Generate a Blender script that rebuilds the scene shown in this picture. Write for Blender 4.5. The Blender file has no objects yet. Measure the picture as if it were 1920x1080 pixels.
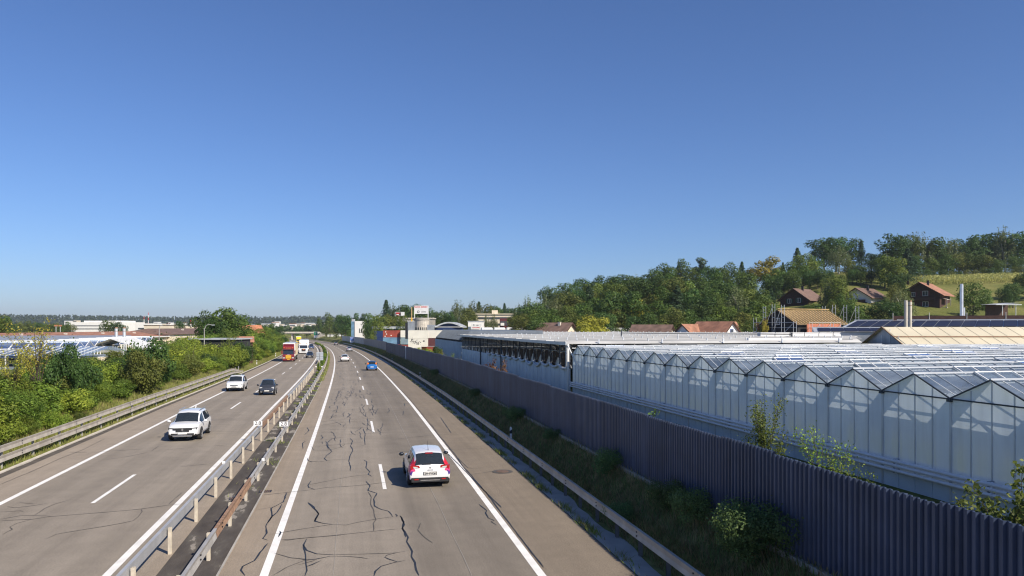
import bpy, bmesh, math, random
import numpy as np
from mathutils import Vector, Matrix
R = math.radians
C = bpy.context.scene.collection
sc = bpy.context.scene
random.seed(5)
# ------------------------------------------------------------------ camera
HC, FP, HY = 7.0, 1440.0, 612.0          # eye height, focal length in px of a 1920 wide frame, horizon row
cd = bpy.data.cameras.new('camera'); cam = bpy.data.objects.new('camera', cd); C.objects.link(cam)
cam.location = (0, 0, HC); cam.rotation_euler = (R(90), 0, 0)
cd.sensor_width = 36; cd.lens = 36 * FP / 1920
cd.shift_y = (HY - 540) / 1920.0
cd.clip_start = .3; cd.clip_end = 12000
sc.camera = cam
# ------------------------------------------------------------------ sky, sun, exposure
SUN_EL = 38.5; SUN_AZ = math.atan2(.93, -.83)       # compass angle of the sun measured from +y towards +x
w = bpy.data.worlds.new('World'); sc.world = w; w.use_nodes = True
nt = w.node_tree; bg = nt.nodes['Background']
sky = nt.nodes.new('ShaderNodeTexSky'); sky.sky_type = 'NISHITA'; sky.sun_disc = False
sky.sun_elevation = R(SUN_EL); sky.sun_rotation = SUN_AZ
sky.altitude = 400; sky.air_density = 1.0; sky.dust_density = .6; sky.ozone_density = 8.5
tn = nt.nodes.new('ShaderNodeMix'); tn.data_type = 'RGBA'; tn.blend_type = 'MULTIPLY'; tn.inputs[0].default_value = 1; tn.inputs[7].default_value = (.97, .965, 1.09, 1)
nt.links.new(sky.outputs[0], tn.inputs[6]); nt.links.new(tn.outputs[2], bg.inputs[0]); bg.inputs[1].default_value = .078
sd = bpy.data.lights.new('sun', 'SUN'); sun = bpy.data.objects.new('sun', sd); C.objects.link(sun)
sd.energy = 4.7; sd.angle = R(.5); sd.color = (1, .90, .75)
sv = Vector((math.sin(SUN_AZ) * math.cos(R(SUN_EL)), math.cos(SUN_AZ) * math.cos(R(SUN_EL)), math.sin(R(SUN_EL))))
sun.rotation_euler = (-sv).to_track_quat('-Z', 'Y').to_euler(); sun.location = (60, -60, 60)
sc.view_settings.view_transform = 'Standard'; sc.view_settings.look = 'None'
sc.view_settings.exposure = .5; sc.view_settings.gamma = 1
sc.cycles.max_bounces = 7; sc.cycles.transparent_max_bounces = 12; sc.cycles.volume_bounces = 0
sc.cycles.use_denoising = True; sc.cycles.denoising_prefilter = 'ACCURATE'; sc.cycles.filter_width = 1.15

# ------------------------------------------------------------------ materials
def nodes(name):
    m = bpy.data.materials.new(name); m.use_nodes = True
    return m, m.node_tree, m.node_tree.nodes['Principled BSDF']
def col4(c): return (c[0], c[1], c[2], 1)
def mat(name, col, rough=.6, metal=0, var=.12, scale=6, bump=0, spec=None, coord='Object', col2=None, detail=4, coat=0):
    m, t, b = nodes(name)
    b.inputs['Roughness'].default_value = rough; b.inputs['Metallic'].default_value = metal
    if spec is not None: b.inputs['Specular IOR Level'].default_value = spec
    if coat: b.inputs['Coat Weight'].default_value = coat; b.inputs['Coat Roughness'].default_value = .05
    tc = t.nodes.new('ShaderNodeTexCoord')
    nz = t.nodes.new('ShaderNodeTexNoise'); nz.inputs['Scale'].default_value = scale; nz.inputs['Detail'].default_value = detail
    t.links.new(tc.outputs[coord], nz.inputs['Vector'])
    rp = t.nodes.new('ShaderNodeValToRGB'); rp.color_ramp.elements[0].position = .3; rp.color_ramp.elements[1].position = .7
    c2 = col2 or tuple(min(1, c * (1 + var)) for c in col)
    c1 = tuple(c * (1 - var) for c in col) if not col2 else col
    rp.color_ramp.elements[0].color = col4(c1); rp.color_ramp.elements[1].color = col4(c2)
    t.links.new(nz.outputs['Fac'], rp.inputs[0]); t.links.new(rp.outputs[0], b.inputs['Base Color'])
    if bump:
        bp = t.nodes.new('ShaderNodeBump'); bp.inputs['Strength'].default_value = bump; bp.inputs['Distance'].default_value = .05
        t.links.new(nz.outputs['Fac'], bp.inputs['Height']); t.links.new(bp.outputs[0], b.inputs['Normal'])
    return m
M = {}
def leafmat(name, c1, c2, scale=.9, trans=.35, rnd=.25):
    m, t, b = nodes(name)
    out = t.nodes['Material Output']
    tc = t.nodes.new('ShaderNodeTexCoord'); nz = t.nodes.new('ShaderNodeTexNoise')
    nz.inputs['Scale'].default_value = scale; nz.inputs['Detail'].default_value = 5; nz.inputs['Roughness'].default_value = .7
    t.links.new(tc.outputs['Object'], nz.inputs['Vector'])
    rp = t.nodes.new('ShaderNodeValToRGB'); e = rp.color_ramp.elements
    e[0].position = .32; e[0].color = col4(c1); e[1].position = .68; e[1].color = col4(c2)
    t.links.new(nz.outputs['Fac'], rp.inputs[0])
    oi = t.nodes.new('ShaderNodeObjectInfo'); hs = t.nodes.new('ShaderNodeHueSaturation')
    mr = t.nodes.new('ShaderNodeMapRange'); mr.inputs[3].default_value = 1 - rnd; mr.inputs[4].default_value = 1 + rnd
    t.links.new(oi.outputs['Random'], mr.inputs[0]); t.links.new(mr.outputs[0], hs.inputs['Value'])
    m2 = t.nodes.new('ShaderNodeMath'); m2.operation = 'MULTIPLY'; m2.inputs[1].default_value = 7.13
    fr = t.nodes.new('ShaderNodeMath'); fr.operation = 'FRACT'; mh = t.nodes.new('ShaderNodeMapRange')
    mh.inputs[3].default_value = .482; mh.inputs[4].default_value = .515
    t.links.new(oi.outputs['Random'], m2.inputs[0]); t.links.new(m2.outputs[0], fr.inputs[0]); t.links.new(fr.outputs[0], mh.inputs[0])
    t.links.new(mh.outputs[0], hs.inputs['Hue'])
    n2 = t.nodes.new('ShaderNodeTexNoise'); n2.inputs['Scale'].default_value = 8.0 if rnd else 3.0; n2.inputs['Detail'].default_value = 2; t.links.new(tc.outputs['Object'], n2.inputs[0])
    r2 = t.nodes.new('ShaderNodeMapRange'); r2.inputs[1].default_value = .3; r2.inputs[2].default_value = .7; r2.inputs[3].default_value = .62; r2.inputs[4].default_value = 1.75
    t.links.new(n2.outputs[0], r2.inputs[0]); v2 = t.nodes.new('ShaderNodeVectorMath'); v2.operation = 'SCALE'; t.links.new(rp.outputs[0], v2.inputs[0]); t.links.new(r2.outputs[0], v2.inputs['Scale'])
    t.links.new(v2.outputs[0], hs.inputs['Color'])
    t.links.new(hs.outputs[0], b.inputs['Base Color']); b.inputs['Roughness'].default_value = .55
    b.inputs['Specular IOR Level'].default_value = .25
    tr = t.nodes.new('ShaderNodeBsdfTranslucent'); t.links.new(hs.outputs[0], tr.inputs[0])
    mx = t.nodes.new('ShaderNodeMixShader'); mx.inputs[0].default_value = trans
    t.links.new(b.outputs[0], mx.inputs[1]); t.links.new(tr.outputs[0], mx.inputs[2]); t.links.new(mx.outputs[0], out.inputs[0])
    M[name] = m; return m
def am(k, *a, **kw): M[k] = mat(k, *a, **kw); return M[k]
am('white_paint_line', (.78, .77, .74), .6, var=.12, scale=1.6, coord='Object', detail=8)
am('galvanised', (.40, .39, .37), .55, .25, var=.22, scale=1.3)
am('galvanised_new', (.44, .45, .46), .5, .3, var=.15, scale=1.3)
am('rail_beige', (.42, .385, .33), .6, .15, var=.2, scale=1.5)
am('rust', (.27, .165, .105), .85, 0, var=.35, scale=6)
am('post_beige', (.50, .45, .37), .7, .1, var=.2, scale=4)
am('dark_metal', (.03, .03, .035), .5, .3)
am('black_rubber', (.018, .018, .018), .75)
am('black_plastic', (.025, .026, .028), .45)
am('white_plastic', (.8, .8, .8), .45, var=.04)
am('concrete', (.34, .32, .29), .85, var=.2, scale=1.2, bump=.2, detail=8)
am('concrete_light', (.52, .48, .42), .85, var=.15, scale=1.5)
am('tar', (.022, .023, .025), .5, var=.2, scale=3)
am('tar_old', (.075, .07, .066), .8, var=.3, scale=3)
am('white_wall', (.74, .73, .71), .7, var=.05, scale=.6)
am('cream_wall', (.66, .58, .46), .75, var=.07, scale=.6)
am('roof_red', (.31, .15, .095), .85, var=.35, scale=.7, detail=9)
am('roof_brown', (.15, .095, .075), .85, var=.3, scale=.9, detail=9)
am('roof_red_bright', (.42, .17, .09), .85, var=.3, scale=.9, detail=9)
am('grey_metal', (.34, .37, .41), .5, .4, var=.2, scale=.8)
am('light_metal', (.58, .60, .62), .45, .4, var=.12, scale=.8)
am('white_metal', (.72, .72, .71), .5, .1, var=.08, scale=.9)
am('aluminium', (.70, .71, .73), .35, .7, var=.08, scale=2)
am('brown_wood', (.055, .025, .018), .8, var=.3, scale=2)
am('pine_wood', (.52, .36, .17), .75, var=.2, scale=1.5)
am('orange_mesh', (.42, .15, .085), .8, var=.25, scale=2)
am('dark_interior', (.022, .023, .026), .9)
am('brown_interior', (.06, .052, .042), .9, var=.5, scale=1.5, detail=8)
am('bark', (.07, .055, .042), .9, var=.3, scale=5)
am('birch_bark', (.45, .43, .38), .8, var=.3, scale=5)
am('beige_roof', (.60, .54, .40), .55, 0, var=.07, scale=.25)
am('solar', (.014, .014, .03), .5, 0, var=.2, scale=.5, spec=.3)
am('container_red', (.30, .055, .035), .6, var=.25, scale=.6)
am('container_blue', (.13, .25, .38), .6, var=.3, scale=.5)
am('container_white', (.70, .68, .62), .6, var=.07, scale=.5)
am('container_maroon', (.10, .03, .035), .6, var=.2, scale=.6)
am('blue_tarp', (.015, .035, .12), .5)
am('red_letter', (.55, .02, .02), .6); am('black_letter', (.02, .02, .02), .6); am('yellow_paint', (.75, .42, .02), .5)
am('sign_green', (.0, .22, .11), .5, var=.04); am('sign_blue', (.02, .13, .50), .5, var=.04); am('sign_back', (.42, .46, .50), .5, .3, var=.08)
am('glass_dark', (.02, .026, .032), .04, 0, var=.1, spec=.8)
am('window_pane', (.05, .06, .07), .08, var=.2, spec=.7)
am('soil', (.05, .042, .035), .95, var=.4, scale=2, detail=9, col2=(.11, .095, .08))
def glass_mat(name, tint, dirt, dirtcol, rough=.03, trans=0.0, streak=False):
    m, t, b = nodes(name); out = t.nodes['Material Output']
    tp = t.nodes.new('ShaderNodeBsdfTransparent'); tp.inputs[0].default_value = col4(tint)
    gl = t.nodes.new('ShaderNodeBsdfGlossy'); gl.inputs['Roughness'].default_value = rough; gl.inputs[0].default_value = (.80, .89, 1, 1)  # gloss tint paints a bluer sky into the reflections
    fr = t.nodes.new('ShaderNodeFresnel'); fr.inputs[0].default_value = 1.52
    mx = t.nodes.new('ShaderNodeMixShader'); t.links.new(fr.outputs[0], mx.inputs[0]); t.links.new(tp.outputs[0], mx.inputs[1]); t.links.new(gl.outputs[0], mx.inputs[2])
    df = t.nodes.new('ShaderNodeBsdfDiffuse'); df.inputs[0].default_value = col4(dirtcol)
    tl = t.nodes.new('ShaderNodeBsdfTranslucent'); tl.inputs[0].default_value = col4(dirtcol)
    dm = t.nodes.new('ShaderNodeMixShader'); dm.inputs[0].default_value = .30 if streak else .5; t.links.new(df.outputs[0], dm.inputs[1]); t.links.new(tl.outputs[0], dm.inputs[2])
    tc = t.nodes.new('ShaderNodeTexCoord'); mp = t.nodes.new('ShaderNodeMapping'); nz = t.nodes.new('ShaderNodeTexNoise')
    mp.inputs['Scale'].default_value = (1, 1, .12) if streak else (.25, 1, 1)
    nz.inputs['Scale'].default_value = 1.6 if streak else 1.0; nz.inputs['Detail'].default_value = 6
    t.links.new(tc.outputs['Object'], mp.inputs[0]); t.links.new(mp.outputs[0], nz.inputs['Vector'])
    mr = t.nodes.new('ShaderNodeMapRange'); mr.inputs[1].default_value = .35; mr.inputs[2].default_value = .7
    mr.inputs[3].default_value = max(0, dirt - .22) if streak else dirt * .3; mr.inputs[4].default_value = min(1, dirt + .04) if streak else dirt * 1.7
    t.links.new(nz.outputs['Fac'], mr.inputs[0])
    m2 = t.nodes.new('ShaderNodeMixShader'); t.links.new(mr.outputs[0], m2.inputs[0]); t.links.new(mx.outputs[0], m2.inputs[1]); t.links.new(dm.outputs[0], m2.inputs[2])
    t.links.new(m2.outputs[0], out.inputs[0]); M[name] = m; return m
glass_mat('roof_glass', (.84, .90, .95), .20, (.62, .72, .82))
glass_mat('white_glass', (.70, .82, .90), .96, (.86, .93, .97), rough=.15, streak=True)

# ------------------------------------------------------------------ mesh helpers
class MB:
    def __init__(s): s.v = []; s.f = []; s.m = []; s.mi = 0
    def poly(s, pts, mi=None):
        n = len(s.v); s.v += [tuple(p) for p in pts]; s.f.append(tuple(range(n, n + len(pts)))); s.m.append(s.mi if mi is None else mi)
    def box(s, x0, x1, y0, y1, z0, z1, mi=None):
        n = len(s.v)
        s.v += [(x0, y0, z0), (x1, y0, z0), (x1, y1, z0), (x0, y1, z0), (x0, y0, z1), (x1, y0, z1), (x1, y1, z1), (x0, y1, z1)]
        for f in ((0, 3, 2, 1), (4, 5, 6, 7), (0, 1, 5, 4), (1, 2, 6, 5), (2, 3, 7, 6), (3, 0, 4, 7)):
            s.f.append(tuple(n + i for i in f)); s.m.append(s.mi if mi is None else mi)
    def beam(s, a, b, w, h=None, mi=None, up=(0, 0, 1)):      # rectangular bar from a to b
        a = Vector(a); b = Vector(b); h = h or w; d = (b - a).normalized(); u = Vector(up)
        if abs(d.dot(u)) > .98: u = Vector((1, 0, 0))
        sx = d.cross(u).normalized() * w / 2; sz = sx.cross(d).normalized() * h / 2; n = len(s.v)
        for q in (a, b): s.v += [tuple(q - sx - sz), tuple(q + sx - sz), tuple(q + sx + sz), tuple(q - sx + sz)]
        for f in ((0, 1, 2, 3), (7, 6, 5, 4), (0, 4, 5, 1), (1, 5, 6, 2), (2, 6, 7, 3), (3, 7, 4, 0)):
            s.f.append(tuple(n + i for i in f)); s.m.append(s.mi if mi is None else mi)
    def tube(s, pts, r, k=8, mi=None, cap=True):
        pts = [Vector(p) for p in pts]; rs = r if isinstance(r, (list, tuple)) else [r] * len(pts); n = len(s.v)
        pu = None
        for i, p in enumerate(pts):
            d = (pts[min(i + 1, len(pts) - 1)] - pts[max(i - 1, 0)]).normalized()
            u = pu if pu is not None else (Vector((0, 0, 1)) if abs(d.z) < .9 else Vector((1, 0, 0)))
            a = d.cross(u).normalized(); bb = a.cross(d).normalized(); pu = bb
            for j in range(k):
                t = 2 * math.pi * j / k; s.v.append(tuple(p + (a * math.cos(t) + bb * math.sin(t)) * rs[i]))
        for i in range(len(pts) - 1):
            for j in range(k):
                s.f.append((n + i * k + j, n + i * k + (j + 1) % k, n + (i + 1) * k + (j + 1) % k, n + (i + 1) * k + j)); s.m.append(s.mi if mi is None else mi)
        if cap:
            s.f.append(tuple(n + j for j in range(k))[::-1]); s.m.append(s.mi if mi is None else mi)
            e = n + (len(pts) - 1) * k; s.f.append(tuple(e + j for j in range(k))); s.m.append(s.mi if mi is None else mi)
    def cyl(s, a, b, r, k=16, mi=None, r2=None): s.tube([a, b], [r, r if r2 is None else r2], k, mi)
    def extrude(s, prof, path, mi=None, cap=True):            # prof: (side, up); path: (point, side vector)
        n = len(s.v); k = len(prof)
        for p, sd_ in path:
            for (a, b) in prof: s.v.append((p[0] + sd_[0] * a, p[1] + sd_[1] * a, p[2] + b))
        for i in range(len(path) - 1):
            for j in range(k):
                s.f.append((n + i * k + j, n + i * k + (j + 1) % k, n + (i + 1) * k + (j + 1) % k, n + (i + 1) * k + j)); s.m.append(s.mi if mi is None else mi)
        if cap:
            s.f.append(tuple(n + j for j in range(k))[::-1]); s.m.append(s.mi if mi is None else mi)
            e = n + (len(path) - 1) * k; s.f.append(tuple(e + j for j in range(k))); s.m.append(s.mi if mi is None else mi)
    def build(s, name, mats, parent=None, world=False, smooth=None, uv=None):
        me = bpy.data.meshes.new(name); v = s.v
        if parent is not None and world:
            l = parent.location; v = [(p[0] - l[0], p[1] - l[1], p[2] - l[2]) for p in v]
        me.from_pydata(v, [], s.f)
        for mm in (mats if isinstance(mats, (list, tuple)) else [mats]): me.materials.append(M[mm] if isinstance(mm, str) else mm)
        me.polygons.foreach_set('material_index', s.m)
        bm = bmesh.new(); bm.from_mesh(me); bmesh.ops.recalc_face_normals(bm, faces=bm.faces) if smooth != 'raw' else None
        if smooth and smooth != 'raw':
            for f in bm.faces: f.smooth = True
            for e in bm.edges: e.smooth = (len(e.link_faces) == 2 and e.calc_face_angle(9) < R(smooth if smooth is not True else 38))
        bm.to_mesh(me); bm.free()
        o = bpy.data.objects.new(name, me); C.objects.link(o)
        if parent is not None: o.parent = parent
        return o
def tag(o, label=None, cat=None, group=None, kind=None):
    if label: o['label'] = label
    if cat: o['category'] = cat
    if group: o['group'] = group
    if kind: o['kind'] = kind
    return o
def thing(name, label, cat, loc=(0, 0, 0), rz=0, group=None):
    o = bpy.data.objects.new(name, None); C.objects.link(o); o.location = loc; o.rotation_euler = (0, 0, rz); o.empty_display_size = .3
    return tag(o, label, cat, group)
def dup(root, loc, rz=0, label=None, group=None, scale=None):
    r = root.copy(); C.objects.link(r); r.location = loc; r.rotation_euler = (0, 0, rz)
    if scale: r.scale = scale
    if label: r['label'] = label
    if group: r['group'] = group
    for ch in list(root.children):
        c = ch.copy(); C.objects.link(c); c.parent = r
        for g in list(ch.children):
            d = g.copy(); C.objects.link(d); d.parent = c
    return r
def text_mesh(name, body, size, matk, parent, loc, rot, align='CENTER', ext=.004, sx=1, bold=0):
    cu = bpy.data.curves.new(name, 'FONT'); cu.body = body; cu.size = size; cu.align_x = align; cu.align_y = 'CENTER'; cu.extrude = ext; cu.offset = bold
    t = bpy.data.objects.new(name, cu); C.objects.link(t); dg = bpy.context.evaluated_depsgraph_get()
    me = bpy.data.meshes.new_from_object(t.evaluated_get(dg)); me.name = name
    bpy.data.objects.remove(t); bpy.data.curves.remove(cu)
    me.materials.clear(); me.materials.append(M[matk])
    o = bpy.data.objects.new(name, me); C.objects.link(o); o.parent = parent; o.location = loc; o.rotation_euler = rot; o.scale = (sx, 1, 1)
    return o

# ------------------------------------------------------------------ road alignment (right edge line of the right carriageway)
cf = [-9.701556560876734e-08, -6.628791652322748e-05, -0.20123294775777342, 5.213651514777451]
def prof(y): return -0.0066 * max(0, min(y, 620) - 70)
def xc(y):
    if y < 15: return float(np.polyval(cf, 15)) + (y - 15) * -.2033
    if y > 480:
        s = (np.polyval(cf, 480) - np.polyval(cf, 479)); return float(np.polyval(cf, 480)) + (y - 480) * float(s)
    return float(np.polyval(cf, y))
_ys = np.arange(-60, 760, .5); _xs = np.array([xc(y) for y in _ys]); _t = np.gradient(_xs, _ys)
_s = np.concatenate([[0], np.cumsum(np.hypot(np.diff(_xs), np.diff(_ys)))]); _s -= np.interp(10, _ys, _s)
def RP(s, d, z=0):
    y = float(np.interp(s, _s, _ys)); x = float(np.interp(s, _s, _xs)); t = float(np.interp(s, _s, _t)); q = math.hypot(1, t)
    return (x + d / q, y - d * t / q, prof(y) + z)
def RN(s):
    t = float(np.interp(s, _s, _t)); q = math.hypot(1, t); return (1 / q, -t / q)
def heading(s):       # z rotation that turns local +y along the road
    t = float(np.interp(s, _s, _t)); return math.atan2(-t, 1)
def tangent_d(x, y):
    t = float(np.interp(y, _ys, _t)); return (x - xc(y)) / math.hypot(1, t)
def P(px, py, Y): return ((px - 960) * Y / FP, Y, HC - (py - HY) * Y / FP)
def ground_px(px, py, z=0):
    Y = 60.
    for _ in range(80): Y = .5 * Y + .5 * (HC - z - prof(Y)) * FP / (py - HY)
    return ((px - 960) * Y / FP, Y, prof(Y) + z)
def sstep(a, b, t): t = min(1, max(0, (t - a) / (b - a))); return t * t * (3 - 2 * t)
def lerp(pts, x): return float(np.interp(x, [p[0] for p in pts], [p[1] for p in pts]))
CREST = [(880, 0), (950, 2), (1025, 9), (1100, 12), (1200, 17), (1300, 20), (1400, 19), (1500, 26), (1560, 30), (1650, 30), (1720, 26.5), (1800, 27), (1920, 28), (2200, 32)]
def GZ(x, y):
    y_ = max(y, -50); zr = prof(y_); d = tangent_d(x, min(y_, 700))
    if d > 2.6:
        far = 1.2 - (2.0 * sstep(150, 185, y) if x / max(y, 1) < -.085 else 0)
        if d < 3.6: z = zr - .02
        elif d < 5.4: z = zr + lerp([(3.6, 0), (4.1, .25), (5.0, 1.1), (5.4, 1.38)], d)
        elif d < 12: z = (zr + 1.38) * (1 - sstep(5.4, 10, d)) + far * sstep(5.4, 10, d)
        else: z = far
    elif d > -21.7: z = zr - .06
    else:
        z = lerp([(-40, 1.7), (-33, 1.5), (-27, .8), (-24, .25), (-22.6, .03), (-21.7, -.04)], d) + zr * sstep(-40, -22, d)
    if y > 150 and x / max(y, 1) > -.08:
        px = 960 + FP * x / y
        a = lerp(CREST, px)
        if a > 0: z += (a - 1.2 if a > 1.2 else 0) * sstep(165, 330, y) + (max(0, y - 330) * .0 )
    return z

def screen_mat():
    m, t, b = nodes('screen_cloth'); out = t.nodes['Material Output']; df = t.nodes.new('ShaderNodeBsdfDiffuse'); tl = t.nodes.new('ShaderNodeBsdfTranslucent'); mx = t.nodes.new('ShaderNodeMixShader')
    tc = t.nodes.new('ShaderNodeTexCoord'); nz = t.nodes.new('ShaderNodeTexNoise'); nz.inputs['Scale'].default_value = .45; nz.inputs['Detail'].default_value = 9; t.links.new(tc.outputs['Object'], nz.inputs[0])
    rp = t.nodes.new('ShaderNodeValToRGB'); e = rp.color_ramp.elements; e[0].position = .35; e[0].color = (.30, .36, .42, 1); e[1].position = .62; e[1].color = (.78, .82, .86, 1)
    t.links.new(nz.outputs[0], rp.inputs[0]); t.links.new(rp.outputs[0], df.inputs[0]); t.links.new(rp.outputs[0], tl.inputs[0]); mx.inputs[0].default_value = .5
    t.links.new(df.outputs[0], mx.inputs[1]); t.links.new(tl.outputs[0], mx.inputs[2]); t.links.new(mx.outputs[0], out.inputs[0]); M['screen_cloth'] = m
# ------------------------------------------------------------------ ground sheet
def ground_mat():
    m, t, b = nodes('ground_grass'); tc = t.nodes.new('ShaderNodeTexCoord')
    n1 = t.nodes.new('ShaderNodeTexNoise'); n1.inputs['Scale'].default_value = .06; n1.inputs['Detail'].default_value = 9
    n2 = t.nodes.new('ShaderNodeTexNoise'); n2.inputs['Scale'].default_value = 2.2; n2.inputs['Detail'].default_value = 8
    t.links.new(tc.outputs['Object'], n1.inputs[0]); t.links.new(tc.outputs['Object'], n2.inputs[0])
    a = t.nodes.new('ShaderNodeValToRGB'); e = a.color_ramp.elements
    e[0].position = .35; e[0].color = (.12, .15, .035, 1); e[1].position = .65; e[1].color = (.26, .25, .085, 1)
    c = t.nodes.new('ShaderNodeValToRGB'); e = c.color_ramp.elements
    e[0].position = .3; e[0].color = (.45, .45, .45, 1); e[1].position = .7; e[1].color = (1, 1, 1, 1)
    mx = t.nodes.new('ShaderNodeMix'); mx.data_type = 'RGBA'; mx.blend_type = 'MULTIPLY'; mx.inputs[0].default_value = 1
    t.links.new(n1.outputs[0], a.inputs[0]); t.links.new(n2.outputs[0], c.inputs[0]); t.links.new(a.outputs[0], mx.inputs[6]); t.links.new(c.outputs[0], mx.inputs[7])
    t.links.new(mx.outputs[2], b.inputs['Base Color']); b.inputs['Roughness'].default_value = .95; b.inputs['Specular IOR Level'].default_value = .1
    M['ground'] = m
ground_mat()
us = sorted(set([-9000, -6000, -4000, -2500, -1600, -1000, -700, -500, -380, -300, -240, -190, -150, -120, -95, -75, -60] + [round(-50 + i * 1.6, 2) for i in range(18)] + [-21.9, -21.7, -21.5, -11.5, -9.2, -4, 0, 2.3, 2.62]
     + [3.0, 3.6, 3.85, 4.1, 4.4, 4.7, 5.0, 5.4, 6, 7, 8.5, 10, 12, 15, 18, 22] + [25 + 5 * i for i in range(60)] + [330, 360, 400, 460, 540, 700, 1000, 1500, 2400, 4000, 6500, 9000]))
ygr = [-120, -80] + [-50 + 3 * i for i in range(100)] + [252 + 6 * i for i in range(50)] + [560, 600, 660, 740, 850, 1000, 1200, 1500, 1900, 2500, 3400, 5000, 9500]
mb = MB()
for y in ygr:
    x0 = xc(min(y, 700)) if y > -50 else xc(-50)
    for u in us: mb.v.append((x0 + u, y, GZ(x0 + u, y)))
nu = len(us)
for j in range(len(ygr) - 1):
    for i in range(nu - 1):
        mb.f.append((j * nu + i, j * nu + i + 1, (j + 1) * nu + i + 1, (j + 1) * nu + i)); mb.m.append(0)
g = mb.build('ground', 'ground', smooth=60); tag(g, kind='structure')

# ------------------------------------------------------------------ roads
def asphalt_mat(name, d0, d1, stops, speck=.30):
    m, t, b = nodes(name); uv = t.nodes.new('ShaderNodeUVMap'); uv.uv_map = 'road'
    sp = t.nodes.new('ShaderNodeSeparateXYZ'); t.links.new(uv.outputs[0], sp.inputs[0])
    wv = t.nodes.new('ShaderNodeTexNoise'); wv.inputs['Scale'].default_value = .25; wv.inputs['Detail'].default_value = 3
    t.links.new(uv.outputs[0], wv.inputs[0])
    ma = t.nodes.new('ShaderNodeMath'); ma.operation = 'MULTIPLY_ADD'; ma.inputs[1].default_value = .5; t.links.new(wv.outputs[0], ma.inputs[0]); t.links.new(sp.outputs[0], ma.inputs[2])
    mr = t.nodes.new('ShaderNodeMapRange'); mr.inputs[1].default_value = d0 + .25; mr.inputs[2].default_value = d1 + .25; t.links.new(ma.outputs[0], mr.inputs[0])
    rp = t.nodes.new('ShaderNodeValToRGB'); rp.color_ramp.interpolation = 'EASE'
    for i, (d, c) in enumerate(stops):
        p = (d - d0) / (d1 - d0)
        e = rp.color_ramp.elements[i] if i < 2 else rp.color_ramp.elements.new(p)
        e.position = p; e.color = col4(c)
    t.links.new(mr.outputs[0], rp.inputs[0])
    tc = t.nodes.new('ShaderNodeTexCoord')
    def nz(scale, det, lo, hi, src, mp=None, p0=.3, p1=.7):
        n = t.nodes.new('ShaderNodeTexNoise'); n.inputs['Scale'].default_value = scale; n.inputs['Detail'].default_value = det; n.inputs['Roughness'].default_value = .65
        if mp:
            q = t.nodes.new('ShaderNodeMapping'); q.inputs['Scale'].default_value = mp; t.links.new(src, q.inputs[0]); src = q.outputs[0]
        t.links.new(src, n.inputs[0]); r = t.nodes.new('ShaderNodeMapRange'); r.inputs[1].default_value = p0; r.inputs[2].default_value = p1
        r.inputs[3].default_value = lo; r.inputs[4].default_value = hi; t.links.new(n.outputs[0], r.inputs[0]); return r.outputs[0], n.outputs[0]
    fine, fraw = nz(22, 6, 1 - speck, 1 + speck, tc.outputs['Object'])
    med, _ = nz(1.2, 8, .91, 1.08, uv.outputs[0])
    strk, _ = nz(1.0, 7, .90, 1.08, uv.outputs[0], (3.0, .07, 1))
    big, _ = nz(.16, 5, .90, 1.08, uv.outputs[0])
    cur = rp.outputs[0]
    vm = None
    for k in (fine, med, strk, big):
        if vm is None: vm = k; continue
        mm = t.nodes.new('ShaderNodeMath'); mm.operation = 'MULTIPLY'; t.links.new(vm, mm.inputs[0]); t.links.new(k, mm.inputs[1]); vm = mm.outputs[0]
    mx = t.nodes.new('ShaderNodeVectorMath'); mx.operation = 'SCALE'; t.links.new(cur, mx.inputs[0]); t.links.new(vm, mx.inputs['Scale'])
    t.links.new(mx.outputs[0], b.inputs['Base Color']); b.inputs['Roughness'].default_value = .82; b.inputs['Specular IOR Level'].default_value = .3
    bp = t.nodes.new('ShaderNodeBump'); bp.inputs['Strength'].default_value = .35; bp.inputs['Distance'].default_value = .01; t.links.new(fraw, bp.inputs['Height']); t.links.new(bp.outputs[0], b.inputs['Normal'])
    M[name] = m
A1 = (.270, .235, .192)
def sc3(c, k): return tuple(a * k for a in c)
asphalt_mat('asphalt_right', -9, 2.7, [(-9, (.270, .222, .17)), (2.7, (.212, .176, .135)), (-7.75, (.275, .23, .18)), (-7.3, sc3(A1, .93)), (-6.6, sc3(A1, .9)), (-5.6, sc3(A1, 1.02)), (-4.8, sc3(A1, .9)), (-3.9, sc3(A1, .95)),
    (-2.9, sc3(A1, .68)), (-1.95, sc3(A1, .76)), (-1.1, sc3(A1, .67)), (-.2, sc3(A1, .74)), (.25, (.205, .170, .130))])
asphalt_mat('asphalt_left', -21.3, -10.4, [(-21.3, (.295, .25, .20)), (-10.4, (.29, .24, .185)), (-19, (.295, .25, .20)), (-18.6, sc3(A1, .95)), (-17.8, sc3(A1, .86)), (-17, sc3(A1, .96)), (-16.2, sc3(A1, .85)), (-15.3, sc3(A1, .97)),
    (-14.4, sc3(A1, .88)), (-13.6, sc3(A1, 1.0)), (-12.8, sc3(A1, .9)), (-12, sc3(A1, .98))])
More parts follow.
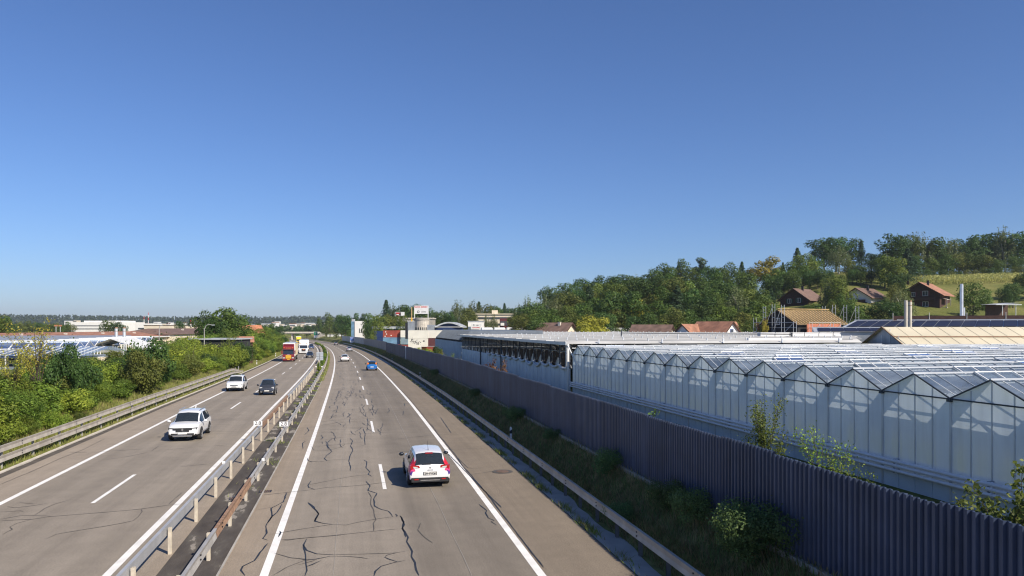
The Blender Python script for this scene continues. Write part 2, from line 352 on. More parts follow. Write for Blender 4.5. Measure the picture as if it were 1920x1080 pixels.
def strip_mat():
    m, t, b = nodes('median_soil'); uv = t.nodes.new('ShaderNodeUVMap'); uv.uv_map = 'road'
    mp = t.nodes.new('ShaderNodeMapping'); mp.inputs['Scale'].default_value = (1.2, .35, 1); t.links.new(uv.outputs[0], mp.inputs[0])
    n = t.nodes.new('ShaderNodeTexNoise'); n.inputs['Scale'].default_value = 1; n.inputs['Detail'].default_value = 9; n.inputs['Roughness'].default_value = .6; t.links.new(mp.outputs[0], n.inputs[0])
    rp = t.nodes.new('ShaderNodeValToRGB'); e = rp.color_ramp.elements
    e[0].position = .3; e[0].color = (.038, .031, .027, 1); e[1].position = .52; e[1].color = (.075, .064, .055, 1)
    x = rp.color_ramp.elements.new(.575); x.color = (.10, .09, .075, 1); x = rp.color_ramp.elements.new(.59); x.color = (.25, .225, .195, 1)
    t.links.new(n.outputs[0], rp.inputs[0]); t.links.new(rp.outputs[0], b.inputs['Base Color']); b.inputs['Roughness'].default_value = .95
    n2 = t.nodes.new('ShaderNodeTexNoise'); n2.inputs['Scale'].default_value = 25; t.links.new(uv.outputs[0], n2.inputs[0])
    bp = t.nodes.new('ShaderNodeBump'); bp.inputs['Strength'].default_value = .6; bp.inputs['Distance'].default_value = .03; t.links.new(n2.outputs[0], bp.inputs['Height']); t.links.new(bp.outputs[0], b.inputs['Normal'])
    M['median_soil'] = m
strip_mat()
def road_sheet(name, d0, d1, s0, s1, z, mk, nd=2, ds=2.5, wob0=0, wob1=0, kind='structure', seed=0):
    rn = random.Random(seed); me = bpy.data.meshes.new(name); v = []; uv = []; n = int((s1 - s0) / ds) + 1; f = []
    for i in range(n + 1):
        s = min(s0 + i * ds, s1); a = d0 + wob0 * rn.uniform(-1, 1); b_ = d1 + wob1 * rn.uniform(-1, 1)
        for j in range(nd): d = a + (b_ - a) * j / (nd - 1); v.append(RP(s, d, z)); uv.append((d, s))
    for i in range(n):
        for j in range(nd - 1): f.append((i * nd + j, i * nd + j + 1, (i + 1) * nd + j + 1, (i + 1) * nd + j))
    me.from_pydata(v, [], f); ul = me.uv_layers.new(name='road')
    for p in me.polygons:
        for li in p.loop_indices: ul.data[li].uv = uv[me.loops[li].vertex_index]
    me.materials.append(M[mk]); o = bpy.data.objects.new(name, me); C.objects.link(o); tag(o, kind=kind); return o
road_sheet('road', -8.95, 2.62, -50, 700, 0, 'asphalt_right', 3)
road_sheet('road', -21.15, -10.62, -50, 700, 0, 'asphalt_left', 3)
road_sheet('median_strip', -10.8, -8.8, -50, 700, -.008, 'median_soil', 3, wob0=.06)
road_sheet('gutter', 2.66, 3.42, -30, 420, -.012, 'concrete', 2, 1.1, wob1=.12, seed=3)
road_sheet('gutter', -21.62, -21.13, -30, 420, -.006, 'soil', 2, 1.1, wob0=.05, seed=4)
mb = MB()
for i in range(80):
    s = i * 3.0
    mb.extrude([(-.09, -.1), (.09, -.1), (.09, .045), (-.09, .05)], [(RP(s + .02, -21.72), RN(s)), (RP(s + 2.95, -21.72), RN(s + 3))])
o = mb.build('kerb', 'concrete_light'); tag(o, kind='structure')
mb = MB()
mb.extrude([(-.03, -.08), (.03, -.08), (.03, .03), (-.03, .03)], [(RP(s, -8.93), RN(s)) for s in np.arange(-20, 300, 3)])
o = mb.build('kerb', 'concrete'); tag(o, kind='structure')
# lane markings
def marking(d, wd, segs):
    mb = MB()
    for a, b in segs:
        n = max(1, int((b - a) / 3))
        for i in range(n):
            q0, q1 = a + (b - a) * i / n, a + (b - a) * (i + 1) / n
            mb.poly([RP(q0, d - wd / 2, .005), RP(q0, d + wd / 2, .005), RP(q1, d + wd / 2, .005), RP(q1, d - wd / 2, .005)])
    o = mb.build('lane_marking', 'white_paint_line', smooth='raw'); tag(o, kind='structure'); return o
for d, wd in ((0, .24), (-7.65, .24), (-11.98, .24), (-18.85, .24)): marking(d, wd, [(-40, 690)])
marking(-3.88, .16, [(24.3 + 18.15 * k - 6 * 0, 30.4 + 18.15 * k) for k in range(-3, 36)])
marking(-15.32, .16, [(24.0 + 17.85 * k, 30.0 + 17.85 * k) for k in range(-3, 36)])
# cracks filled with tar: traced on the near road, generated further on
def ribbon(mb, pts, w_, z=.009, taper=True):
    L = len(pts)
    if L < 2: return
    sd_ = []
    for i in range(L):
        a = pts[max(0, i - 1)]; b = pts[min(L - 1, i + 1)]; dx, dy = b[0] - a[0], b[1] - a[1]; q = math.hypot(dx, dy) or 1
        sd_.append((-dy / q, dx / q))
    n = len(mb.v)
    for i, p in enumerate(pts):
        k = w_ * (random.uniform(.6, 1.25)) * (.35 if taper and i in (0, L - 1) else 1) / 2
        mb.v += [(p[0] - sd_[i][0] * k, p[1] - sd_[i][1] * k, p[2] + z), (p[0] + sd_[i][0] * k, p[1] + sd_[i][1] * k, p[2] + z)]
    for i in range(L - 1):
        mb.f.append((n + 2 * i, n + 2 * i + 1, n + 2 * i + 3, n + 2 * i + 2)); mb.m.append(0)
def dense(pp, jit=.0, step=.25):
    out = []
    for a, b in zip(pp[:-1], pp[1:]):
        n = max(1, int(math.dist(a, b) / step))
        for i in range(n):
            t = i / n; out.append(tuple(a[k] + (b[k] - a[k]) * t + (random.uniform(-jit, jit) if k < 2 else 0) for k in range(3)))
    out.append(pp[-1]); return out
def cr7(pts): return [(560 + x / 3.855, 800 + y / 3.855) for x, y in pts]
def cr7b(pts): return [(560 + x / 3.6, 780 + y / 3.6) for x, y in pts]
def cr8(pts): return [(580 + x / 9, 680 + y / 9) for x, y in pts]
def crL(pts): return [(x / 4.155, 820 + y / 4.155) for x, y in pts]
def crM(pts): return [(200 + x / 3.857, 800 + y / 3.857) for x, y in pts]
near = MB(); fine = MB()
thick = [cr7([(70, 550), (110, 582), (145, 633), (117, 686), (180, 700), (245, 707)]), cr7([(485, 393), (515, 430), (502, 462), (566, 482), (542, 525), (550, 575), (600, 600), (650, 612), (680, 652)]),
    cr7([(735, 645), (760, 690), (750, 730), (775, 800)]), cr7b([(685, 675), (715, 735), (700, 760), (740, 820), (730, 850), (765, 915), (760, 950), (785, 990), (790, 1040), (812, 1078)]),
    cr7([(700, 632), (714, 645), (705, 652)]), cr7([(470, 240), (493, 255), (487, 300), (515, 325), (505, 345), (528, 360)]), cr7([(372, 85), (390, 105), (375, 140), (392, 170), (372, 210), (362, 250), (375, 290), (373, 320)]),
    cr7([(465, 15), (480, 50), (477, 100), (480, 130), (455, 140)]), cr7([(162, 62), (175, 80), (160, 95)]), cr7([(170, 108), (172, 125)]), cr7([(310, 78), (240, 88), (210, 115), (212, 145), (240, 180), (200, 210), (188, 232), (207, 248)]),
    cr7([(92, 392), (68, 425), (75, 440), (120, 455)]), cr7([(60, 810), (35, 855), (50, 930), (50, 990), (62, 1040), (45, 1080)]), cr7([(35, 858), (60, 895), (130, 920), (250, 927)]), cr7([(620, 945), (650, 958), (710, 977)]), cr7([(700, 915), (640, 930), (620, 947)]),
    cr7([(771, 968), (690, 983), (600, 1010), (555, 1045), (545, 1080)]), cr7b([(60, 285), (62, 300), (90, 312)]), cr7([(160, 970), (90, 1000), (50, 1015)]), cr7([(0, 955), (60, 967), (130, 958), (230, 938)]),
    cr7b([(1220, 598), (1270, 640), (1262, 655), (1280, 690), (1320, 705), (1297, 715), (1335, 737)]), cr8([(660, 850), (680, 885), (645, 915), (690, 925), (680, 970), (685, 1030)]), cr8([(885, 1010), (930, 1050), (985, 1060), (990, 1000), (975, 940)]),
    cr8([(890, 690), (885, 730), (945, 740)]), cr8([(940, 715), (895, 760), (930, 815)]), cr8([(1045, 705), (1085, 735), (1060, 780), (1085, 830), (1100, 855)]), cr8([(495, 480), (480, 550), (450, 620)]), cr8([(430, 660), (430, 712)]), cr8([(460, 725), (480, 750), (470, 790), (385, 822)]),
    cr8([(350, 730), (340, 755), (355, 772)]), cr8([(710, 385), (700, 430)]), cr8([(700, 470), (710, 510), (690, 560)]), cr8([(850, 460), (875, 505)]), cr8([(845, 560), (880, 598)]), cr8([(1335, 770), (1355, 815), (1315, 850)]), cr8([(1605, 690), (1615, 740)]), cr8([(1590, 820), (1580, 890)]), cr8([(800, 170), (820, 225)]), cr8([(1050, 235), (1080, 270)]),
    [(840, 851), (860, 871), (900, 912), (940, 952)], [(826, 783), (850, 812), (880, 850), (898, 880), (925, 912), (942, 965)][:1] + [(846, 812)],
    crM([(1455, 550), (1535, 630), (1505, 680), (1560, 700)]), crM([(1300, 478), (1280, 545), (1190, 590), (1195, 650), (1150, 720), (1160, 770), (1130, 810), (1165, 822)]), crM([(1165, 845), (1110, 910), (1070, 970), (985, 1010), (970, 1040), (1000, 1078)]), crM([(1270, 560), (1235, 620), (1190, 655), (1160, 700)]),
    crM([(1240, 800), (1260, 765), (1250, 755)]), crM([(1450, 5), (1462, 30), (1430, 60)]), crM([(1440, 105), (1415, 120), (1420, 160)])]
thin = [cr7([(245, 707), (340, 712), (430, 692), (540, 672), (680, 652)]), cr7([(-120, 830), (0, 810), (150, 797), (350, 777), (540, 757), (740, 738)]), cr7([(-200, 780), (0, 745), (245, 707)]), cr7([(250, 927), (450, 922), (690, 915), (771, 903)]), cr7([(230, 938), (350, 938), (450, 947), (505, 957)]),
    cr7([(-300, 500), (0, 467), (110, 455), (200, 440), (340, 433), (490, 420), (650, 400)]), cr7([(75, 420), (230, 390), (380, 360), (500, 347)]), cr7([(500, 470), (525, 510), (520, 560), (545, 610), (545, 640), (560, 670), (540, 700), (543, 755)]), cr7([(120, 145), (300, 128), (380, 120), (470, 115)]), cr7([(105, 172), (230, 168), (300, 150), (340, 125)]),
    cr7([(70, 250), (150, 255), (250, 240), (370, 240)]), cr7([(130, 28), (300, 20), (460, 12)]), cr7([(185, 95), (300, 78), (375, 85)]), cr7([(90, 145), (112, 170), (230, 172)]), cr7b([(800, 770), (830, 720), (835, 800), (905, 855)][:0] + [(827, 722), (803, 770), (850, 820), (903, 857)]), cr7([(0, 1000), (90, 975), (130, 962)]), cr7b([(1075, 285), (1140, 350), (1180, 357), (1240, 350)]), cr7b([(1140, 398), (1240, 385), (1330, 370)]),
    cr7b([(1070, 280), (1140, 278)]), cr7b([(620, 160), (780, 143), (900, 130), (1110, 120)]), cr8([(500, 480), (560, 455), (610, 450)]), cr8([(385, 822), (480, 845), (640, 850)]), cr8([(190, 1000), (400, 975), (660, 960), (900, 950), (1190, 930)]), cr8([(200, 1060), (470, 1015), (800, 995)]), cr8([(380, 460), (600, 440), (860, 425)]), cr8([(400, 640), (600, 600), (860, 600)]), cr8([(250, 745), (420, 720)]), cr8([(480, 640), (400, 690)]),
    crL([(0, 640), (170, 610), (350, 612), (400, 618), (600, 602), (850, 583), (1090, 560), (1310, 530), (1500, 512)]), crL([(1100, 560), (1105, 580), (1075, 620), (1040, 650), (900, 680), (560, 735), (440, 755), (360, 793)]), crL([(0, 650), (250, 640), (400, 618)]), crL([(20, 758), (95, 718), (75, 700), (130, 672), (250, 640)]), crL([(275, 605), (350, 555), (430, 520), (550, 487)]),
    crL([(55, 540), (110, 550), (250, 535), (370, 515)]), crL([(0, 583), (160, 573), (185, 580)]), crL([(1310, 525), (1350, 490), (1420, 430)]), crL([(150, 510), (260, 517)]), crL([(540, 118), (700, 122), (850, 108), (1150, 90)]), crL([(1230, 103), (1500, 80), (1828, 55)]), crL([(1240, 65), (1180, 108)]), crL([(830, 175), (1000, 150), (1150, 118)]), crL([(0, 368), (250, 265), (470, 165), (640, 100), (820, 10)]), crL([(1400, 230), (1660, 205)]),
    crM([(1210, 460), (1300, 462)]), crM([(1100, 600), (1190, 585)]), crM([(1210, 915), (1330, 950), (1480, 962)]), crM([(1240, 822), (1450, 805), (1697, 785)]), crM([(1200, 1078), (1300, 1020), (1440, 965)])]
for p in thick: ribbon(near, dense([ground_px(*q) for q in p], .012, .3), .05)
for p in thin: ribbon(fine, dense([ground_px(*q) for q in p], .012, .3), .035)
rn = random.Random(11)
def roadcrack(mb, s, d, ds, dd, w_, wob):
    n = max(3, int(math.hypot(ds, dd) / .5)); pts = []; o_ = 0
    for i in range(n + 1):
        o_ += rn.uniform(-wob, wob); t = i / n
        pts.append(RP(s + ds * t + (o_ if abs(dd) > abs(ds) else 0), d + dd * t + (o_ if abs(ds) >= abs(dd) else 0)))
    ribbon(mb, pts, w_)
for k in range(150):
    s = rn.uniform(34, 190); roadcrack(near, s, rn.choice([-6.9, -5.9, -4.9, -4.2, -3.5, -6.4]) + rn.uniform(-.3, .3), rn.uniform(1, 5), rn.uniform(-.4, .4), .042, .09)
for k in range(150):
    s = rn.uniform(40, 260); a = rn.uniform(-8.6, -4); roadcrack(fine, s, a, rn.uniform(-.5, .8), rn.uniform(1.5, 7 if rn.random() < .3 else 4), .03, .05)
for k in range(45):
    s = rn.uniform(40, 220); roadcrack(fine, s, rn.uniform(-20.5, -15), rn.uniform(-.4, .6), rn.uniform(1.5, 6), .028, .05)
roadcrack(near, 12.5, .2, 34, .06, .045, .02); roadcrack(fine, 46, .25, 60, 0, .035, .015)
for s in (34, 61, 88, 116): roadcrack(fine, s, -3.4, .3, 5.6, .035, .03)
o = near.build('tar_seams', 'tar', smooth='raw'); tag(o, kind='structure')
o = fine.build('thin_cracks', 'tar_old', smooth='raw'); tag(o, kind='structure')
# pale paving joints
mb = MB()
for d, w_ in ((-1.93, .014), (-5.75, .008)):
    ribbon(mb, [RP(s, d + .01 * math.sin(s)) for s in np.arange(-10, 140, 2)], w_, .011, False)
o = mb.build('paving_joint', 'concrete', smooth='raw'); tag(o, kind='structure')
am('lid_brown', (.15, .10, .075), .8, .2, var=.3, scale=5)
# manhole cover and drains
x, y, z = ground_px(942, 884.5)
t_ = thing('manhole_cover', 'rusty round manhole cover in the right hard shoulder near the guardrail', 'manhole', (x, y, z))
mb = MB(); mb.cyl((0, 0, -.05), (0, 0, .012), .5, 28); mb.build('collar', 'tar_old', t_)
mb = MB(); mb.cyl((0, 0, -.03), (0, 0, .022), .3, 24); mb.build('lid', 'lid_brown', t_)
for px, py, lb in ((442, 935, 'rusty rectangular drain grate beside the median edge, nearest the viewer'), (497.5, 921.5, 'brown drain grate in asphalt at the edge of the right carriageway')):
    x, y, z = ground_px(px, py)
    t_ = thing('drain_grate', lb, 'drain', (x, y, z + .0), heading(15)); mb = MB()
    mb.box(-.25, .25, -.22, .22, -.04, .012); mb.build('frame', 'dark_metal', t_)
    mb = MB()
    for i in range(6): mb.box(-.2 + i * .07, -.16 + i * .07, -.18, .18, .0, .02)
    mb.build('bars', 'lid_brown', t_)

# ------------------------------------------------------------------ guardrails
am('post_shaded', (.16, .16, .165), .6, .3)  # galvanised posts darkened, the bank's shade put into their colour
def wbeam(dside):   # box rail profile, dside = which side faces the traffic
    return [(-.05, -.15), (-.015 if dside < 0 else -.05, -.02), (-.05, .15), (.05, .15), (.05 if dside < 0 else .015, .02), (.05, -.15)]
def guardrail(label, d, s0, s1, zs, post_step, post_s0, side, rmat, pmat, post_d=0, npost=99, rust=None, hh=.75, drop_end=False, group='motorway guardrails'):
    x, y, z = RP(s0, d); t_ = thing('guardrail', label, 'guardrail', (x, y, z), 0, group)
    for zr in zs:
        brk = [s0, s1] if not rust else [s0, rust[0], rust[1], s1]
        for k in range(len(brk) - 1):
            a, b = brk[k], brk[k + 1]; ss = list(np.arange(a, b, 3.0)) + [b]; path = []
            for s in ss:
                dz = 0
                if drop_end and s > s1 - 14: dz = -(zr - .12) * sstep(s1 - 14, s1, s)
                path.append((RP(s, d, zr + dz), RN(s)))
            m_ = MB(); m_.extrude(wbeam(side), path)
            mk = 'rust' if (rust and k == 1) else rmat
            for s in np.arange(max(a, 4) + 1, min(b, 75), 4):
                p = RP(s, d + side * .043, zr); n_ = RN(s)
                for q in (-.06, .06): m_.box(p[0] - .02, p[0] + .02, p[1] - .02, p[1] + .02, p[2] + q - .018, p[2] + q + .018, 1)
            m_.build('rail', [mk, 'dark_metal'], t_, True)
    n = 0; s = post_s0
    while s < s1 - (4 if drop_end else 0) and n < npost:
        p = RP(s, d + post_d); h = heading(s); m_ = MB(); ca, sa = math.cos(h), math.sin(h)
        def q(a, b_, c): return (p[0] + a * ca - b_ * sa, p[1] + a * sa + b_ * ca, p[2] + c)
        for (a0, a1, b0, b1) in ((-.05, .05, -.055, -.045), (-.05, .05, .045, .055), (-.006, .006, -.045, .045)):
            z0, z1 = -.15, max(zs) + (.10 if pmat != 'post_shaded' else -.1)
            vv = [q(a0, b0, z0), q(a1, b0, z0), q(a1, b1, z0), q(a0, b1, z0), q(a0, b0, z1), q(a1, b0, z1), q(a1, b1, z1), q(a0, b1, z1)]
            k0 = len(m_.v); m_.v += vv
            for f in ((0, 3, 2, 1), (4, 5, 6, 7), (0, 1, 5, 4), (1, 2, 6, 5), (2, 3, 7, 6), (3, 0, 4, 7)): m_.f.append(tuple(k0 + i for i in f)); m_.m.append(0)
        m_.build('post', pmat, t_, True); n += 1; s += post_step
    return t_
guardrail('blue grey steel guardrail on the median beside the oncoming carriageway', -10.86, -5, 118, [.72], 4.0, .1, -1, 'galvanised_new', 'post_beige', .14, rust=(41.5, 62))
guardrail('partly rusted steel guardrail on the median beside the right carriageway', -9.3, -5, 128, [.72], 4.05, 3.05, 1, 'galvanised', 'post_beige', -.14, rust=(15.5, 23.5))
guardrail('grey steel guardrail at the foot of the shaded bank, right edge', 3.3, -8, 395, [.68], 2.13, -4.0, -1, 'rail_beige', 'post_shaded', .1, npost=100)
guardrail('double height beige guardrail in front of the roadside bushes on the left', -22.05, 6, 122.5, [.52, 1.02], 3.85, 6.0, 1, 'rail_beige', 'galvanised', -.12, drop_end=True)
guardrail('curved steel guardrail among the median shrubs far along the road, oncoming side', -10.9, 150, 330, [.72], 4, 151, -1, 'galvanised', 'post_beige', .14, npost=44)
guardrail('curved steel guardrail among the median shrubs far along the road, near side', -9.2, 128.2, 300, [.72], 4, 130, 1, 'rail_beige', 'post_beige', -.14, npost=42)
# delineator posts
dl = None; names = ['nearest', 'second nearest', 'third nearest', 'fourth nearest', 'fifth nearest', 'sixth nearest', 'seventh nearest']
def delineator(s, d, label, z=0):
    global dl
    p = RP(s, d, z)
    if dl is None:
        dl = thing('delineator_post', label, 'delineator', p, heading(s), 'white roadside delineator posts')
        m_ = MB(); m_.extrude([(-.06, 0), (.06, 0), (.06, .95), (0, 1.02), (-.06, .95)], [((0, -.04, 0), (1, 0)), ((0, .04, 0), (1, 0))]); m_.build('post', 'white_plastic', dl)
        m_ = MB(); m_.extrude([(-.063, .62), (.063, .62), (.063, .86), (-.063, .78)], [((0, -.045, 0), (1, 0)), ((0, .045, 0), (1, 0))]); m_.build('band', 'black_plastic', dl)
    else: dup(dl, p, heading(s), label)
for i, s in enumerate((35, 93.7, 150.6, 208.7, 263.6, 326)): delineator(s, 3.85, 'white delineator post behind the right guardrail, ' + names[i] + ' to the viewer', .1)
for i, s in enumerate((146.5, 197.4)): delineator(s, -22.3, 'white delineator post on the grass beside the left bushes, ' + ['nearer one', 'farther one'][i])
# ------------------------------------------------------------------ corrugated noise wall
def wallmat(name, c):
    m = mat(name, c, .45, .2, var=.14, scale=1.2, bump=.05); t = m.node_tree; b = t.nodes['Principled BSDF']; src = b.inputs['Base Color'].links[0].from_socket
    tc = t.nodes.new('ShaderNodeTexCoord'); mp = t.nodes.new('ShaderNodeMapping'); mp.inputs['Scale'].default_value = (1, 1, .06); n = t.nodes.new('ShaderNodeTexNoise'); n.inputs['Scale'].default_value = 4; n.inputs['Detail'].default_value = 6
    t.links.new(tc.outputs['Object'], mp.inputs[0]); t.links.new(mp.outputs[0], n.inputs[0]); r = t.nodes.new('ShaderNodeMapRange'); r.inputs[1].default_value = .35; r.inputs[2].default_value = .75; r.inputs[3].default_value = .85; r.inputs[4].default_value = 1.35
    v = t.nodes.new('ShaderNodeVectorMath'); v.operation = 'SCALE'; t.links.new(n.outputs[0], r.inputs[0]); t.links.new(src, v.inputs[0]); t.links.new(r.outputs[0], v.inputs['Scale']); t.links.new(v.outputs[0], b.inputs['Base Color']); M[name] = m
wallmat('wall_panel', (.050, .070, .125)); wallmat('wall_panel_b', (.043, .062, .112)); wallmat('wall_panel_c', (.058, .079, .136))
am('wall_panel_dark', (.06, .06, .078), .5, .25, var=.16, scale=1.1)
am('wall_light', (.30, .29, .27), .8, var=.12, scale=.6)
WD = 5.4
def wall_seg(name, label, s0, s1, mk, pitch, depth, ztop=3.76, zbot=1.3, group='noise walls along the motorway', panel=None, sub=None):
    t_ = thing(name, label, 'noise wall', RP(s0, WD, zbot), 0, group)
    a = s0; first = True; k = 0
    if panel is None: panel = (s1 - s0) + 1
    while a < s1 - .01:
        b = min(s1, a + panel); m_ = MB(); pts = []; s = a
        seq = [(0, 0), (.28, 0), (.42, 1), (.80, 1), (.94, 0)]
        nj = max(1, round((b - a) / sub)) if sub else 1; w_ = (b - a) / nj
        for jj in range(nj):
            q0 = a + jj * w_; nr = max(1, round(w_ / pitch)); pp = w_ / nr
            if jj: pts += [(q0 - .014, 0), (q0 - .012, -.6), (q0 + .006, -.6)]
            for rr in range(nr):
                for u, h in seq:
                    if rr == 0 and u == 0: pts.append((q0 + .008, 0)); continue
                    pts.append((q0 + (rr + u) * pp, h))
        pts.append((b - .03, 0))
        n0 = len(m_.v)
        for q, h in pts:
            zz = ztop + .025 * math.sin(k * 1.7) + .015 * math.sin(k * 4.1)
            d = WD - h * depth
            m_.v += [RP(q, d, zbot - .35), RP(q, d, zz), RP(q, d + .018, zbot - .35), RP(q, d + .018, zz)]
        for i in range(len(pts) - 1):
            o_ = n0 + 4 * i
            for f in ((o_, o_ + 4, o_ + 5, o_ + 1), (o_ + 2, o_ + 3, o_ + 7, o_ + 6), (o_ + 1, o_ + 5, o_ + 7, o_ + 3)): m_.f.append(f); m_.m.append(0)
        m_.build('panel', mk if mk != 'wall_panel' else ('wall_panel', 'wall_panel_b', 'wall_panel_c')[(k * 7 + k // 3) % 3], t_, True); a = b; k += 1
    return t_
w1 = wall_seg('noise_wall', 'tall dark corrugated metal noise wall running from the right foreground into the distance', -14, 191, 'wall_panel', .19, .062, panel=2.847, sub=.949)
mb = MB(); mb.extrude([(-.13, -.06), (.05, -.06), (.05, .1), (-.13, .1)], [(RP(s, WD - .02, 1.32), RN(s)) for s in np.arange(-14, 191, 3)]); mb.build('plinth', 'concrete', w1, True)
mb = MB(); p = RP(134.5, WD - .14, 1.2); mb.box(p[0] - .08, p[0] + .08, p[1] - .08, p[1] + .08, p[2] - .3, p[2] + 2.6); mb.build('steel_post', 'light_metal', w1, True)
w2 = wall_seg('noise_wall', 'light grey ribbed noise wall section between the dark wall and the blue sign', 191.3, 292, 'wall_light', .9, .05, ztop=3.9)
w3 = wall_seg('noise_wall', 'dark grey far noise wall section behind the blue road sign', 292.3, 425, 'grey_metal', .9, .05, ztop=4.1)
# ------------------------------------------------------------------ vegetation
leafmat('leaf_mid', (.050, .10, .014), (.20, .26, .038))
leafmat('leaf_dark', (.024, .058, .016), (.085, .145, .034))
leafmat('leaf_bright', (.09, .16, .02), (.27, .33, .045))
leafmat('leaf_yellow', (0.189, 0.203, 0.029), (0.435, 0.392, 0.058))
leafmat('leaf_birch', (0.080, 0.109, 0.041), (0.189, 0.217, 0.090))
leafmat('leaf_conifer', (0.020, 0.048, 0.024), (0.060, 0.099, 0.044), trans=.1)
leafmat('tree_mid', (.034, .070, .014), (.115, .165, .032))
leafmat('tree_bright', (.06, .11, .018), (.17, .22, .04))
leafmat('leaf_red', (.10, .05, .03), (.19, .09, .05))
leafmat('leaf_olive', (.06, .08, .018), (.16, .18, .04))
leafmat('leaf_shade', (.06, .11, .035), (.15, .22, .07))
leafmat('corn_leaf', (.20, .24, .06), (.50, .44, .17), scale=.5)
leafmat('grass_blade', (0.123, 0.181, 0.032), (0.348, 0.362, 0.102), scale=.7, rnd=0)
leafmat('grass_dry', (.13, .125, .05), (.34, .28, .14), scale=.9, rnd=0)
leafmat('far_leaf', (.022, .04, .014), (.055, .08, .026), scale=.02, rnd=0)
def leafmesh(name, c, nrm, size, mk, seed=0, aspect=.62, smats=None, mi=None):
    rg = np.random.default_rng(seed); n = len(c); nrm = nrm / (np.linalg.norm(nrm, axis=1, keepdims=True) + 1e-9)
    r = rg.normal(size=(n, 3)); a = np.cross(nrm, r); a /= np.linalg.norm(a, axis=1, keepdims=True) + 1e-9; b = np.cross(nrm, a)
    s = (size if np.ndim(size) else np.full(n, size)) * rg.uniform(.6, 1.3, n); s = s[:, None]
    v = np.stack([c - a * s * .5, c + b * s * aspect * .5 + nrm * s * .08, c + a * s * .5, c - b * s * aspect * .5 + nrm * s * .08], 1).reshape(-1, 3)
    me = bpy.data.meshes.new(name); me.vertices.add(4 * n); me.vertices.foreach_set('co', v.ravel()); me.loops.add(4 * n); me.loops.foreach_set('vertex_index', np.arange(4 * n))
    me.polygons.add(n); me.polygons.foreach_set('loop_start', np.arange(0, 4 * n, 4)); me.update(calc_edges=True)
    for k in (smats or [mk]): me.materials.append(M[k])
    if mi is not None: me.polygons.foreach_set('material_index', mi)
    return me
def meshobj(name, me, parent=None):
    o = bpy.data.objects.new(name, me); C.objects.link(o)
    if parent is not None: o.parent = parent
    return o
def lobed(h, r, nl, n, seed, base=.15, flat=.8, lr=(.28, .46), top=0.0):
    rg = np.random.default_rng(seed); L = []; tries = 0
    base = base * .35; hc = h * (1 - base) / 2; cz = h - hc
    while len(L) < nl:
        p = rg.normal(size=3); p /= np.linalg.norm(p); q = rg.uniform(.35, .8) if rg.random() < .85 else .2
        p = p * q; z = p[2]
        taper = 1 - top * max(0, z)
        L.append((p[0] * r * taper, p[1] * r * taper, cz + z * hc * .95, rg.uniform(*lr) * r))
    L = np.array(L); w_ = L[:, 3] ** 2; idx = rg.choice(nl, size=n, p=w_ / w_.sum())
    d = rg.normal(size=(n, 3)); d /= np.linalg.norm(d, axis=1, keepdims=True); rr = L[idx, 3] * rg.uniform(.72, 1.08, n) * (1 + .25 * np.sin(d[:, 0] * 7 + idx) * np.cos(d[:, 1] * 6 + d[:, 2] * 5))
    c = L[idx, :3] + d * rr[:, None] * np.array([1, 1, flat])
    keep = np.ones(n, bool)
    for (x, y, z, q) in L:
        dd = np.sqrt((c[:, 0] - x) ** 2 + (c[:, 1] - y) ** 2 + ((c[:, 2] - z) / flat) ** 2); keep &= dd > q * .62
    keep &= c[:, 2] > h * base * .35
    nr = d + rg.normal(size=(n, 3)) * .45; nr[:, 2] += .25
    return c[keep], nr[keep], L
def conif(h, r, n, seed, base=.1, tiers=14):
    rg = np.random.default_rng(seed); t = rg.random(n) ** .8; k = np.floor(t * tiers) / tiers + rg.normal(0, .012, n); z = h * (base + (1 - base) * (1 - (1 - k)))
    z = h * (base + (1 - base) * k); th = rg.integers(0, 9, n) * (2 * math.pi / 9) + np.floor(t * tiers) * 1.7 + rg.normal(0, .16, n)
    R0 = r * (1 - k) ** .85 * (1 + .22 * np.sin(th * 3 + np.floor(t * tiers) * 2.3)); q = rg.random(n) ** .55; rad = R0 * q + .05
    c = np.stack([rad * np.cos(th), rad * np.sin(th), z - rad * .28 * q + rg.normal(0, .012 * h, n)], 1)
    nr = np.stack([np.cos(th) * .5, np.sin(th) * .5, np.full(n, .8)], 1) + rg.normal(size=(n, 3)) * .35
    return c, nr
def weep(h, r, n, seed, ns=90):
    rg = np.random.default_rng(seed); st = []; c = []; nr = []
    per = n // ns
    for i in range(ns):
        th = rg.uniform(0, 2 * math.pi); q = rg.random() ** .5; zt = h * (1 - .5 * q * q) * rg.uniform(.72, 1.0); x = math.cos(th) * r * q; y = math.sin(th) * r * q; L = h * rg.uniform(.22, .5)
        t = rg.random(per); out = 1 + .12 * np.sin(t * 3)
        p = np.stack([x * out + rg.normal(0, .05 * r, per), y * out + rg.normal(0, .05 * r, per), zt - L * t + rg.normal(0, .02 * h, per)], 1); p[:, 2] = np.maximum(p[:, 2], h * .06)
        c.append(p); nr.append(np.stack([np.full(per, math.cos(th)), np.full(per, math.sin(th)), np.full(per, .25)], 1) + rg.normal(size=(per, 3)) * .6)
    return np.concatenate(c), np.concatenate(nr)
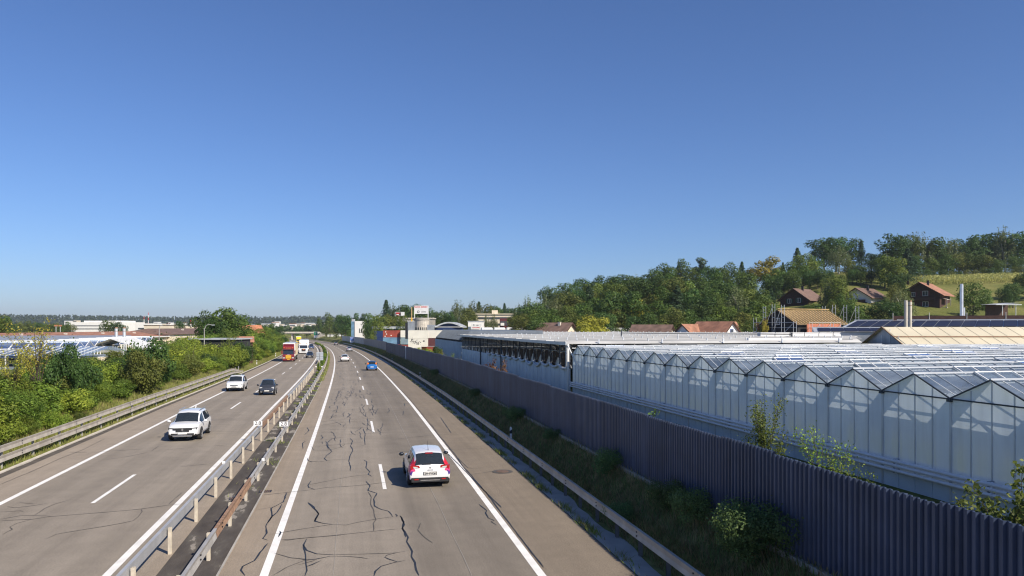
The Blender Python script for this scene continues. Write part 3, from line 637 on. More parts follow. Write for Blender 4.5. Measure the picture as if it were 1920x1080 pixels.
def trunk_mb(h, r, L=None, n=5, seed=0, upto=.75, lean=0):
    rn_ = random.Random(seed); m_ = MB(); pts = []; rs = []
    for i in range(6):
        t = i / 5; pts.append((rn_.uniform(-.02, .02) * h + lean * t * h, rn_.uniform(-.02, .02) * h, -.3 + (h * upto + .3) * t)); rs.append(r * (1 - .72 * t))
    m_.tube(pts, rs, 7)
    ends = [tuple(l[:3]) for l in L[:n]] if L is not None else [(rn_.uniform(-.25, .25) * h, rn_.uniform(-.25, .25) * h, h * rn_.uniform(.5, .85)) for _ in range(n)]
    for e in ends:
        zb = min(e[2] * .75, h * upto * .9) * rn_.uniform(.55, 1); b0 = (lean * zb, 0, zb)
        mid = ((e[0] + b0[0]) / 2 * .9, (e[1] + b0[1]) / 2 * .9, (e[2] + zb) / 2 - .02 * h)
        m_.tube([b0, mid, e], [r * .42, r * .28, r * .12], 5)
    return m_
PROTO = {}
def proto(key, h, crown, trunk, barkm='bark'):
    PROTO[key] = (h, crown, trunk, barkm)
def plant(key, name, cat, label, loc, H, group, w=1.0, rz=None, cmat=None):
    h, cm, tm, bk = PROTO[key]; s = H / h
    t_ = thing(name, label, cat, loc, random.uniform(0, 6.28) if rz is None else rz, group)
    t_.scale = (s * w, s * w, s)
    meshobj('crown' if cat == 'tree' else 'foliage', cm, t_)
    if tm is not None: meshobj('trunk' if cat == 'tree' else 'stem', tm, t_)
    return t_
def mk(key, kind, h, r, n, size, mkey, seed, barkm='bark', **kw):
    if kind == 'lobed':
        c, nr, L = lobed(h, r, kw.pop('nl', 20), n, seed, **kw); tm = trunk_mb(h, h * .022, L, 7, seed)
    elif kind == 'conifer': c, nr = conif(h, r, n, seed, **kw); tm = trunk_mb(h, h * .018, None, 0, seed, .96)
    elif kind == 'weep': c, nr = weep(h, r, n, seed); tm = trunk_mb(h, h * .018, None, 8, seed, .8)
    c[:, 2] *= h / np.percentile(c[:, 2], 99.4)
    me = leafmesh(name_of(mkey), c, nr, size, mkey, seed)
    to = tm.build('trunk_' + key, barkm); tmesh = to.data; bpy.data.objects.remove(to)
    proto(key, h, me, tmesh)
def name_of(m): return 'crown_' + m
# distant trees (nominal 15 m)
mk('round_a', 'lobed', 15, 5.6, 4200, .62, 'tree_mid', 1, nl=24); mk('round_b', 'lobed', 15, 5.2, 4200, .62, 'leaf_dark', 2, nl=26); mk('round_c', 'lobed', 15, 6.0, 4200, .62, 'tree_bright', 3, nl=20)
mk('round_d', 'lobed', 15, 5.4, 4200, .60, 'leaf_olive', 4, nl=28, base=.1); mk('tall_a', 'lobed', 17, 3.6, 3800, .6, 'tree_mid', 5, nl=26, lr=(.35, .55), top=.4); mk('tall_b', 'lobed', 17, 3.2, 3800, .58, 'leaf_dark', 6, nl=24, lr=(.35, .6), top=.5)
mk('yellow', 'lobed', 12, 4.2, 3200, .55, 'leaf_yellow', 7, nl=16); mk('birch', 'weep', 15, 4.2, 5400, .42, 'leaf_birch', 8, 'birch_bark'); mk('birch_b', 'weep', 15, 3.6, 5000, .42, 'leaf_birch', 9, 'birch_bark')
mk('spruce', 'conifer', 18, 4.6, 4600, .55, 'leaf_conifer', 10); mk('pine', 'lobed', 16, 4.2, 3000, .6, 'leaf_conifer', 12, nl=14, base=.45, flat=.55)
mk('oak', 'lobed', 16, 6.4, 4800, .62, 'leaf_dark', 13, nl=30, lr=(.2, .36)); mk('oak_b', 'lobed', 16, 6.2, 4800, .6, 'tree_mid', 14, nl=32, lr=(.2, .34))
# near shrubs (nominal 3 m)
def mkb(key, h, r, n, size, mkey, seed, nl=16, base=.0, lr=(.3, .5)):
    c, nr, L = lobed(h, r, nl, n, seed, base=base, lr=lr); rg = np.random.default_rng(seed)
    k = n // 14; i = rg.integers(0, len(c), k); up = c[i] + np.stack([rg.normal(0, .1, k), rg.normal(0, .1, k), rg.random(k) * .55], 1)       # upright shoots breaking the outline
    c = np.concatenate([c, up]); nr = np.concatenate([nr, rg.normal(size=(k, 3)) + [0, 0, .3]])
    me = leafmesh('foliage_' + mkey, c, nr, size, mkey, seed)
    to = trunk_mb(h, .035, L, 8, seed, .5).build('t', 'bark'); tm = to.data; bpy.data.objects.remove(to); proto(key, h, me, tm)
mkb('bush_a', 3, 1.9, 10000, .16, 'leaf_mid', 21, nl=26, lr=(.2, .38)); mkb('bush_b', 3, 1.8, 9000, .15, 'leaf_dark', 22, nl=24, lr=(.2, .38)); mkb('bush_c', 3, 2.0, 10000, .16, 'leaf_bright', 23, nl=26, lr=(.2, .36)); mkb('bush_d', 3, 1.7, 8000, .13, 'leaf_olive', 24, nl=24, lr=(.2, .38))
mkb('bush_e', 3, 1.9, 11000, .11, 'leaf_mid', 25, nl=24, lr=(.22, .38)); mkb('bush_y', 3, 1.6, 5000, .14, 'leaf_yellow', 26); mkb('bush_s', 3, 2.2, 7000, .14, 'leaf_shade', 27, nl=20, lr=(.2, .4))
def sapling(key, h, mkey, n, size, seed, spread=.35, barkm='bark', nb=16):     # slender many-stemmed young tree with leaves along its twigs
    rn_ = random.Random(seed); rg = np.random.default_rng(seed); m_ = MB(); cs = []
    for i in range(nb):
        az = rn_.uniform(0, 6.28); sp = rn_.uniform(.25, 1) * spread * h; z0 = h * rn_.uniform(.08, .45); z1 = h * rn_.uniform(.55, 1.0)
        p0 = (0, 0, z0 if i > 2 else 0); pm = (math.cos(az) * sp * .35, math.sin(az) * sp * .35, (z0 + z1) / 2); p1 = (math.cos(az) * sp, math.sin(az) * sp, z1)
        m_.tube([p0, pm, p1], [.018 * h / 4, .011 * h / 4, .005], 5)
        t = rg.random(n // nb) ** .7; a = np.array(pm); b = np.array(p1); q = a + (b - a) * t[:, None] + rg.normal(0, .055 * h * .5, (len(t), 3)) * (.4 + t[:, None]); cs.append(q)
    m_.tube([(0, 0, -.2), (0, 0, h * .45)], [.03 * h / 4, .02 * h / 4], 6)
    c = np.concatenate(cs); me = leafmesh('crown_' + mkey, c, rg.normal(size=c.shape) + [0, 0, .5], size, mkey, seed)
    to = m_.build('t', barkm); tm = to.data; bpy.data.objects.remove(to); proto(key, h, me, tm)
sapling('sap_green', 4, 'leaf_olive', 2600, .085, 31, .22, nb=22); sapling('sap_b', 4, 'leaf_bright', 1500, .08, 32, .25); sapling('sap_red', 3, 'leaf_red', 700, .15, 33, .3); sapling('sap_y', 4, 'leaf_yellow', 1500, .085, 34, .34, nb=24)
sapling('laurel', 3, 'leaf_olive', 2400, .12, 35, .3, nb=20); sapling('weed', 1, 'leaf_shade', 350, .07, 36, .5, nb=12)

def at(px, Y): x = (px - 960) * Y / FP; return (x, Y, GZ(x, Y))
def tree_px(key, px, ytop, Y, label, name='tree', w=1.0, group=None, cat='tree', rz=None):
    x, y, z = at(px, Y); H = (HC - (ytop - HY) * Y / FP) - z
    return plant(key, name, cat, label, (x, y, z - .1), max(H, 1.5), group, w, rz)
KN = {'round_a': ('broadleaf_tree', 'mid green broadleaf tree'), 'round_b': ('broadleaf_tree', 'dark green broadleaf tree'), 'round_c': ('broadleaf_tree', 'bright green broadleaf tree'), 'round_d': ('broadleaf_tree', 'olive green broadleaf tree'),
      'tall_a': ('broadleaf_tree', 'tall narrow mid green tree'), 'tall_b': ('broadleaf_tree', 'tall narrow dark tree'), 'yellow': ('yellowing_tree', 'yellowish tree'), 'birch': ('birch_tree', 'grey green weeping birch'), 'birch_b': ('birch_tree', 'slender weeping birch'),
      'spruce': ('spruce_tree', 'pointed dark spruce'), 'pine': ('pine_tree', 'flat topped dark pine'), 'oak': ('oak_tree', 'dark wide crowned oak'), 'oak_b': ('oak_tree', 'green wide crowned oak')}
# hand placed trees on the skyline and slope: (kind, px, top row, distance, width factor)
HILL = 'trees on the wooded slope'
sky_ = [('round_b', 872, 577, 430, .9), ('birch_b', 888, 568, 380, 1), ('spruce', 898, 566, 400, .8), ('round_d', 914, 572, 400, 1), ('round_a', 930, 574, 420, 1), ('spruce', 946, 569, 430, .7), ('round_b', 958, 577, 440, .9), ('round_b', 938, 578, 470, 1.2),
 ('birch', 972, 574, 240, .8), ('birch', 989, 559, 235, .8), ('birch', 1006, 566, 260, .8), ('birch', 1022, 555, 245, .9), ('birch_b', 1036, 575, 240, .9), ('round_b', 1031, 538, 300, .8), ('oak', 1050, 545, 310, .8), ('oak', 1073, 529, 320, .9), ('round_b', 1096, 522, 330, .9), ('oak', 1135, 517, 325, 1),
 ('tall_b', 1147, 523, 330, 1), ('oak', 1167, 515, 330, .9), ('round_a', 1190, 518, 330, 1), ('round_a', 1215, 512, 330, .9), ('oak_b', 1241, 494, 330, .9), ('round_a', 1258, 500, 335, 1), ('tall_a', 1276, 485, 335, .8), ('round_a', 1292, 502, 330, .9), ('pine', 1310, 484, 335, .7), ('oak', 1326, 500, 330, 1),
 ('round_b', 1345, 502, 335, .9), ('oak_b', 1366, 492, 330, .8), ('spruce', 1391, 491, 335, .8), ('round_d', 1408, 502, 325, .7), ('yellow', 1439, 483, 320, 1.2), ('round_b', 1456, 500, 325, .8), ('spruce', 1468, 492, 335, .7), ('spruce', 1495, 465, 320, 1.0), ('round_c', 1510, 476, 285, .9), ('oak', 1545, 447, 330, 1.0),
 ('oak', 1568, 445, 335, 1.1), ('birch', 1572, 462, 300, 1.25), ('oak', 1590, 447, 340, .9), ('spruce', 1615, 451, 325, .8), ('round_b', 1634, 474, 325, .9), ('round_a', 1650, 474, 320, .9), ('oak', 1674, 440, 320, 1.0), ('oak_b', 1700, 441, 330, .9), ('spruce', 1702, 466, 285, 1.3), ('birch_b', 1722, 441, 335, 1.1), ('tall_a', 1745, 446, 335, 1.2),
 ('round_b', 1764, 455, 335, .9), ('birch_b', 1786, 452, 335, 1), ('oak', 1810, 446, 335, .9), ('round_b', 1828, 450, 345, .9), ('oak', 1843, 440, 340, .9), ('tall_b', 1866, 438, 340, 1.1), ('birch_b', 1883, 431, 335, .8), ('oak', 1903, 439, 335, 1), ('oak', 1930, 436, 335, 1), ('oak', 1960, 440, 330, 1),
 ('round_a', 1745, 484, 318, .9), ('round_a', 1772, 478, 318, 1), ('round_d', 1800, 474, 320, 1), ('round_a', 1825, 476, 318, 1), ('round_d', 1848, 478, 316, 1), ('round_a', 1872, 486, 312, .7), ('tall_b', 1716, 480, 300, 1.2), ('round_b', 1905, 480, 315, 1),
 ('birch', 1382, 540, 215, 1.15), ('tall_a', 1410, 545, 222, 1.0), ('tall_a', 1432, 552, 225, .9), ('tall_a', 1448, 545, 235, .8), ('yellow', 1188, 560, 212, .8), ('round_c', 1135, 566, 225, .7), ('yellow', 1118, 592, 185, 1.6), ('yellow', 1098, 597, 183, 1.2), ('round_c', 1062, 573, 230, .8), ('round_d', 1110, 545, 270, .9),
 ('round_c', 1572, 520, 222, 1.05), ('round_c', 1562, 536, 228, .65), ('round_d', 1518, 568, 215, .6), ('round_a', 1490, 598, 208, .6), ('round_d', 1678, 531, 238, 1.0), ('round_c', 1700, 545, 240, .6), ('round_a', 1825, 529, 222, 1.15), ('round_a', 1848, 540, 228, .9), ('tall_a', 1662, 553, 225, .8),
 ('round_a', 1612, 580, 205, .7), ('round_d', 1632, 574, 205, .8), ('round_a', 1652, 572, 205, .7), ('round_b', 1640, 484, 292, .9), ('oak', 1668, 482, 286, .9), ('round_a', 1655, 502, 273, .9), ('round_b', 1684, 500, 280, .9), ('round_a', 1460, 505, 275, 1), ('tall_a', 1480, 492, 282, 1.2), ('round_d', 1592, 488, 280, .9), ('round_b', 1606, 496, 274, .9), ('round_a', 1624, 500, 272, .9), ('round_b', 1450, 520, 255, 1.0), ('oak_b', 1527, 480, 290, .8), ('round_a', 1506, 498, 273, .8), ('round_b', 1532, 503, 270, .8), ('round_b', 1518, 508, 268, .7), ('round_a', 1488, 508, 268, .8), ('round_b', 1545, 520, 262, .8), ('round_a', 1580, 515, 264, .8), ('round_b', 1672, 512, 266, .8), ('round_b', 1556, 505, 272, .8), ('round_b', 1598, 504, 271, .9), ('round_a', 1614, 508, 269, .8), ('round_b', 1634, 508, 270, .9), ('oak_b', 1572, 552, 212, .9), ('round_b', 1592, 570, 208, .7), ('round_b', 1545, 512, 270, .8), ('round_d', 1560, 566, 206, .8), ('round_a', 1470, 512, 271, .8), ('oak', 1900, 530, 240, 1.2), ('oak', 1925, 510, 250, 1.2), ('oak', 1960, 500, 250, 1.3), ('round_b', 1885, 540, 235, 1), ('round_b', 1650, 520, 275, 1.2), ('round_b', 1612, 515, 285, 1), ('spruce', 1605, 500, 300, 1), ('round_b', 1632, 506, 292, 1.1), ('round_b', 1540, 510, 265, .9)]
occ = []
rn = random.Random(77)
items = [(k, px, ty, Y, w_ * (1.3 if Y > 262 else 1.0)) for (k, px, ty, Y, w_) in sky_]
def free(px, Y, ytop):
    if 1450 < px < 1560 and 200 < Y < 268: return False
    if 1574 < px < 1670 and 200 < Y < 266: return False
    if 1692 < px: return False
    if px < 1140 and Y < 190: return False
    return True
for Y, step, h0, h1 in ((325, 17, 12, 17), (308, 18, 12, 17), (290, 19, 12, 17), (272, 20, 11, 16), (255, 21, 10, 15), (236, 22, 9, 14), (218, 23, 8, 13), (202, 23, 6, 10), (188, 24, 4, 7)):
    px = 965 + rn.uniform(0, 20)
    while px < 1700:
        YY = Y + rn.uniform(-8, 8)
        kk = rn.choice(['round_a', 'round_b', 'round_a', 'round_d', 'oak', 'oak_b', 'round_c', 'tall_a', 'round_b', 'oak_b', 'birch', 'spruce'] if Y > 215 else ['round_a', 'round_d', 'round_c', 'round_b', 'oak_b'])
        x, y, z = at(px, YY); H = rn.uniform(h0, h1); ty = HY - (z + H - HC) * FP / YY
        skyl = lerp([(960, 580), (1000, 562), (1060, 540), (1130, 522), (1230, 508), (1400, 506), (1500, 485), (1600, 465), (1700, 470)], px)
        if ty > skyl + 3 and free(px, YY, ty) and not (Y == 188 and rn.random() < .35): items.append((kk, px, ty, YY, rn.uniform(1.1, 1.5)))
        px += step * rn.uniform(.75, 1.25)
ORD = ['first', 'second', 'third', 'fourth', 'fifth', 'sixth', 'seventh', 'eighth', 'ninth', 'tenth', 'eleventh', 'twelfth', 'thirteenth', 'fourteenth', 'fifteenth', 'sixteenth', 'seventeenth', 'eighteenth', 'nineteenth', 'twentieth']
TENS = ['', '', 'twent', 'thirt', 'fort', 'fift', 'sixt', 'sevent', 'eight']
def nth(i):
    n = i + 1
    return ORD[i] if i < 20 else (TENS[n // 10] + 'ieth' if n % 10 == 0 else TENS[n // 10] + 'y-' + ORD[n % 10 - 1])
def region(px, Y):
    a = 'at the left end' if px < 1020 else 'above the dark brown roof' if px < 1095 else 'left of the red roofs' if px < 1230 else 'above the red roofs' if px < 1400 else 'left of the scaffold' if px < 1450 else 'near the leftmost chalet' if px < 1545 else 'near the white chalet' if px < 1670 else 'near the maize field' if px < 1800 else 'at the far right'
    b = 'hill crest' if Y >= 310 else 'upper slope' if Y >= 265 else 'middle slope' if Y >= 222 else 'foot of the slope'
    return b, a
cnt = {}
for k, px, ty, Y, w_ in sorted(items, key=lambda q: q[1]):
    b, a = region(px, Y); key = (KN[k][1], b, a); cnt[key] = cnt.get(key, 0) + 1
tot = dict(cnt); seen = {}
for k, px, ty, Y, w_ in sorted(items, key=lambda q: q[1]):
    b, a = region(px, Y); key = (KN[k][1], b, a); seen[key] = seen.get(key, 0) + 1
    lab = KN[k][1] + ', ' + b + ' ' + a + ('' if tot[key] == 1 else ', ' + nth(seen[key] - 1) + ' from left')
    tree_px(k, px, ty, Y, lab, KN[k][0], w_, HILL)
rn = random.Random(31)
for i in range(16):
    px = 1708 + i * 15; x, y, z = at(px, 307 + rn.uniform(-3, 3)); plant(rn.choice(['round_a', 'round_d', 'round_b']), 'hedge_shrub', 'shrub', 'low shrub under the crest trees above the maize field, ' + nth(i) + ' from the left', (x, y, z - .3), rn.uniform(3.5, 5.5), 'shrubs above the maize field', 1.3)
# trees of the middle distance, behind the motorway bend
MID = [('tall_a', 597, 596, 420, .9, 'slender tree right of the overpass, leftmost beside the green road sign'), ('tall_a', 618, 586, 380, 1, 'tall green tree behind the far bend of the motorway'), ('round_a', 640, 591, 400, 1, 'rounded tree between the bend and the white tower building'), ('round_b', 648, 590, 440, 1, 'dark tree just left of the white tower building'),
 ('tall_b', 668, 587, 450, .8, 'narrow tree rising behind the white tower building'), ('tall_b', 681, 588, 450, .8, 'narrow dark tree right behind the white tower'), ('spruce', 724, 563, 380, 1.1, 'tall pointed spruce left of the small billboard'), ('round_a', 697, 588, 330, 1, 'green tree half hiding the white tower building'), ('round_b', 690, 606, 270, .8, 'dark shrubby tree in front of the white tower building'),
 ('round_c', 712, 592, 300, 1.1, 'leafy tree left of the red container'), ('round_d', 728, 590, 305, 1, 'olive tree behind the red container'), ('round_a', 742, 592, 310, 1, 'green tree behind the long grey roof'), ('round_c', 756, 592, 300, .9, 'bright tree left of the round tower building'), ('birch', 735, 573, 400, 1, 'pale tree behind the small billboard'),
 ('round_b', 748, 574, 400, .8, 'dark tree behind the small billboard'), ('tall_b', 762, 572, 400, 1.1, 'dark tree just left of the yellow crane mast'), ('round_b', 770, 573, 410, 1, 'dark tree behind the yellow crane mast'), ('round_b', 789, 571, 400, 1.0, 'dark tree peeping over the big sign board'), ('round_d', 800, 592, 380, 1, 'dark tree below the big sign board'),
 ('round_b', 815, 583, 430, .7, 'small dark tree right of the big sign board'), ('round_a', 824, 583, 340, .9, 'rounded green tree right of the round tower'), ('round_b', 838, 584, 345, .9, 'rounded dark tree behind the curved roof'), ('birch_b', 858, 567, 350, 1.1, 'tall grey green birch behind the white sign cube'), ('round_d', 876, 578, 300, 1, 'olive tree right behind the white sign cube'),
 ('round_d', 886, 586, 290, .8, 'lower olive tree behind the white sign cube'), ('birch', 912, 592, 270, .7, 'pale birch in front of the flat roofed building'), ('birch', 925, 590, 272, .7, 'second pale birch beside the dark red building'), ('round_c', 612, 608, 360, 1.2, 'rounded bush tree on the bank right of the green sign'), ('round_d', 630, 611, 330, 1.1, 'olive shrubby tree above the far noise wall'),
 ('round_c', 645, 614, 300, 1, 'bright shrubby tree behind the far noise wall'), ('round_a', 603, 612, 420, 1, 'green shrubby tree next to the overpass end'), ('round_a', 655, 618, 290, .7, 'small green tree left of the blue sign'), ('round_c', 700, 618, 262, .6, 'low bright shrub tree below the white tower'), ('round_b', 846, 588, 330, .8, 'dark tree between curved roof and sign cube'),
 ('round_a', 418, 577, 165, 1.35, 'large bright tree crown on the left, taller right one of the pair'), ('round_a', 438, 586, 170, 1.1, 'right side tree of the tall left group'), ('oak_b', 386, 583, 168, 1.1, 'large left tree of the tall pair behind the lamp'), ('round_b', 402, 596, 160, 1.1, 'lower dark tree between the tall pair'),
 ('round_a', 428, 616, 150, 1.0, 'leafy tree in front of the orange roofed house, left one'), ('round_d', 468, 622, 190, 1.0, 'leafy tree in front of the orange roofed house, right one'), ('round_a', 462, 606, 230, .9, 'green tree right of the tall left pair'), ('round_b', 488, 606, 290, .9, 'dark tree behind the left bushes before the overpass'), ('round_a', 508, 606, 310, .9, 'mid green tree behind the left bushes near the overpass'), ('round_b', 524, 611, 330, .8, 'last dark tree on the left before the overpass'), ('round_d', 476, 614, 250, .8, 'olive tree among the left bushes near the orange roof'),
 ('round_b', 6, 594, 190, 1.0, 'dark green tree at the left picture edge'), ('round_a', -12, 588, 180, 1.1, 'green tree cut by the left picture edge'), ('round_b', 22, 606, 220, .8, 'dark tree beside the left end of the red roof'),
 ('round_a', 201, 600, 330, 1.2, 'tree in front of the long white building'), ('round_b', 219, 603, 330, .9, 'dark tree right of the long white building'), ('round_b', 232, 608, 340, .9, 'low dark tree behind the two flues'), ('round_b', 338, 601, 360, 1.0, 'round dark tree behind the right red roof'), ('round_a', 455, 598, 420, 1, 'far tree right of the tall left group'),
 ('round_b', 556, 611, 650, 1.0, 'tree above the overpass deck, left one'), ('round_b', 575, 609, 670, 1.2, 'tree above the overpass deck, right one')]
for k, px, ty, Y, w_, lab in MID:
    if px > 585:
        while tangent_d((px - 960) * Y / FP, min(Y, 700)) < 8.5 and Y < 690: Y += 5
    tree_px(k, px, ty, Y, lab, KN[k][0], w_, 'trees of the middle distance')
rn = random.Random(5)
for i in range(14):
    px = 38 + i * 7.6; tree_px(rn.choice(['round_a', 'round_b', 'round_d']), px, 603 + rn.uniform(-2, 6), rn.uniform(420, 560), 'tree of the distant grove behind the left red roof, ' + nth(i) + ' from the left', 'broadleaf_tree', 1.1, 'trees of the distant grove')

# bushes along the left verge
kb = ['bush_a', 'bush_b', 'bush_c', 'bush_e', 'bush_c', 'bush_a', 'bush_e', 'bush_e', 'bush_d']
kl = {'bush_a': 'mid green leafy bush', 'bush_b': 'dark green dense bush', 'bush_c': 'bright green bush', 'bush_d': 'olive green bush', 'bush_e': 'fine leaved green bush', 'bush_y': 'yellowish bush', 'bush_s': 'shaded dark bush'}
rn = random.Random(9); bl = []
for row, (d, step, h0, h1) in enumerate(((-24.4, 2.2, 1.3, 2.0), (-26.0, 2.6, 2.7, 3.6), (-29.2, 3.0, 3.7, 4.6), (-32.2, 3.6, 3.4, 4.6))):
    s = 19 + row * 1.2
    while s < 330:
        if not (row == 0 and 52 < s < 110):
            H = rn.uniform(h0, h1) * lerp([(20, 1), (42, .95), (54, .64), (72, .6), (88, .75), (120, .88), (160, 1.15), (220, 1.4)], s); kk = rn.choice(kb)
            if s < 46 and row < 3: kk = rn.choice(['bush_c', 'bush_c', 'bush_a', 'bush_e'])
            bl.append((s + rn.uniform(-1, 1), d + rn.uniform(-.7, .7), H, kk, row))
        s += step * (1 + s / 140) * rn.uniform(.8, 1.2)
bl.sort(key=lambda q: (q[4], q[0])); rows = ['front row', 'second row', 'third row', 'rear row']; c4 = [0] * 4
for s, d, H, kk, row in bl:
    c4[row] += 1; x, y, z = RP(s, d); z = GZ(x, y)
    plant(kk, 'bush', 'bush', kl[kk] + ', ' + rows[row] + ' of the left hedge, ' + nth(c4[row] - 1) + ' from viewer', (x, y, z - .15), H, 'bushes left of the motorway', rn.uniform(1.05, 1.4))
for px, ty, Y, k, lab in ((70, 598, 56, 'sap_y', 'spindly yellowing young tree rising over the bushes at far left'), (22, 640, 52, 'sap_y', 'thin yellowish sapling at the left picture edge'), (122, 640, 61, 'bush_b', 'narrow dark pointed tree rising from the left bushes'), (285, 632, 78, 'bush_b', 'dark tree rising from the bushes before the white greenhouse roof'),
     (268, 640, 74, 'bush_d', 'dark bushy tree just left of the white greenhouse roof'), (355, 655, 100, 'bush_d', 'brownish shrub below the white greenhouse roof'), (430, 625, 130, 'sap_b', 'feathery green young tree behind the small roadside sign'), (360, 628, 105, 'sap_b', 'feathery sapling before the dark flat roof'), (424, 643, 125, 'bush_a', 'green bush below the dark flat roof, left one'), (438, 641, 127, 'bush_c', 'green bush below the dark flat roof, middle one'), (452, 639, 130, 'bush_b', 'green bush below the dark flat roof, right one'), (160, 668, 64, 'bush_b', 'small dark tree before the left greenhouse end')):
    x, y, z = at(px, Y); H = (HC - (ty - HY) * Y / FP) - z
    plant(k, 'young_tree', 'tree', lab, (x, y, z - .1), H, 'young trees over the left bushes', 1.0 if k[:4] != 'bush' else (.55 if px < 200 else .8))
# shrubs of the shaded bank, saplings behind the wall
for i, (px, py, H, k, lab) in enumerate(((1180, 905, 1.15, 'bush_s', 'dark leafy shrub on the shaded bank against the noise wall'), (1165, 925, .9, 'bush_s', 'low shrub with pale shoots on the shaded bank'), (1300, 965, 1.1, 'bush_s', 'dark shrub on the bank near the wall foot'), (1345, 985, 1.2, 'bush_s', 'dense dark shrub at the wall foot, lower right'),
     (1430, 1020, 1.5, 'bush_s', 'broad dark shrub touching the wall in the lower right corner'), (1490, 1030, 1.6, 'bush_s', 'nearest dark shrub beneath the corrugated wall'), (990, 790, 1.0, 'bush_s', 'dark shrub on the bank beyond the nearest delineator'), (975, 778, .9, 'bush_s', 'low dark shrub near the nearest delineator post'), (840, 700, 1.0, 'bush_s', 'small dark shrub on the far bank'), (1060, 830, .8, 'bush_s', 'low plant on the bank in the wall shadow'), (905, 742, .9, 'bush_s', 'low dark plant on the bank behind the guardrail'))):
    x, y, z = ground_px(px, py, .8)
    for _ in range(6):
        z = GZ(x, y); x, y, z = ground_px(px, py, z - prof(y))
    d = tangent_d(x, y)
    if d > 4.9: x -= (d - 4.9)
    plant(k, 'shrub', 'shrub', lab, (x, y, GZ(x, y) - .1), H, 'shrubs on the shaded bank', 1.0)
for px, ty, dd, k, lab, w_ in ((1440, 738, 7.3, 'sap_green', 'slender leafy sapling standing above the noise wall before the greenhouse', .9), (1548, 792, 6.6, 'sap_b', 'leaning thin sapling above the wall, right of the tall sapling', .9), (1592, 842, 6.3, 'sap_b', 'small bright shoot just above the wall edge', .9), (1905, 866, 7.0, 'laurel', 'broad leaved bush over the wall at the right picture edge', 1.0),
     (1858, 915, 6.4, 'laurel', 'low sunlit twigs over the wall left of the broad leaved bush', 1.0), (918, 670, 7.5, 'sap_red', 'reddish leaved shrub above the wall, left one', 1.1), (938, 671, 7.4, 'sap_red', 'reddish and green shrub above the wall, right one', .9), (828, 655, 6.8, 'sap_y', 'bright yellow green shrub behind the wall, left end', .6), (845, 660, 6.8, 'sap_b', 'bright green shrub behind the wall, middle', 1),
     (862, 668, 6.8, 'sap_y', 'bright yellow green shrub behind the wall, right end', .5), (818, 648, 9, 'bush_b', 'dark bush between the containers and the ribbed hall', .8), (797, 650, 9, 'bush_a', 'green bush in front of the graffiti container', .8), (782, 650, 9, 'bush_c', 'low green bush left of the bush at the graffiti container', .8), (806, 652, 7.5, 'bush_c', 'bright bush in front of the white container', .6), (1197, 762, 6.6, 'weed', 'tiny shoot peeping over the middle of the wall', 1)):
    rr = (px - 960) / FP; best = None
    for s in np.arange(0, 260, .5):
        q = RP(s, dd)
        if best is None or abs(q[0] / max(q[1], 1) - rr) < best[0]: best = (abs(q[0] / max(q[1], 1) - rr), q)
    x, y, _z = best[1]; z = GZ(x, y); H = (HC - (ty - HY) * y / FP) - z
    plant(k, 'sapling', 'sapling', lab, (x, y, z - .1), max(.6, H), 'plants behind the noise wall', w_, rz=px * .7)
# median shrubs
rn = random.Random(3); i = 0; s = 108
while s < 400:
    H = rn.uniform(.8, 1.5) if s > 118 else .5; x, y, z = RP(s, -9.95 + rn.uniform(-.2, .2))
    plant(rn.choice(['bush_c', 'bush_a', 'bush_b']), 'bush', 'bush', 'green bush between the median guardrails, ' + nth(i) + ' from the viewer', (x, y, z - .1), H, 'bushes in the median', .62); i += 1; s += rn.uniform(2.6, 5)
# grass (uncountable)
def blades(name, area, n, h0, h1, wd, mats, seed, lean=.35):
    rg = np.random.default_rng(seed); P_ = np.array([area(rg) for _ in range(n)]); hh = rg.uniform(h0, h1, n); th = rg.uniform(0, 6.28, n); dx = np.cos(th) * wd; dy = np.sin(th) * wd
    lx = rg.normal(0, lean, n) * hh; ly = rg.normal(0, lean, n) * hh
    v = np.stack([P_ + np.stack([-dx, -dy, -.03 + 0 * dx], 1), P_ + np.stack([dx, dy, -.03 + 0 * dx], 1), P_ + np.stack([lx, ly, hh], 1)], 1).reshape(-1, 3)
    me = bpy.data.meshes.new(name); me.vertices.add(3 * n); me.vertices.foreach_set('co', v.ravel()); me.loops.add(3 * n); me.loops.foreach_set('vertex_index', np.arange(3 * n)); me.polygons.add(n); me.polygons.foreach_set('loop_start', np.arange(0, 3 * n, 3)); me.update(calc_edges=True)
    for k in mats: me.materials.append(M[k])
    me.polygons.foreach_set('material_index', (rg.random(n) < .35).astype(int) if len(mats) > 1 else np.zeros(n, int)); o = meshobj(name, me); tag(o, kind='stuff'); return o
def area_sd(s0, s1, d0, d1, pw=1.0, patch=None):
    def f(rg):
        while True:
            s = s0 + (s1 - s0) * rg.random() ** pw; d = rg.uniform(d0, d1)
            if patch and math.sin(s * 1.9 + d * 3) + math.sin(s * .83) * .8 + rg.normal(0, .5) < patch: continue
            p = RP(s, d); return (p[0], p[1], GZ(p[0], p[1]))
    return f
o = blades('verge_grass', area_sd(20, 260, -25.8, -22.1, 1.7), 60000, .12, .5, .018, ['grass_blade', 'grass_dry'], 1); o['label'] = 'sunlit tall grass between the left guardrail and the bushes'
o = blades('verge_grass', area_sd(20, 130, -22.3, -21.75, 1.4), 9000, .05, .18, .014, ['grass_blade', 'grass_dry'], 2); o['label'] = 'short grass along the kerb below the left guardrail'
o = blades('bank_grass', area_sd(2, 200, 3.5, 5.36, 1.6), 70000, .10, .38, .016, ['grass_dry', 'leaf_shade'], 3); o['label'] = 'rough dark grass on the shaded bank below the noise wall'
o = blades('bank_grass', area_sd(190, 420, 3.4, 5.3, 1.2), 16000, .2, .6, .05, ['grass_blade', 'grass_dry'], 4); o['label'] = 'dry sunlit grass on the far bank'
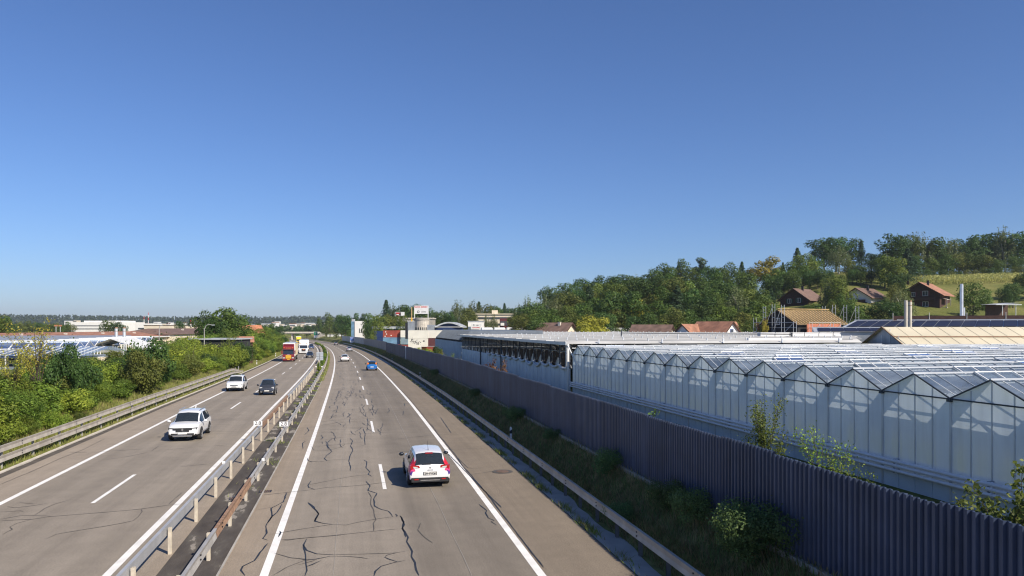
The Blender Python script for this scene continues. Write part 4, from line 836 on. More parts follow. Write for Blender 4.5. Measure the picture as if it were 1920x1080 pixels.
o = blades('edge_weeds', area_sd(2, 140, 2.6, 2.95, 1.5, .2), 7000, .05, .26, .014, ['leaf_bright', 'grass_dry'], 5, .6); o['label'] = 'weeds sprouting along the right pavement edge'
o = blades('median_weeds', area_sd(22, 120, -10.4, -8.9, .6, 1.5), 4500, .05, .24, .016, ['grass_blade', 'leaf_bright'], 6, .6); o['label'] = 'patches of weeds in the median soil'
o = blades('median_grass', area_sd(95, 300, -9.15, -8.75, 1), 7000, .05, .25, .03, ['grass_blade', 'leaf_bright'], 7, .6); o['label'] = 'grass strip along the median edge further on'
# maize field and its hillside
rg = np.random.default_rng(8); pts = []
for i in range(9000):
    u, v_ = rg.random(), rg.random(); px = 1700 + u * 330; Y = 286 + v_ * 16
    x = (px - 960) * Y / FP; pts.append((x, Y, GZ(x, Y) + rg.random() ** .6 * 2.6))
c = np.array(pts); me = leafmesh('maize_field', c, rg.normal(size=c.shape) * [1, 1, .35], .75, 'corn_leaf', 3, .3); o = meshobj('maize_field', me); tag(o, kind='stuff'); o['label'] = 'strip of ripening maize on the hillside'
# far wooded ridge and its forest
def ridge(px): return lerp([(-400, 588), (0, 592), (60, 593), (180, 594), (260, 596), (330, 597), (400, 595), (450, 596), (500, 597), (560, 595.5), (600, 596), (660, 598), (720, 601), (900, 604)], px)
mb = MB(); n0 = 0; cols = list(range(-500, 960, 20)); D = 2700.
for r_, (dk, f_) in enumerate(((-700, 0), (-450, .35), (-150, .9), (0, 1), (600, 1), (1200, .5))):
    for px in cols:
        zt = HC - (ridge(px) + 4 - HY) * D / FP; mb.v.append(((px - 960) * D / FP * (1 + dk / D), D + dk, -2 + (zt + 2) * f_))
nc = len(cols)
for r_ in range(5):
    for i in range(nc - 1): mb.f.append((r_ * nc + i, r_ * nc + i + 1, (r_ + 1) * nc + i + 1, (r_ + 1) * nc + i)); mb.m.append(0)
o = mb.build('hills', 'far_leaf', smooth=80); tag(o, kind='structure')
rg = np.random.default_rng(4); cs = []; ns = []; sz = []
for i in range(5200):
    px = rg.uniform(-450, 940); t = rg.random(); dk = -620 + t * 640; f_ = float(np.interp(dk, [-700, -450, -150, 0], [0, .35, .9, 1])); zt = HC - (ridge(px) + 4 - HY) * D / FP
    x = (px - 960) * D / FP * (1 + dk / D); y = D + dk; z = -2 + (zt + 2) * f_; H = rg.uniform(8, 15); con = rg.random() < .45
    for k in range(7):
        q = rg.random(); rr_ = (3.2 * (1 - q) if con else 4 * math.sqrt(max(0, 1 - (2 * q - 1) ** 2))) ; a = rg.uniform(0, 6.28); cs.append((x + math.cos(a) * rr_, y + math.sin(a) * rr_, z + H * (.2 + .8 * q))); ns.append((math.cos(a), math.sin(a), .5)); sz.append(6.5 if not con else 5)
me = leafmesh('far_forest', np.array(cs), np.array(ns), np.array(sz), 'far_leaf', 5, .8); o = meshobj('far_forest', me); tag(o, kind='stuff'); o['label'] = 'hazy blue green forest along the far ridge'
cs = []; ns = []; sz = []
for i in range(2600):                       # tree belts between the town and the ridge
    px = rg.uniform(-300, 930); Yd = rg.uniform(650, 2000); x = (px - 960) * Yd / FP; H = rg.uniform(5, 9) * (.6 + .4 * Yd / 1500) if px < 600 else rg.uniform(7, 12)
    for k in range(16):
        q = rg.random(); rr_ = 4.2 * math.sqrt(max(0, 1 - (2 * q - 1) ** 2)); a = rg.uniform(0, 6.28); cs.append((x + math.cos(a) * rr_ * 1.4, Yd + math.sin(a) * rr_, 0 + H * (.1 + .9 * q))); ns.append((math.cos(a), math.sin(a), .5)); sz.append(3.4)
me = leafmesh('distant_trees', np.array(cs), np.array(ns), np.array(sz), 'far_leaf', 6, .8); o = meshobj('distant_trees', me); tag(o, kind='stuff'); o['label'] = 'belts of distant trees around the far town'
# ------------------------------------------------------------------ greenhouses on the right
am('panel_blue_grey', (.62, .68, .73), .6, .1, var=.1, scale=.7)
screen_mat()
am('frame_dark', (.045, .055, .07), .5, .4); am('pipe_grey', (.74, .73, .74), .5, 0, var=.08, scale=2)
am('white_cloth', (.60, .61, .62), .85, var=.1, scale=2)
TH = math.atan2(.2166, .9763)
def frame_right(name, label, cat, v0, group=None, u0=0, z=1.2):
    return thing(name, label, cat, (20 + u0 * .9763 - v0 * .2166, u0 * .2166 + v0 * .9763, z), TH, group)
BAY = 3.25; V0 = 25.8 - 6 * BAY; NB = 19; ZG = 3.42; ZR = 4.12; UL = 78
gh = frame_right('glass_greenhouse', 'large multi bay glass greenhouse with whitewashed side wall behind the dark corrugated noise wall', 'greenhouse', V0)
def slope_pt(v, side):     # height over a bay: v in 0..BAY
    return ZG + (ZR - ZG) * (1 - abs(v - BAY / 2) / (BAY / 2))
for k in range(NB):
    a = k * BAY; b = a + BAY; c = a + BAY / 2; UL = min(78, (72.8 - .9763 * (V0 + b)) / .2166)
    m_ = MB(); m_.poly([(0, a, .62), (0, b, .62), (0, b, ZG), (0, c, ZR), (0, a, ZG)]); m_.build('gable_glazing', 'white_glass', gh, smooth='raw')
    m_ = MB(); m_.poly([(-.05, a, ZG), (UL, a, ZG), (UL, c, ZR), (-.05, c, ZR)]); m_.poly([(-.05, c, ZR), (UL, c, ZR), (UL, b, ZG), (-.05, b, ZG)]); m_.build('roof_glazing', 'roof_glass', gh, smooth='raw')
    m_ = MB()
    for j in (1, 2, 3): m_.box(-.03, .0, a + j * BAY / 4 - .02, a + j * BAY / 4 + .02, .62, slope_pt(j * BAY / 4, 0) - .02)
    m_.box(-.05, .02, a - .035, a + .035, .0, ZG); m_.build('mullions', 'light_metal', gh)
    m_ = MB(); m_.beam((-.06, a, ZG + .02), (-.06, c, ZR + .03), .04, .042); m_.beam((-.06, c, ZR + .03), (-.06, b, ZG + .02), .04, .042); m_.beam((-.055, a, ZG - .0), (-.055, b, ZG), .04, .045); m_.build('gable_rafter', 'frame_dark', gh)
    m_ = MB(); m_.box(-.13, -.02, a - .08, a + .08, ZG - .09, ZG + .03); m_.build('gutter_end', 'frame_dark', gh)
    m_ = MB()
    for i in range(int(UL / .8)):
        u = .8 + i * .8
        if i % 2 and u > 26: continue
        m_.beam((u, a, ZG + .02), (u, c, ZR + .02), .03, .03); m_.beam((u, c, ZR + .02), (u, b, ZG + .02), .03, .03)
    m_.build('glazing_bars', 'grey_metal', gh)
    m_ = MB(); m_.box(-.08, UL, c - .035, c + .035, ZR + .02, ZR + .08); m_.build('ridge', 'light_metal', gh)
    m_ = MB(); m_.box(-.08, UL, a - .09, a + .09, ZG - .04, ZG + .04); m_.build('gutter', 'grey_metal', gh)
    m_ = MB()                                 # lattice girders inside
    for u in (.35, 4.5, 9, 13.5, 18, 22.5, 27):
        m_.beam((u, a, ZG - .15), (u, b, ZG - .15), .05); m_.beam((u, a, ZG - .72), (u, b, ZG - .72), .05)
        for q in range(4): y0 = a + q * BAY / 4; m_.beam((u, y0, ZG - (.72 if q % 2 else .15)), (u, y0 + BAY / 4, ZG - (.15 if q % 2 else .72)), .035)
        m_.beam((u, a, ZG), (u, c, ZR), .03); m_.beam((u, a + .1, 0), (u, a + .1, ZG), .07)
    m_.build('lattice_girder', 'light_metal', gh)
for z_, lb in ((.98, 0), (.83, 0), (.66, 0)):
    m_ = MB(); m_.cyl((-.22 - (1 - z_) * .1, 0, z_), (-.22 - (1 - z_) * .1, NB * BAY, z_), .065, 10)
    for j in range(15): m_.cyl((-.22 - (1 - z_) * .1, 1.2 + j * 4.1, z_), (-.22 - (1 - z_) * .1, 1.28 + j * 4.1, z_), .085, 10)
    m_.build('pipe', 'pipe_grey', gh)
for j in range(15): m_ = MB(); m_.box(-.24, .0, 1.4 + j * 4.1, 1.44 + j * 4.1, .55, 1.06); m_.build('pipe_bracket', 'grey_metal', gh)
m_ = MB(); m_.box(-.02, .04, 0, NB * BAY, -.6, .62)
for j in range(NB * 4): m_.box(-.045, -.02, j * BAY / 4 - .015, j * BAY / 4 + .015, -.6, .62)
m_.build('base_panel', 'panel_blue_grey', gh)
UL = 78; m_ = MB(); m_.poly([(.10, .02, ZG - .78), (78, .02, ZG - .78), (78, 54.5, ZG - .78), (36, NB * BAY, ZG - .78), (.10, NB * BAY, ZG - .78)]); m_.build('added_screen', 'screen_cloth', gh)  # sheet added so direct sun reaches only the facade's top strip
m_ = MB(); m_.box(.1, 75, .1, 50, -.02, .05); m_.box(.1, 34, 50, NB * BAY - .1, -.02, .05); m_.build('bounce_floor', 'concrete_light', gh)  # pale floor added to bounce light up behind the facade
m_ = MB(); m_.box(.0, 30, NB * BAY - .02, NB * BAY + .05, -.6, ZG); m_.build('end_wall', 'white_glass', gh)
rn = random.Random(2); vlist = []
vl = MB(); 
for k in range(NB):
    for j in range(18):
        u = 2.4 + j * 4.2 + (k % 2) * 2.1
        if u + 2.2 < min(78, (72.8 - .9763 * (V0 + k * BAY + BAY)) / .2166): vlist.append((k, u, 1 if j % 2 else -1))
def vent_geo(m_, k, u, side, ang):
    c = k * BAY + BAY / 2; L = 1.0; sl = math.atan2(ZR - ZG, BAY / 2); d = sl - ang
    p0 = (c + side * .05, ZR + .07); p1 = (c + side * (.05 + L * math.cos(d)), ZR + .07 - L * math.sin(d))
    for uu in (u, u + .8, u + 1.6): m_.beam((uu, p0[0], p0[1]), (uu, p1[0], p1[1]), .04, .03, 0)
    m_.beam((u, p1[0], p1[1]), (u + 1.6, p1[0], p1[1]), .06, .04, 0); m_.beam((u, p0[0], p0[1]), (u + 1.6, p0[0], p0[1]), .05, .04, 0)
    m_.poly([(u, p0[0], p0[1] + .0), (u + 1.6, p0[0], p0[1]), (u + 1.6, p1[0], p1[1]), (u, p1[0], p1[1])], 1)
def vdist(q): v = V0 + q[0] * BAY; return math.hypot(20 + q[1] * .976 - v * .2166, q[1] * .2166 + v * .976) + (1000 if (20 + q[1] * .976 - v * .2166) / (q[1] * .2166 + v * .976) > .69 else 0)
vlist.sort(key=vdist); rest = MB()
for i, (k, u, sd_) in enumerate(vlist):
    ang = rn.choice([0, 0, 0, .08, .2]); m_ = MB() if i < 95 else rest
    vent_geo(m_, k, u, sd_, ang)
    if i < 95: m_.build('roof_vent', ['white_metal', 'roof_glass'], gh)
o = rest.build('roof_vents', ['light_metal', 'roof_glass'], gh); tag(o, kind='stuff')
# pitched cloth/open section
V1 = 68.9; g2 = frame_right('open_roof_greenhouse', 'long flat roofed greenhouse with open side, hanging cloth rolls and grey panel wall', 'greenhouse', V1)
N2 = 19; LV = N2 * BAY
m_ = MB(); m_.box(0, .05, 0, LV, -.6, 2.12)
for j in range(N2 * 2): m_.box(-.03, .0, j * BAY / 2 - .02, j * BAY / 2 + .02, -.6, 2.12)
m_.build('lower_wall', 'panel_blue_grey', g2)
for k in range(N2):
    a = k * BAY
    if k < 12:
        m_ = MB(); sag = .28 if k not in (3, 4) else .5
        if k < 12: m_.tube([(-.1, a + BAY * t / 8, 2.3 - sag * (1 - (2 * t / 8 - 1) ** 2)) for t in range(9)], [.09 + .05 * math.sin(math.pi * t / 8) for t in range(9)], 8); m_.build('rolled_cloth', 'white_cloth', g2, smooth=60)
    for q in (0, 1):
        aa = a + q * BAY / 2
    m_ = MB(); m_.poly([(.35, a + .55, 2.1), (.35, a + BAY - .55, 2.1), (.35, a + BAY / 2, 2.9)]); m_.beam((.33, a + .55, 2.1), (.33, a + BAY / 2, 2.92), .05, .04, 1); m_.beam((.33, a + BAY / 2, 2.92), (.33, a + BAY - .55, 2.1), .05, .04, 1); m_.build('small_gable', ['cream_wall', 'aluminium'], g2)
    m_ = MB(); m_.box(-.04, .04, a - .035, a + .035, 2.1, 4.2); m_.build('post', 'frame_dark', g2)
for v_, wd_ in ((.0, .16), (29, .14), (43.5, .14)):
    m_ = MB(); m_.box(-.25, -.25 + wd_, v_ - wd_ / 2, v_ + wd_ / 2, -.4, 4.25); m_.box(-.25 - .0, -.25 + wd_, v_ + .35, v_ + .35 + wd_, 1.9, 4.25) if v_ == 0 else None; m_.build('main_post', 'white_metal' if v_ == 0 else 'frame_dark', g2)
m_ = MB(); m_.beam((-.2, -.1, 4.1), (-.2, -3.2, 2.2), .08); m_.beam((.2, 0, 3.9), (6, -2.6, 3.7), .08); m_.build('brace', 'white_metal', g2)
m_ = MB(); m_.box(1.5, 28, 0, LV, 2.0, 2.05); m_.box(16, 16.1, 0, LV, 2.05, 4.2); m_.build('interior_backdrop', 'brown_interior', g2)  # brown sheets put the dimness of the open interior into colour
m_ = MB()
for k in range(N2 + 1):
    for u in (2, 6, 10):
        m_.beam((u, k * BAY, 2.1), (u, k * BAY, 4.2), .06); m_.beam((u, k * BAY, 4.1), (u + 4, k * BAY + BAY, 3.2), .04)
        m_.beam((u, k * BAY, 3.0), (u, (k + 1) * BAY, 3.6), .04)
for u in (2, 6, 10): m_.beam((u, 0, 3.3), (u, LV, 3.3), .07)
m_.build('inner_frame', 'galvanised', g2)
am('roof_grey', (.20, .21, .22), .8, var=.25, scale=.3); am('roof_pale', (.46, .46, .45), .75, var=.2, scale=.3)
def ribbed_roof(parent, u0, u1, v0, v1, z, pitch=1.08, name='roof', gap=.12, lim=None):
    m_ = MB(); v_ = v0; i = 0; U1 = u1; rn_ = random.Random(int(u0 * 7 + v0))
    while v_ < v1:
        if lim: u1 = min(U1, lim(v_))
        mi = 0 if (i // 2) % 3 else 1
        h = .10 if i % 3 else .2
        m_.extrude([(0, 0), (pitch * .5, h), (pitch - gap, .02), (pitch - gap, -.04), (0, -.04)], [((u0, v_, z), (0, 1)), ((u1 + rn_.uniform(-.4, .4), v_, z), (0, 1))], mi); v_ += pitch; i += 1
    for j in range(int((v1 - v0) / BAY)):
        for q in range(int((u1 - u0) / 6)):
            u = u0 + 3 + q * 6; v_ = v0 + j * BAY
            if lim and u > lim(v_) - 1: continue
            m_.box(u - .06, u + .06, v_ - .06, v_ + .06, z, z + .38, 2)
    return m_.build(name, ['roof_grey', 'roof_pale', 'light_metal'], parent)
ribbed_roof(g2, -.35, 100, 0, LV + 2, 4.3, lim=lambda v: .7545 * (v + V1) - 23.2)
m_ = MB(); m_.box(-.4, -.3, 0, LV, 4.15, 4.42); m_.build('eave_beam', 'light_metal', g2)
for i in range(7):
    m_ = MB(); u = 35 + i * 2.2; m_.box(u, u + 2.05, 28.2, 29.0, 4.4, 4.95); m_.box(u, u + 2.05, 28.1, 29.2, 4.95, 5.0); m_.build('roof_hatch', 'white_metal', g2)
m_ = MB(); m_.box(18, 28, 1.4, 1.7, 4.4, 4.7); m_.build('roof_kerb', 'white_metal', g2)
m_ = MB(); m_.tube([(16, 30, 4.95), (32, 28.5, 4.8), (38.2, 26, 4.75)], .06, 6); m_.box(16, 16.1, 29.9, 30.1, 4.3, 5.3); m_.box(38.1, 38.3, 25.9, 26.1, 4.3, 5.0); m_.build('roof_pipe', 'frame_dark', g2)
g3 = frame_right('rear_greenhouse', 'rear low greenhouse with white raised roof hatches before the trees', 'greenhouse', 131.5, None, 14)
ribbed_roof(g3, 0, 64, 0, 70, 4.3)
for i in range(16):
    m_ = MB(); u = 2 + i * 3.35; m_.box(u, u + 2.9, 69, 70.5, 4.35, 5.25); m_.extrude([(0, 0), (1.5, .0), (1.2, .28), (.2, .2)], [((u + .1, 69, 5.25), (0, 1)), ((u + 2.8, 69, 5.25), (0, 1))]); m_.build('roof_hatch', 'white_metal', g3)
m_ = MB(); m_.box(0, 64, 0, 70, -.3, 4.2); m_.build('wall', 'grey_metal', g3)
# ribbed hall
g4 = frame_right('ribbed_hall', 'blue grey ribbed metal hall with slanted upper wall beside the white containers', 'hall', 131.2)
m_ = MB(); m_.box(.1, 30, .05, 36, -.4, 3.3); m_.build('body', 'grey_metal', g4)
m_ = MB(); j = 0
while j * .55 < 36: m_.extrude([(0, 0), (.30, 0), (.30, 3.45), (0, 3.45)], [((.1, j * .55, -.3), (0, 1)), ((-.02 - .1 * (j % 2), j * .55, -.3), (0, 1))]); j += 1
m_.build('wall_ribs', 'panel_blue_grey', g4)
m_ = MB(); m_.poly([(0, 0, 3.5), (0, 36, 3.5), (1.6, 36, 5.1), (1.6, 0, 5.1)]); m_.poly([(1.6, 0, 5.1), (1.6, 36, 5.1), (14, 36, 5.1), (14, 0, 5.1)]); m_.poly([(0, 0, 3.5), (1.6, 0, 5.1), (14, 0, 5.1), (14, 0, 3.5)]); m_.poly([(0, 36, 3.5), (1.6, 36, 5.1), (14, 36, 5.1), (14, 36, 3.5)])
for j in range(54): v_ = j * .667 + .2; m_.beam((-.02, v_, 3.5), (1.58, v_, 5.12), .12, .06)
am('fascia_dark', (.13, .155, .19), .6, .1, var=.2, scale=.8); m_.build('slanted_fascia', 'fascia_dark', g4)
m_ = MB()
for j in range(18): m_.box(-.1, .3, 2 * j + .2, 2 * j + 1.1, 3.2, 3.48)
m_.build('eave_slots', 'dark_interior', g4)
# beige roofed hall
g5 = thing('beige_roof_hall', 'low hall with long pale beige metal roof and grey gable beyond the glass roofs', 'hall', (39.5, 76.6, 1.2), 0)
E_ = 3.85; RZ_ = 5.74; W_ = 9.6; LU = 62
m_ = MB(); m_.poly([(0, 0, -.5), (0, W_, -.5), (0, W_, E_), (0, W_ / 2, RZ_ - .05), (0, 0, E_)]); m_.box(.02, LU, .05, .1, -.5, E_ - .05); m_.build('wall', 'grey_metal', g5)
m_ = MB()
for v_ in (1.8, 3.6, 5.4): m_.box(-.04, -.0, v_ - .04, v_ + .04, -.5, E_ + (1.0 if v_ != 3.6 else 1.7))
m_.build('wall_battens', 'light_metal', g5)
m_ = MB(); m_.poly([(-.3, W_ / 2, RZ_), (LU, W_ / 2, RZ_), (LU, W_ / 4 - .1, RZ_ - .93), (-.3, W_ / 4 - .1, RZ_ - .93)]); m_.poly([(-.3, W_ / 2, RZ_), (LU, W_ / 2, RZ_), (LU, W_ + .3, E_ - .1), (-.3, W_ + .3, E_ - .1)])
m_.poly([(-.3, W_ / 4 + .1, RZ_ - 1.0), (LU, W_ / 4 + .1, RZ_ - 1.0), (LU, -.5, E_ - .22), (-.3, -.5, E_ - .22)])
for i in range(36): u = -.2 + i * 1.45; m_.beam((u, W_ / 2, RZ_ + .015), (u, W_ / 4 - .1, RZ_ - .915), .06, .03); m_.beam((u, W_ / 4, RZ_ - 1.02), (u, -.5, E_ - .2), .06, .03)
m_.build('roof', 'beige_roof', g5, smooth='raw')
m_ = MB(); m_.box(-.3, LU, W_ / 4 - .14, W_ / 4 - .06, RZ_ - 1.02, RZ_ - .93); m_.beam((-.34, W_ / 2, RZ_), (-.34, -.5, E_ - .25), .06, .1); m_.beam((-.34, W_ / 2, RZ_), (-.34, W_ + .3, E_ - .15), .06, .1); m_.build('trim', 'rust', g5)
# roofs carrying solar panels
def solar_roof(label, p0, ang, L, D_, z0, z1, panel=True):
    t_ = thing('solar_hall', label, 'hall', (p0[0], p0[1], 1.2), ang, 'halls with solar panels'); z0 -= 1.2; z1 -= 1.2
    m_ = MB(); m_.box(.1, L - .1, .2, D_ * 2 - .2, -.5, z0 - .05); m_.build('wall', 'grey_metal', t_)
    m_ = MB(); m_.poly([(0, 0, z0), (L, 0, z0), (L, D_, z1), (0, D_, z1)]); m_.poly([(0, D_, z1), (L, D_, z1), (L, 2 * D_, z0), (0, 2 * D_, z0)]); m_.poly([(0, 0, z0), (0, D_, z1), (0, 2 * D_, z0)]); m_.box(-.1, L, D_ - .35, D_ + .2, z1, z1 + .12); m_.build('roof', 'light_metal', t_, smooth='raw')
    n = int((L - 1) / 1.7); g_ = .08
    for i in range(min(n, 45)):
        u = .6 + i * 1.7; m_ = MB()
        def pt(u_, t): return (u_, D_ * t, z0 + (z1 - z0) * t + .09)
        m_.poly([pt(u, .06), pt(u + 1.7 - g_, .06), pt(u + 1.7 - g_, .86), pt(u, .86)]); o = m_.build('solar_panel', 'solar', t_, smooth='raw')
    return t_
solar_roof('long roof of dark solar panels behind the beige roof, upper right', (50.6, 118), -R(33), 46, 12.5, 6.85, 8.0)
solar_roof('shorter low strip of solar panels left of the beige gable', (P(1526, 621, 106)[0], 106), -R(20), 11, 5.5, 6.25, 6.8)
# posts and net along the solar hall
t_ = thing('net_fence', 'row of thin posts with dark netting behind the solar roof', 'fence', (62, 125, 7.2), -R(25)); m_ = MB()
for i in range(6): mm = MB(); mm.cyl((i * 5.2, 0, -1), (i * 5.2, 0, 2.0), .06, 6); mm.build('post', 'galvanised', t_)
m_.box(0, 26, -.01, .01, .4, 1.5); m_.build('net', 'brown_wood', t_)
def flue(name, label, px, ytop, ybot, Y, r, mk, pair=0, cap=None):
    x, _, zt = P(px, ytop, Y); zb = P(px, ybot, Y)[2] - 4; t_ = thing(name, label, 'chimney', (x, Y, zb)); m_ = MB(); H = zt - zb
    m_.cyl((0, 0, 0), (0, 0, H), r, 14); m_.build('stack', mk, t_, smooth=60)
    m_ = MB(); m_.cyl((0, 0, H), (0, 0, H + r * .9), r * .9, 14); m_.cyl((0, 0, H - .5), (0, 0, H - .42), r * 1.06, 14); m_.build('cap', cap or mk, t_)
flue('concrete_flue', 'left of the two concrete chimney stacks before the solar roof', 1698.5, 566, 613, 100, .22, 'concrete_light'); flue('concrete_flue', 'right of the two concrete chimney stacks before the solar roof', 1706.5, 566, 613, 101, .22, 'concrete_light', cap='rust')
flue('steel_flue', 'tall shiny steel chimney right of the large brown chalet', 1803, 535, 597, 125, .26, 'aluminium'); flue('steel_flue', 'short steel pipe stack beside the tall steel chimney', 1808, 578, 597, 125, .12, 'aluminium')
flue('steel_flue', 'left of the two pale flues before the red roof on the left', 218, 616, 645, 135, .27, 'light_metal', cap='rust'); flue('steel_flue', 'right of the two pale flues before the red roof on the left', 233, 616, 645, 135, .27, 'light_metal', cap='rust')

# ------------------------------------------------------------------ houses
def house(name, label, px, ybase, Y, w_, l_, he, hr, a, wallm, roofm, wins=(), cat='house', over=.7, group=None, chim=None, sidewins=(), winm='white_plastic', balcony=False, base=4, rthick=.16, shut=None):
    x, _, z = P(px, ybase, Y); t_ = thing(name, label, cat, (x, Y, z), -R(a), group); hw = w_ / 2
    m_ = MB(); m_.poly([(-hw, 0, -base), (hw, 0, -base), (hw, 0, he), (0, 0, hr), (-hw, 0, he)]); m_.poly([(-hw, l_, -base), (hw, l_, -base), (hw, l_, he), (0, l_, hr), (-hw, l_, he)])
    m_.poly([(hw, 0, -base), (hw, l_, -base), (hw, l_, he), (hw, 0, he)]); m_.poly([(-hw, 0, -base), (-hw, l_, -base), (-hw, l_, he), (-hw, 0, he)]); m_.build('wall', wallm, t_, smooth='raw')
    sl = (hr - he) / hw; e = hw + over; ze = he - sl * over; m_ = MB()
    for s in (-1, 1):
        n0 = len(m_.v)
        for (q, zz) in ((0, 0), (0, rthick)):
            m_.v += [(0, -over, hr + zz + .03), (s * e, -over, ze + zz), (s * e, l_ + over, ze + zz), (0, l_ + over, hr + zz + .03)]
        for f in ((0, 1, 2, 3), (4, 5, 6, 7), (0, 1, 5, 4), (1, 2, 6, 5), (2, 3, 7, 6)): m_.f.append(tuple(n0 + i for i in f)); m_.m.append(0)
    rf = m_.build('roof', roofm, t_)
    m_ = MB()
    for s in (-1, 1): m_.beam((0, -over - .03, hr + .02), (s * e, -over - .03, ze + .02), .06, .22)
    m_.build('bargeboard', 'brown_wood', rf)
    if chim:
        cx, cy, ch = chim; m_ = MB(); zc = hr - sl * abs(cx); m_.box(cx - .3, cx + .3, cy - .3, cy + .3, zc - .3, zc + ch); m_.box(cx - .36, cx + .36, cy - .36, cy + .36, zc + ch, zc + ch + .1); m_.build('chimney', 'dark_metal' if ch > 1 else 'concrete_light', rf)
    def win(mbx, mp):
        f_ = MB(); f_.box(*mbx); fo = f_.build('window', winm, t_); p_ = MB()
        p_.box(*mp[0]); p_.box(*mp[1]); p_.build('pane', 'window_pane', fo)
    for (wx, wz, ww, wh) in wins:
        win((wx - ww / 2, wx + ww / 2, -.05, .04, wz, wz + wh), ((wx - ww / 2 + .09, wx - .05, -.075, -.04, wz + .09, wz + wh - .09), (wx + .05, wx + ww / 2 - .09, -.075, -.04, wz + .09, wz + wh - .09)))
        if shut:
            s_ = MB(); 
            for q in (-1, 1): s_.box(wx + q * (ww / 2 + .28) - .24, wx + q * (ww / 2 + .28) + .24, -.07, -.0, wz, wz + wh)
            s_.build('shutters', shut, t_)
    for (wy, wz, ww, wh) in sidewins:
        win((hw - .04, hw + .05, wy - ww / 2, wy + ww / 2, wz, wz + wh), ((hw + .04, hw + .075, wy - ww / 2 + .09, wy - .05, wz + .09, wz + wh - .09), (hw + .04, hw + .075, wy + .05, wy + ww / 2 - .09, wz + .09, wz + wh - .09)))
    if balcony:
        m_ = MB(); m_.box(-hw + .4, hw - 1.2, -1.0, 0, 2.45, 2.6); m_.box(-hw + .4, hw - 1.2, -1.0, -.94, 2.6, 3.4); m_.build('balcony', 'brown_wood', t_)
    return t_
am('shutter_red', (.10, .02, .025), .7); am('shutter_blue', (.10, .16, .42), .7); am('shutter_green', (.02, .06, .04), .7)
h3 = house('chalet', 'large dark brown chalet with red roof and white windows, right of the slope', 1725, 578, 246, 11.4, 12.0, 4.7, 8.2, 43, 'brown_wood', 'roof_red', wins=((-2.2, .5, 1.3, 1.5), (1.6, .5, 1.7, 1.6), (-2.0, 3.7, 1.2, 1.5), (1.5, 3.9, 1.7, 1.6)), over=1.4, chim=(1.4, 3.6, 1.6), balcony=True, shut='shutter_red', group='chalets on the slope')
m_ = MB(); m_.box(5.1, 7.4, 1.5, 6.5, -1, .2); m_.box(7.2, 7.35, 1.6, 1.75, .2, 3.2); m_.box(7.2, 7.35, 6.2, 6.35, .2, 3.2); m_.build('porch', 'concrete_light', h3)
m_ = MB(); m_.poly([(5.1, 2, 3.3), (5.1, 6, 3.3), (7.6, 6, 2.6), (7.6, 2, 2.6)]); m_.build('awning', 'cream_wall', h3)
m_ = MB(); m_.cyl((2.9, -.35, 2.9), (2.9, -.28, 2.95), .45, 14); m_.build('satellite_dish', 'grey_metal', h3)
house('chalet', 'dark brown chalet with grey brown roof half hidden by trees, leftmost chalet', 1489, 590, 250, 9.6, 11, 5.0, 8.4, 46, 'brown_wood', 'roof_brown', wins=((-1.7, .6, 1.2, 1.5), (-1.6, 3.7, 1.2, 1.5), (1.6, 3.9, 1.2, 1.5)), over=.9, chim=(.7, 4.5, 1.4), shut='shutter_green', group='chalets on the slope')
house('chalet', 'white walled chalet with brown roof and solar collector between the two dark chalets', 1606, 582, 246, 9.0, 11, 4.3, 7.1, 50, 'white_wall', 'roof_brown', wins=((1.2, 1.2, 1.4, 2.0),), over=1.0, chim=(1.0, 5.5, 1.5), winm='shutter_green', balcony=True, group='chalets on the slope')
house('house', 'red roofed house with cream gable and blue shuttered window, right of three', 1372, 654.6, 168, 8.6, 9, 2.2, 5.9, -38, 'white_wall', 'roof_red', wins=((0, 2.4, 1.2, 2.0),), over=.5, winm='shutter_blue', group='houses behind the greenhouse roofs')
house('house', 'red roofed house with shaded gable and roof window, left of the cream gable', 1281, 652.5, 172, 7.6, 8.5, 2.4, 5.2, 58, 'white_wall', 'roof_red', over=.5, group='houses behind the greenhouse roofs')
house('house', 'house part with dark flat dormer and blue shutters between two red roofs', 1325, 645, 176, 5.0, 4.2, 4.2, 4.9, 10, 'brown_wood', 'roof_brown', wins=((-.1, 1.9, 1.5, 1.8),), over=.4, shut='shutter_blue', group='houses behind the greenhouse roofs')
house('house', 'red ridge roof behind the dormer of the middle houses', 1318, 651, 182, 6, 9, 3.0, 5.9, 70, 'cream_wall', 'roof_red', over=.4, group='houses behind the greenhouse roofs')
house('house', 'small house with dark brown roof and cream gable, left of the red roofs', 1258, 650.4, 178, 7.4, 9, 2.0, 5.0, -62, 'cream_wall', 'roof_brown', over=.5, wins=((.2, 3.0, .7, .9),), group='houses behind the greenhouse roofs')
house('house', 'low house with wide dark brown roof and pale chimney left of the yellow bush', 1070, 641, 190, 9.0, 8, 1.6, 4.6, -58, 'cream_wall', 'roof_brown', over=.6, chim=(-1.0, 2.6, .9), group='houses behind the greenhouse roofs')
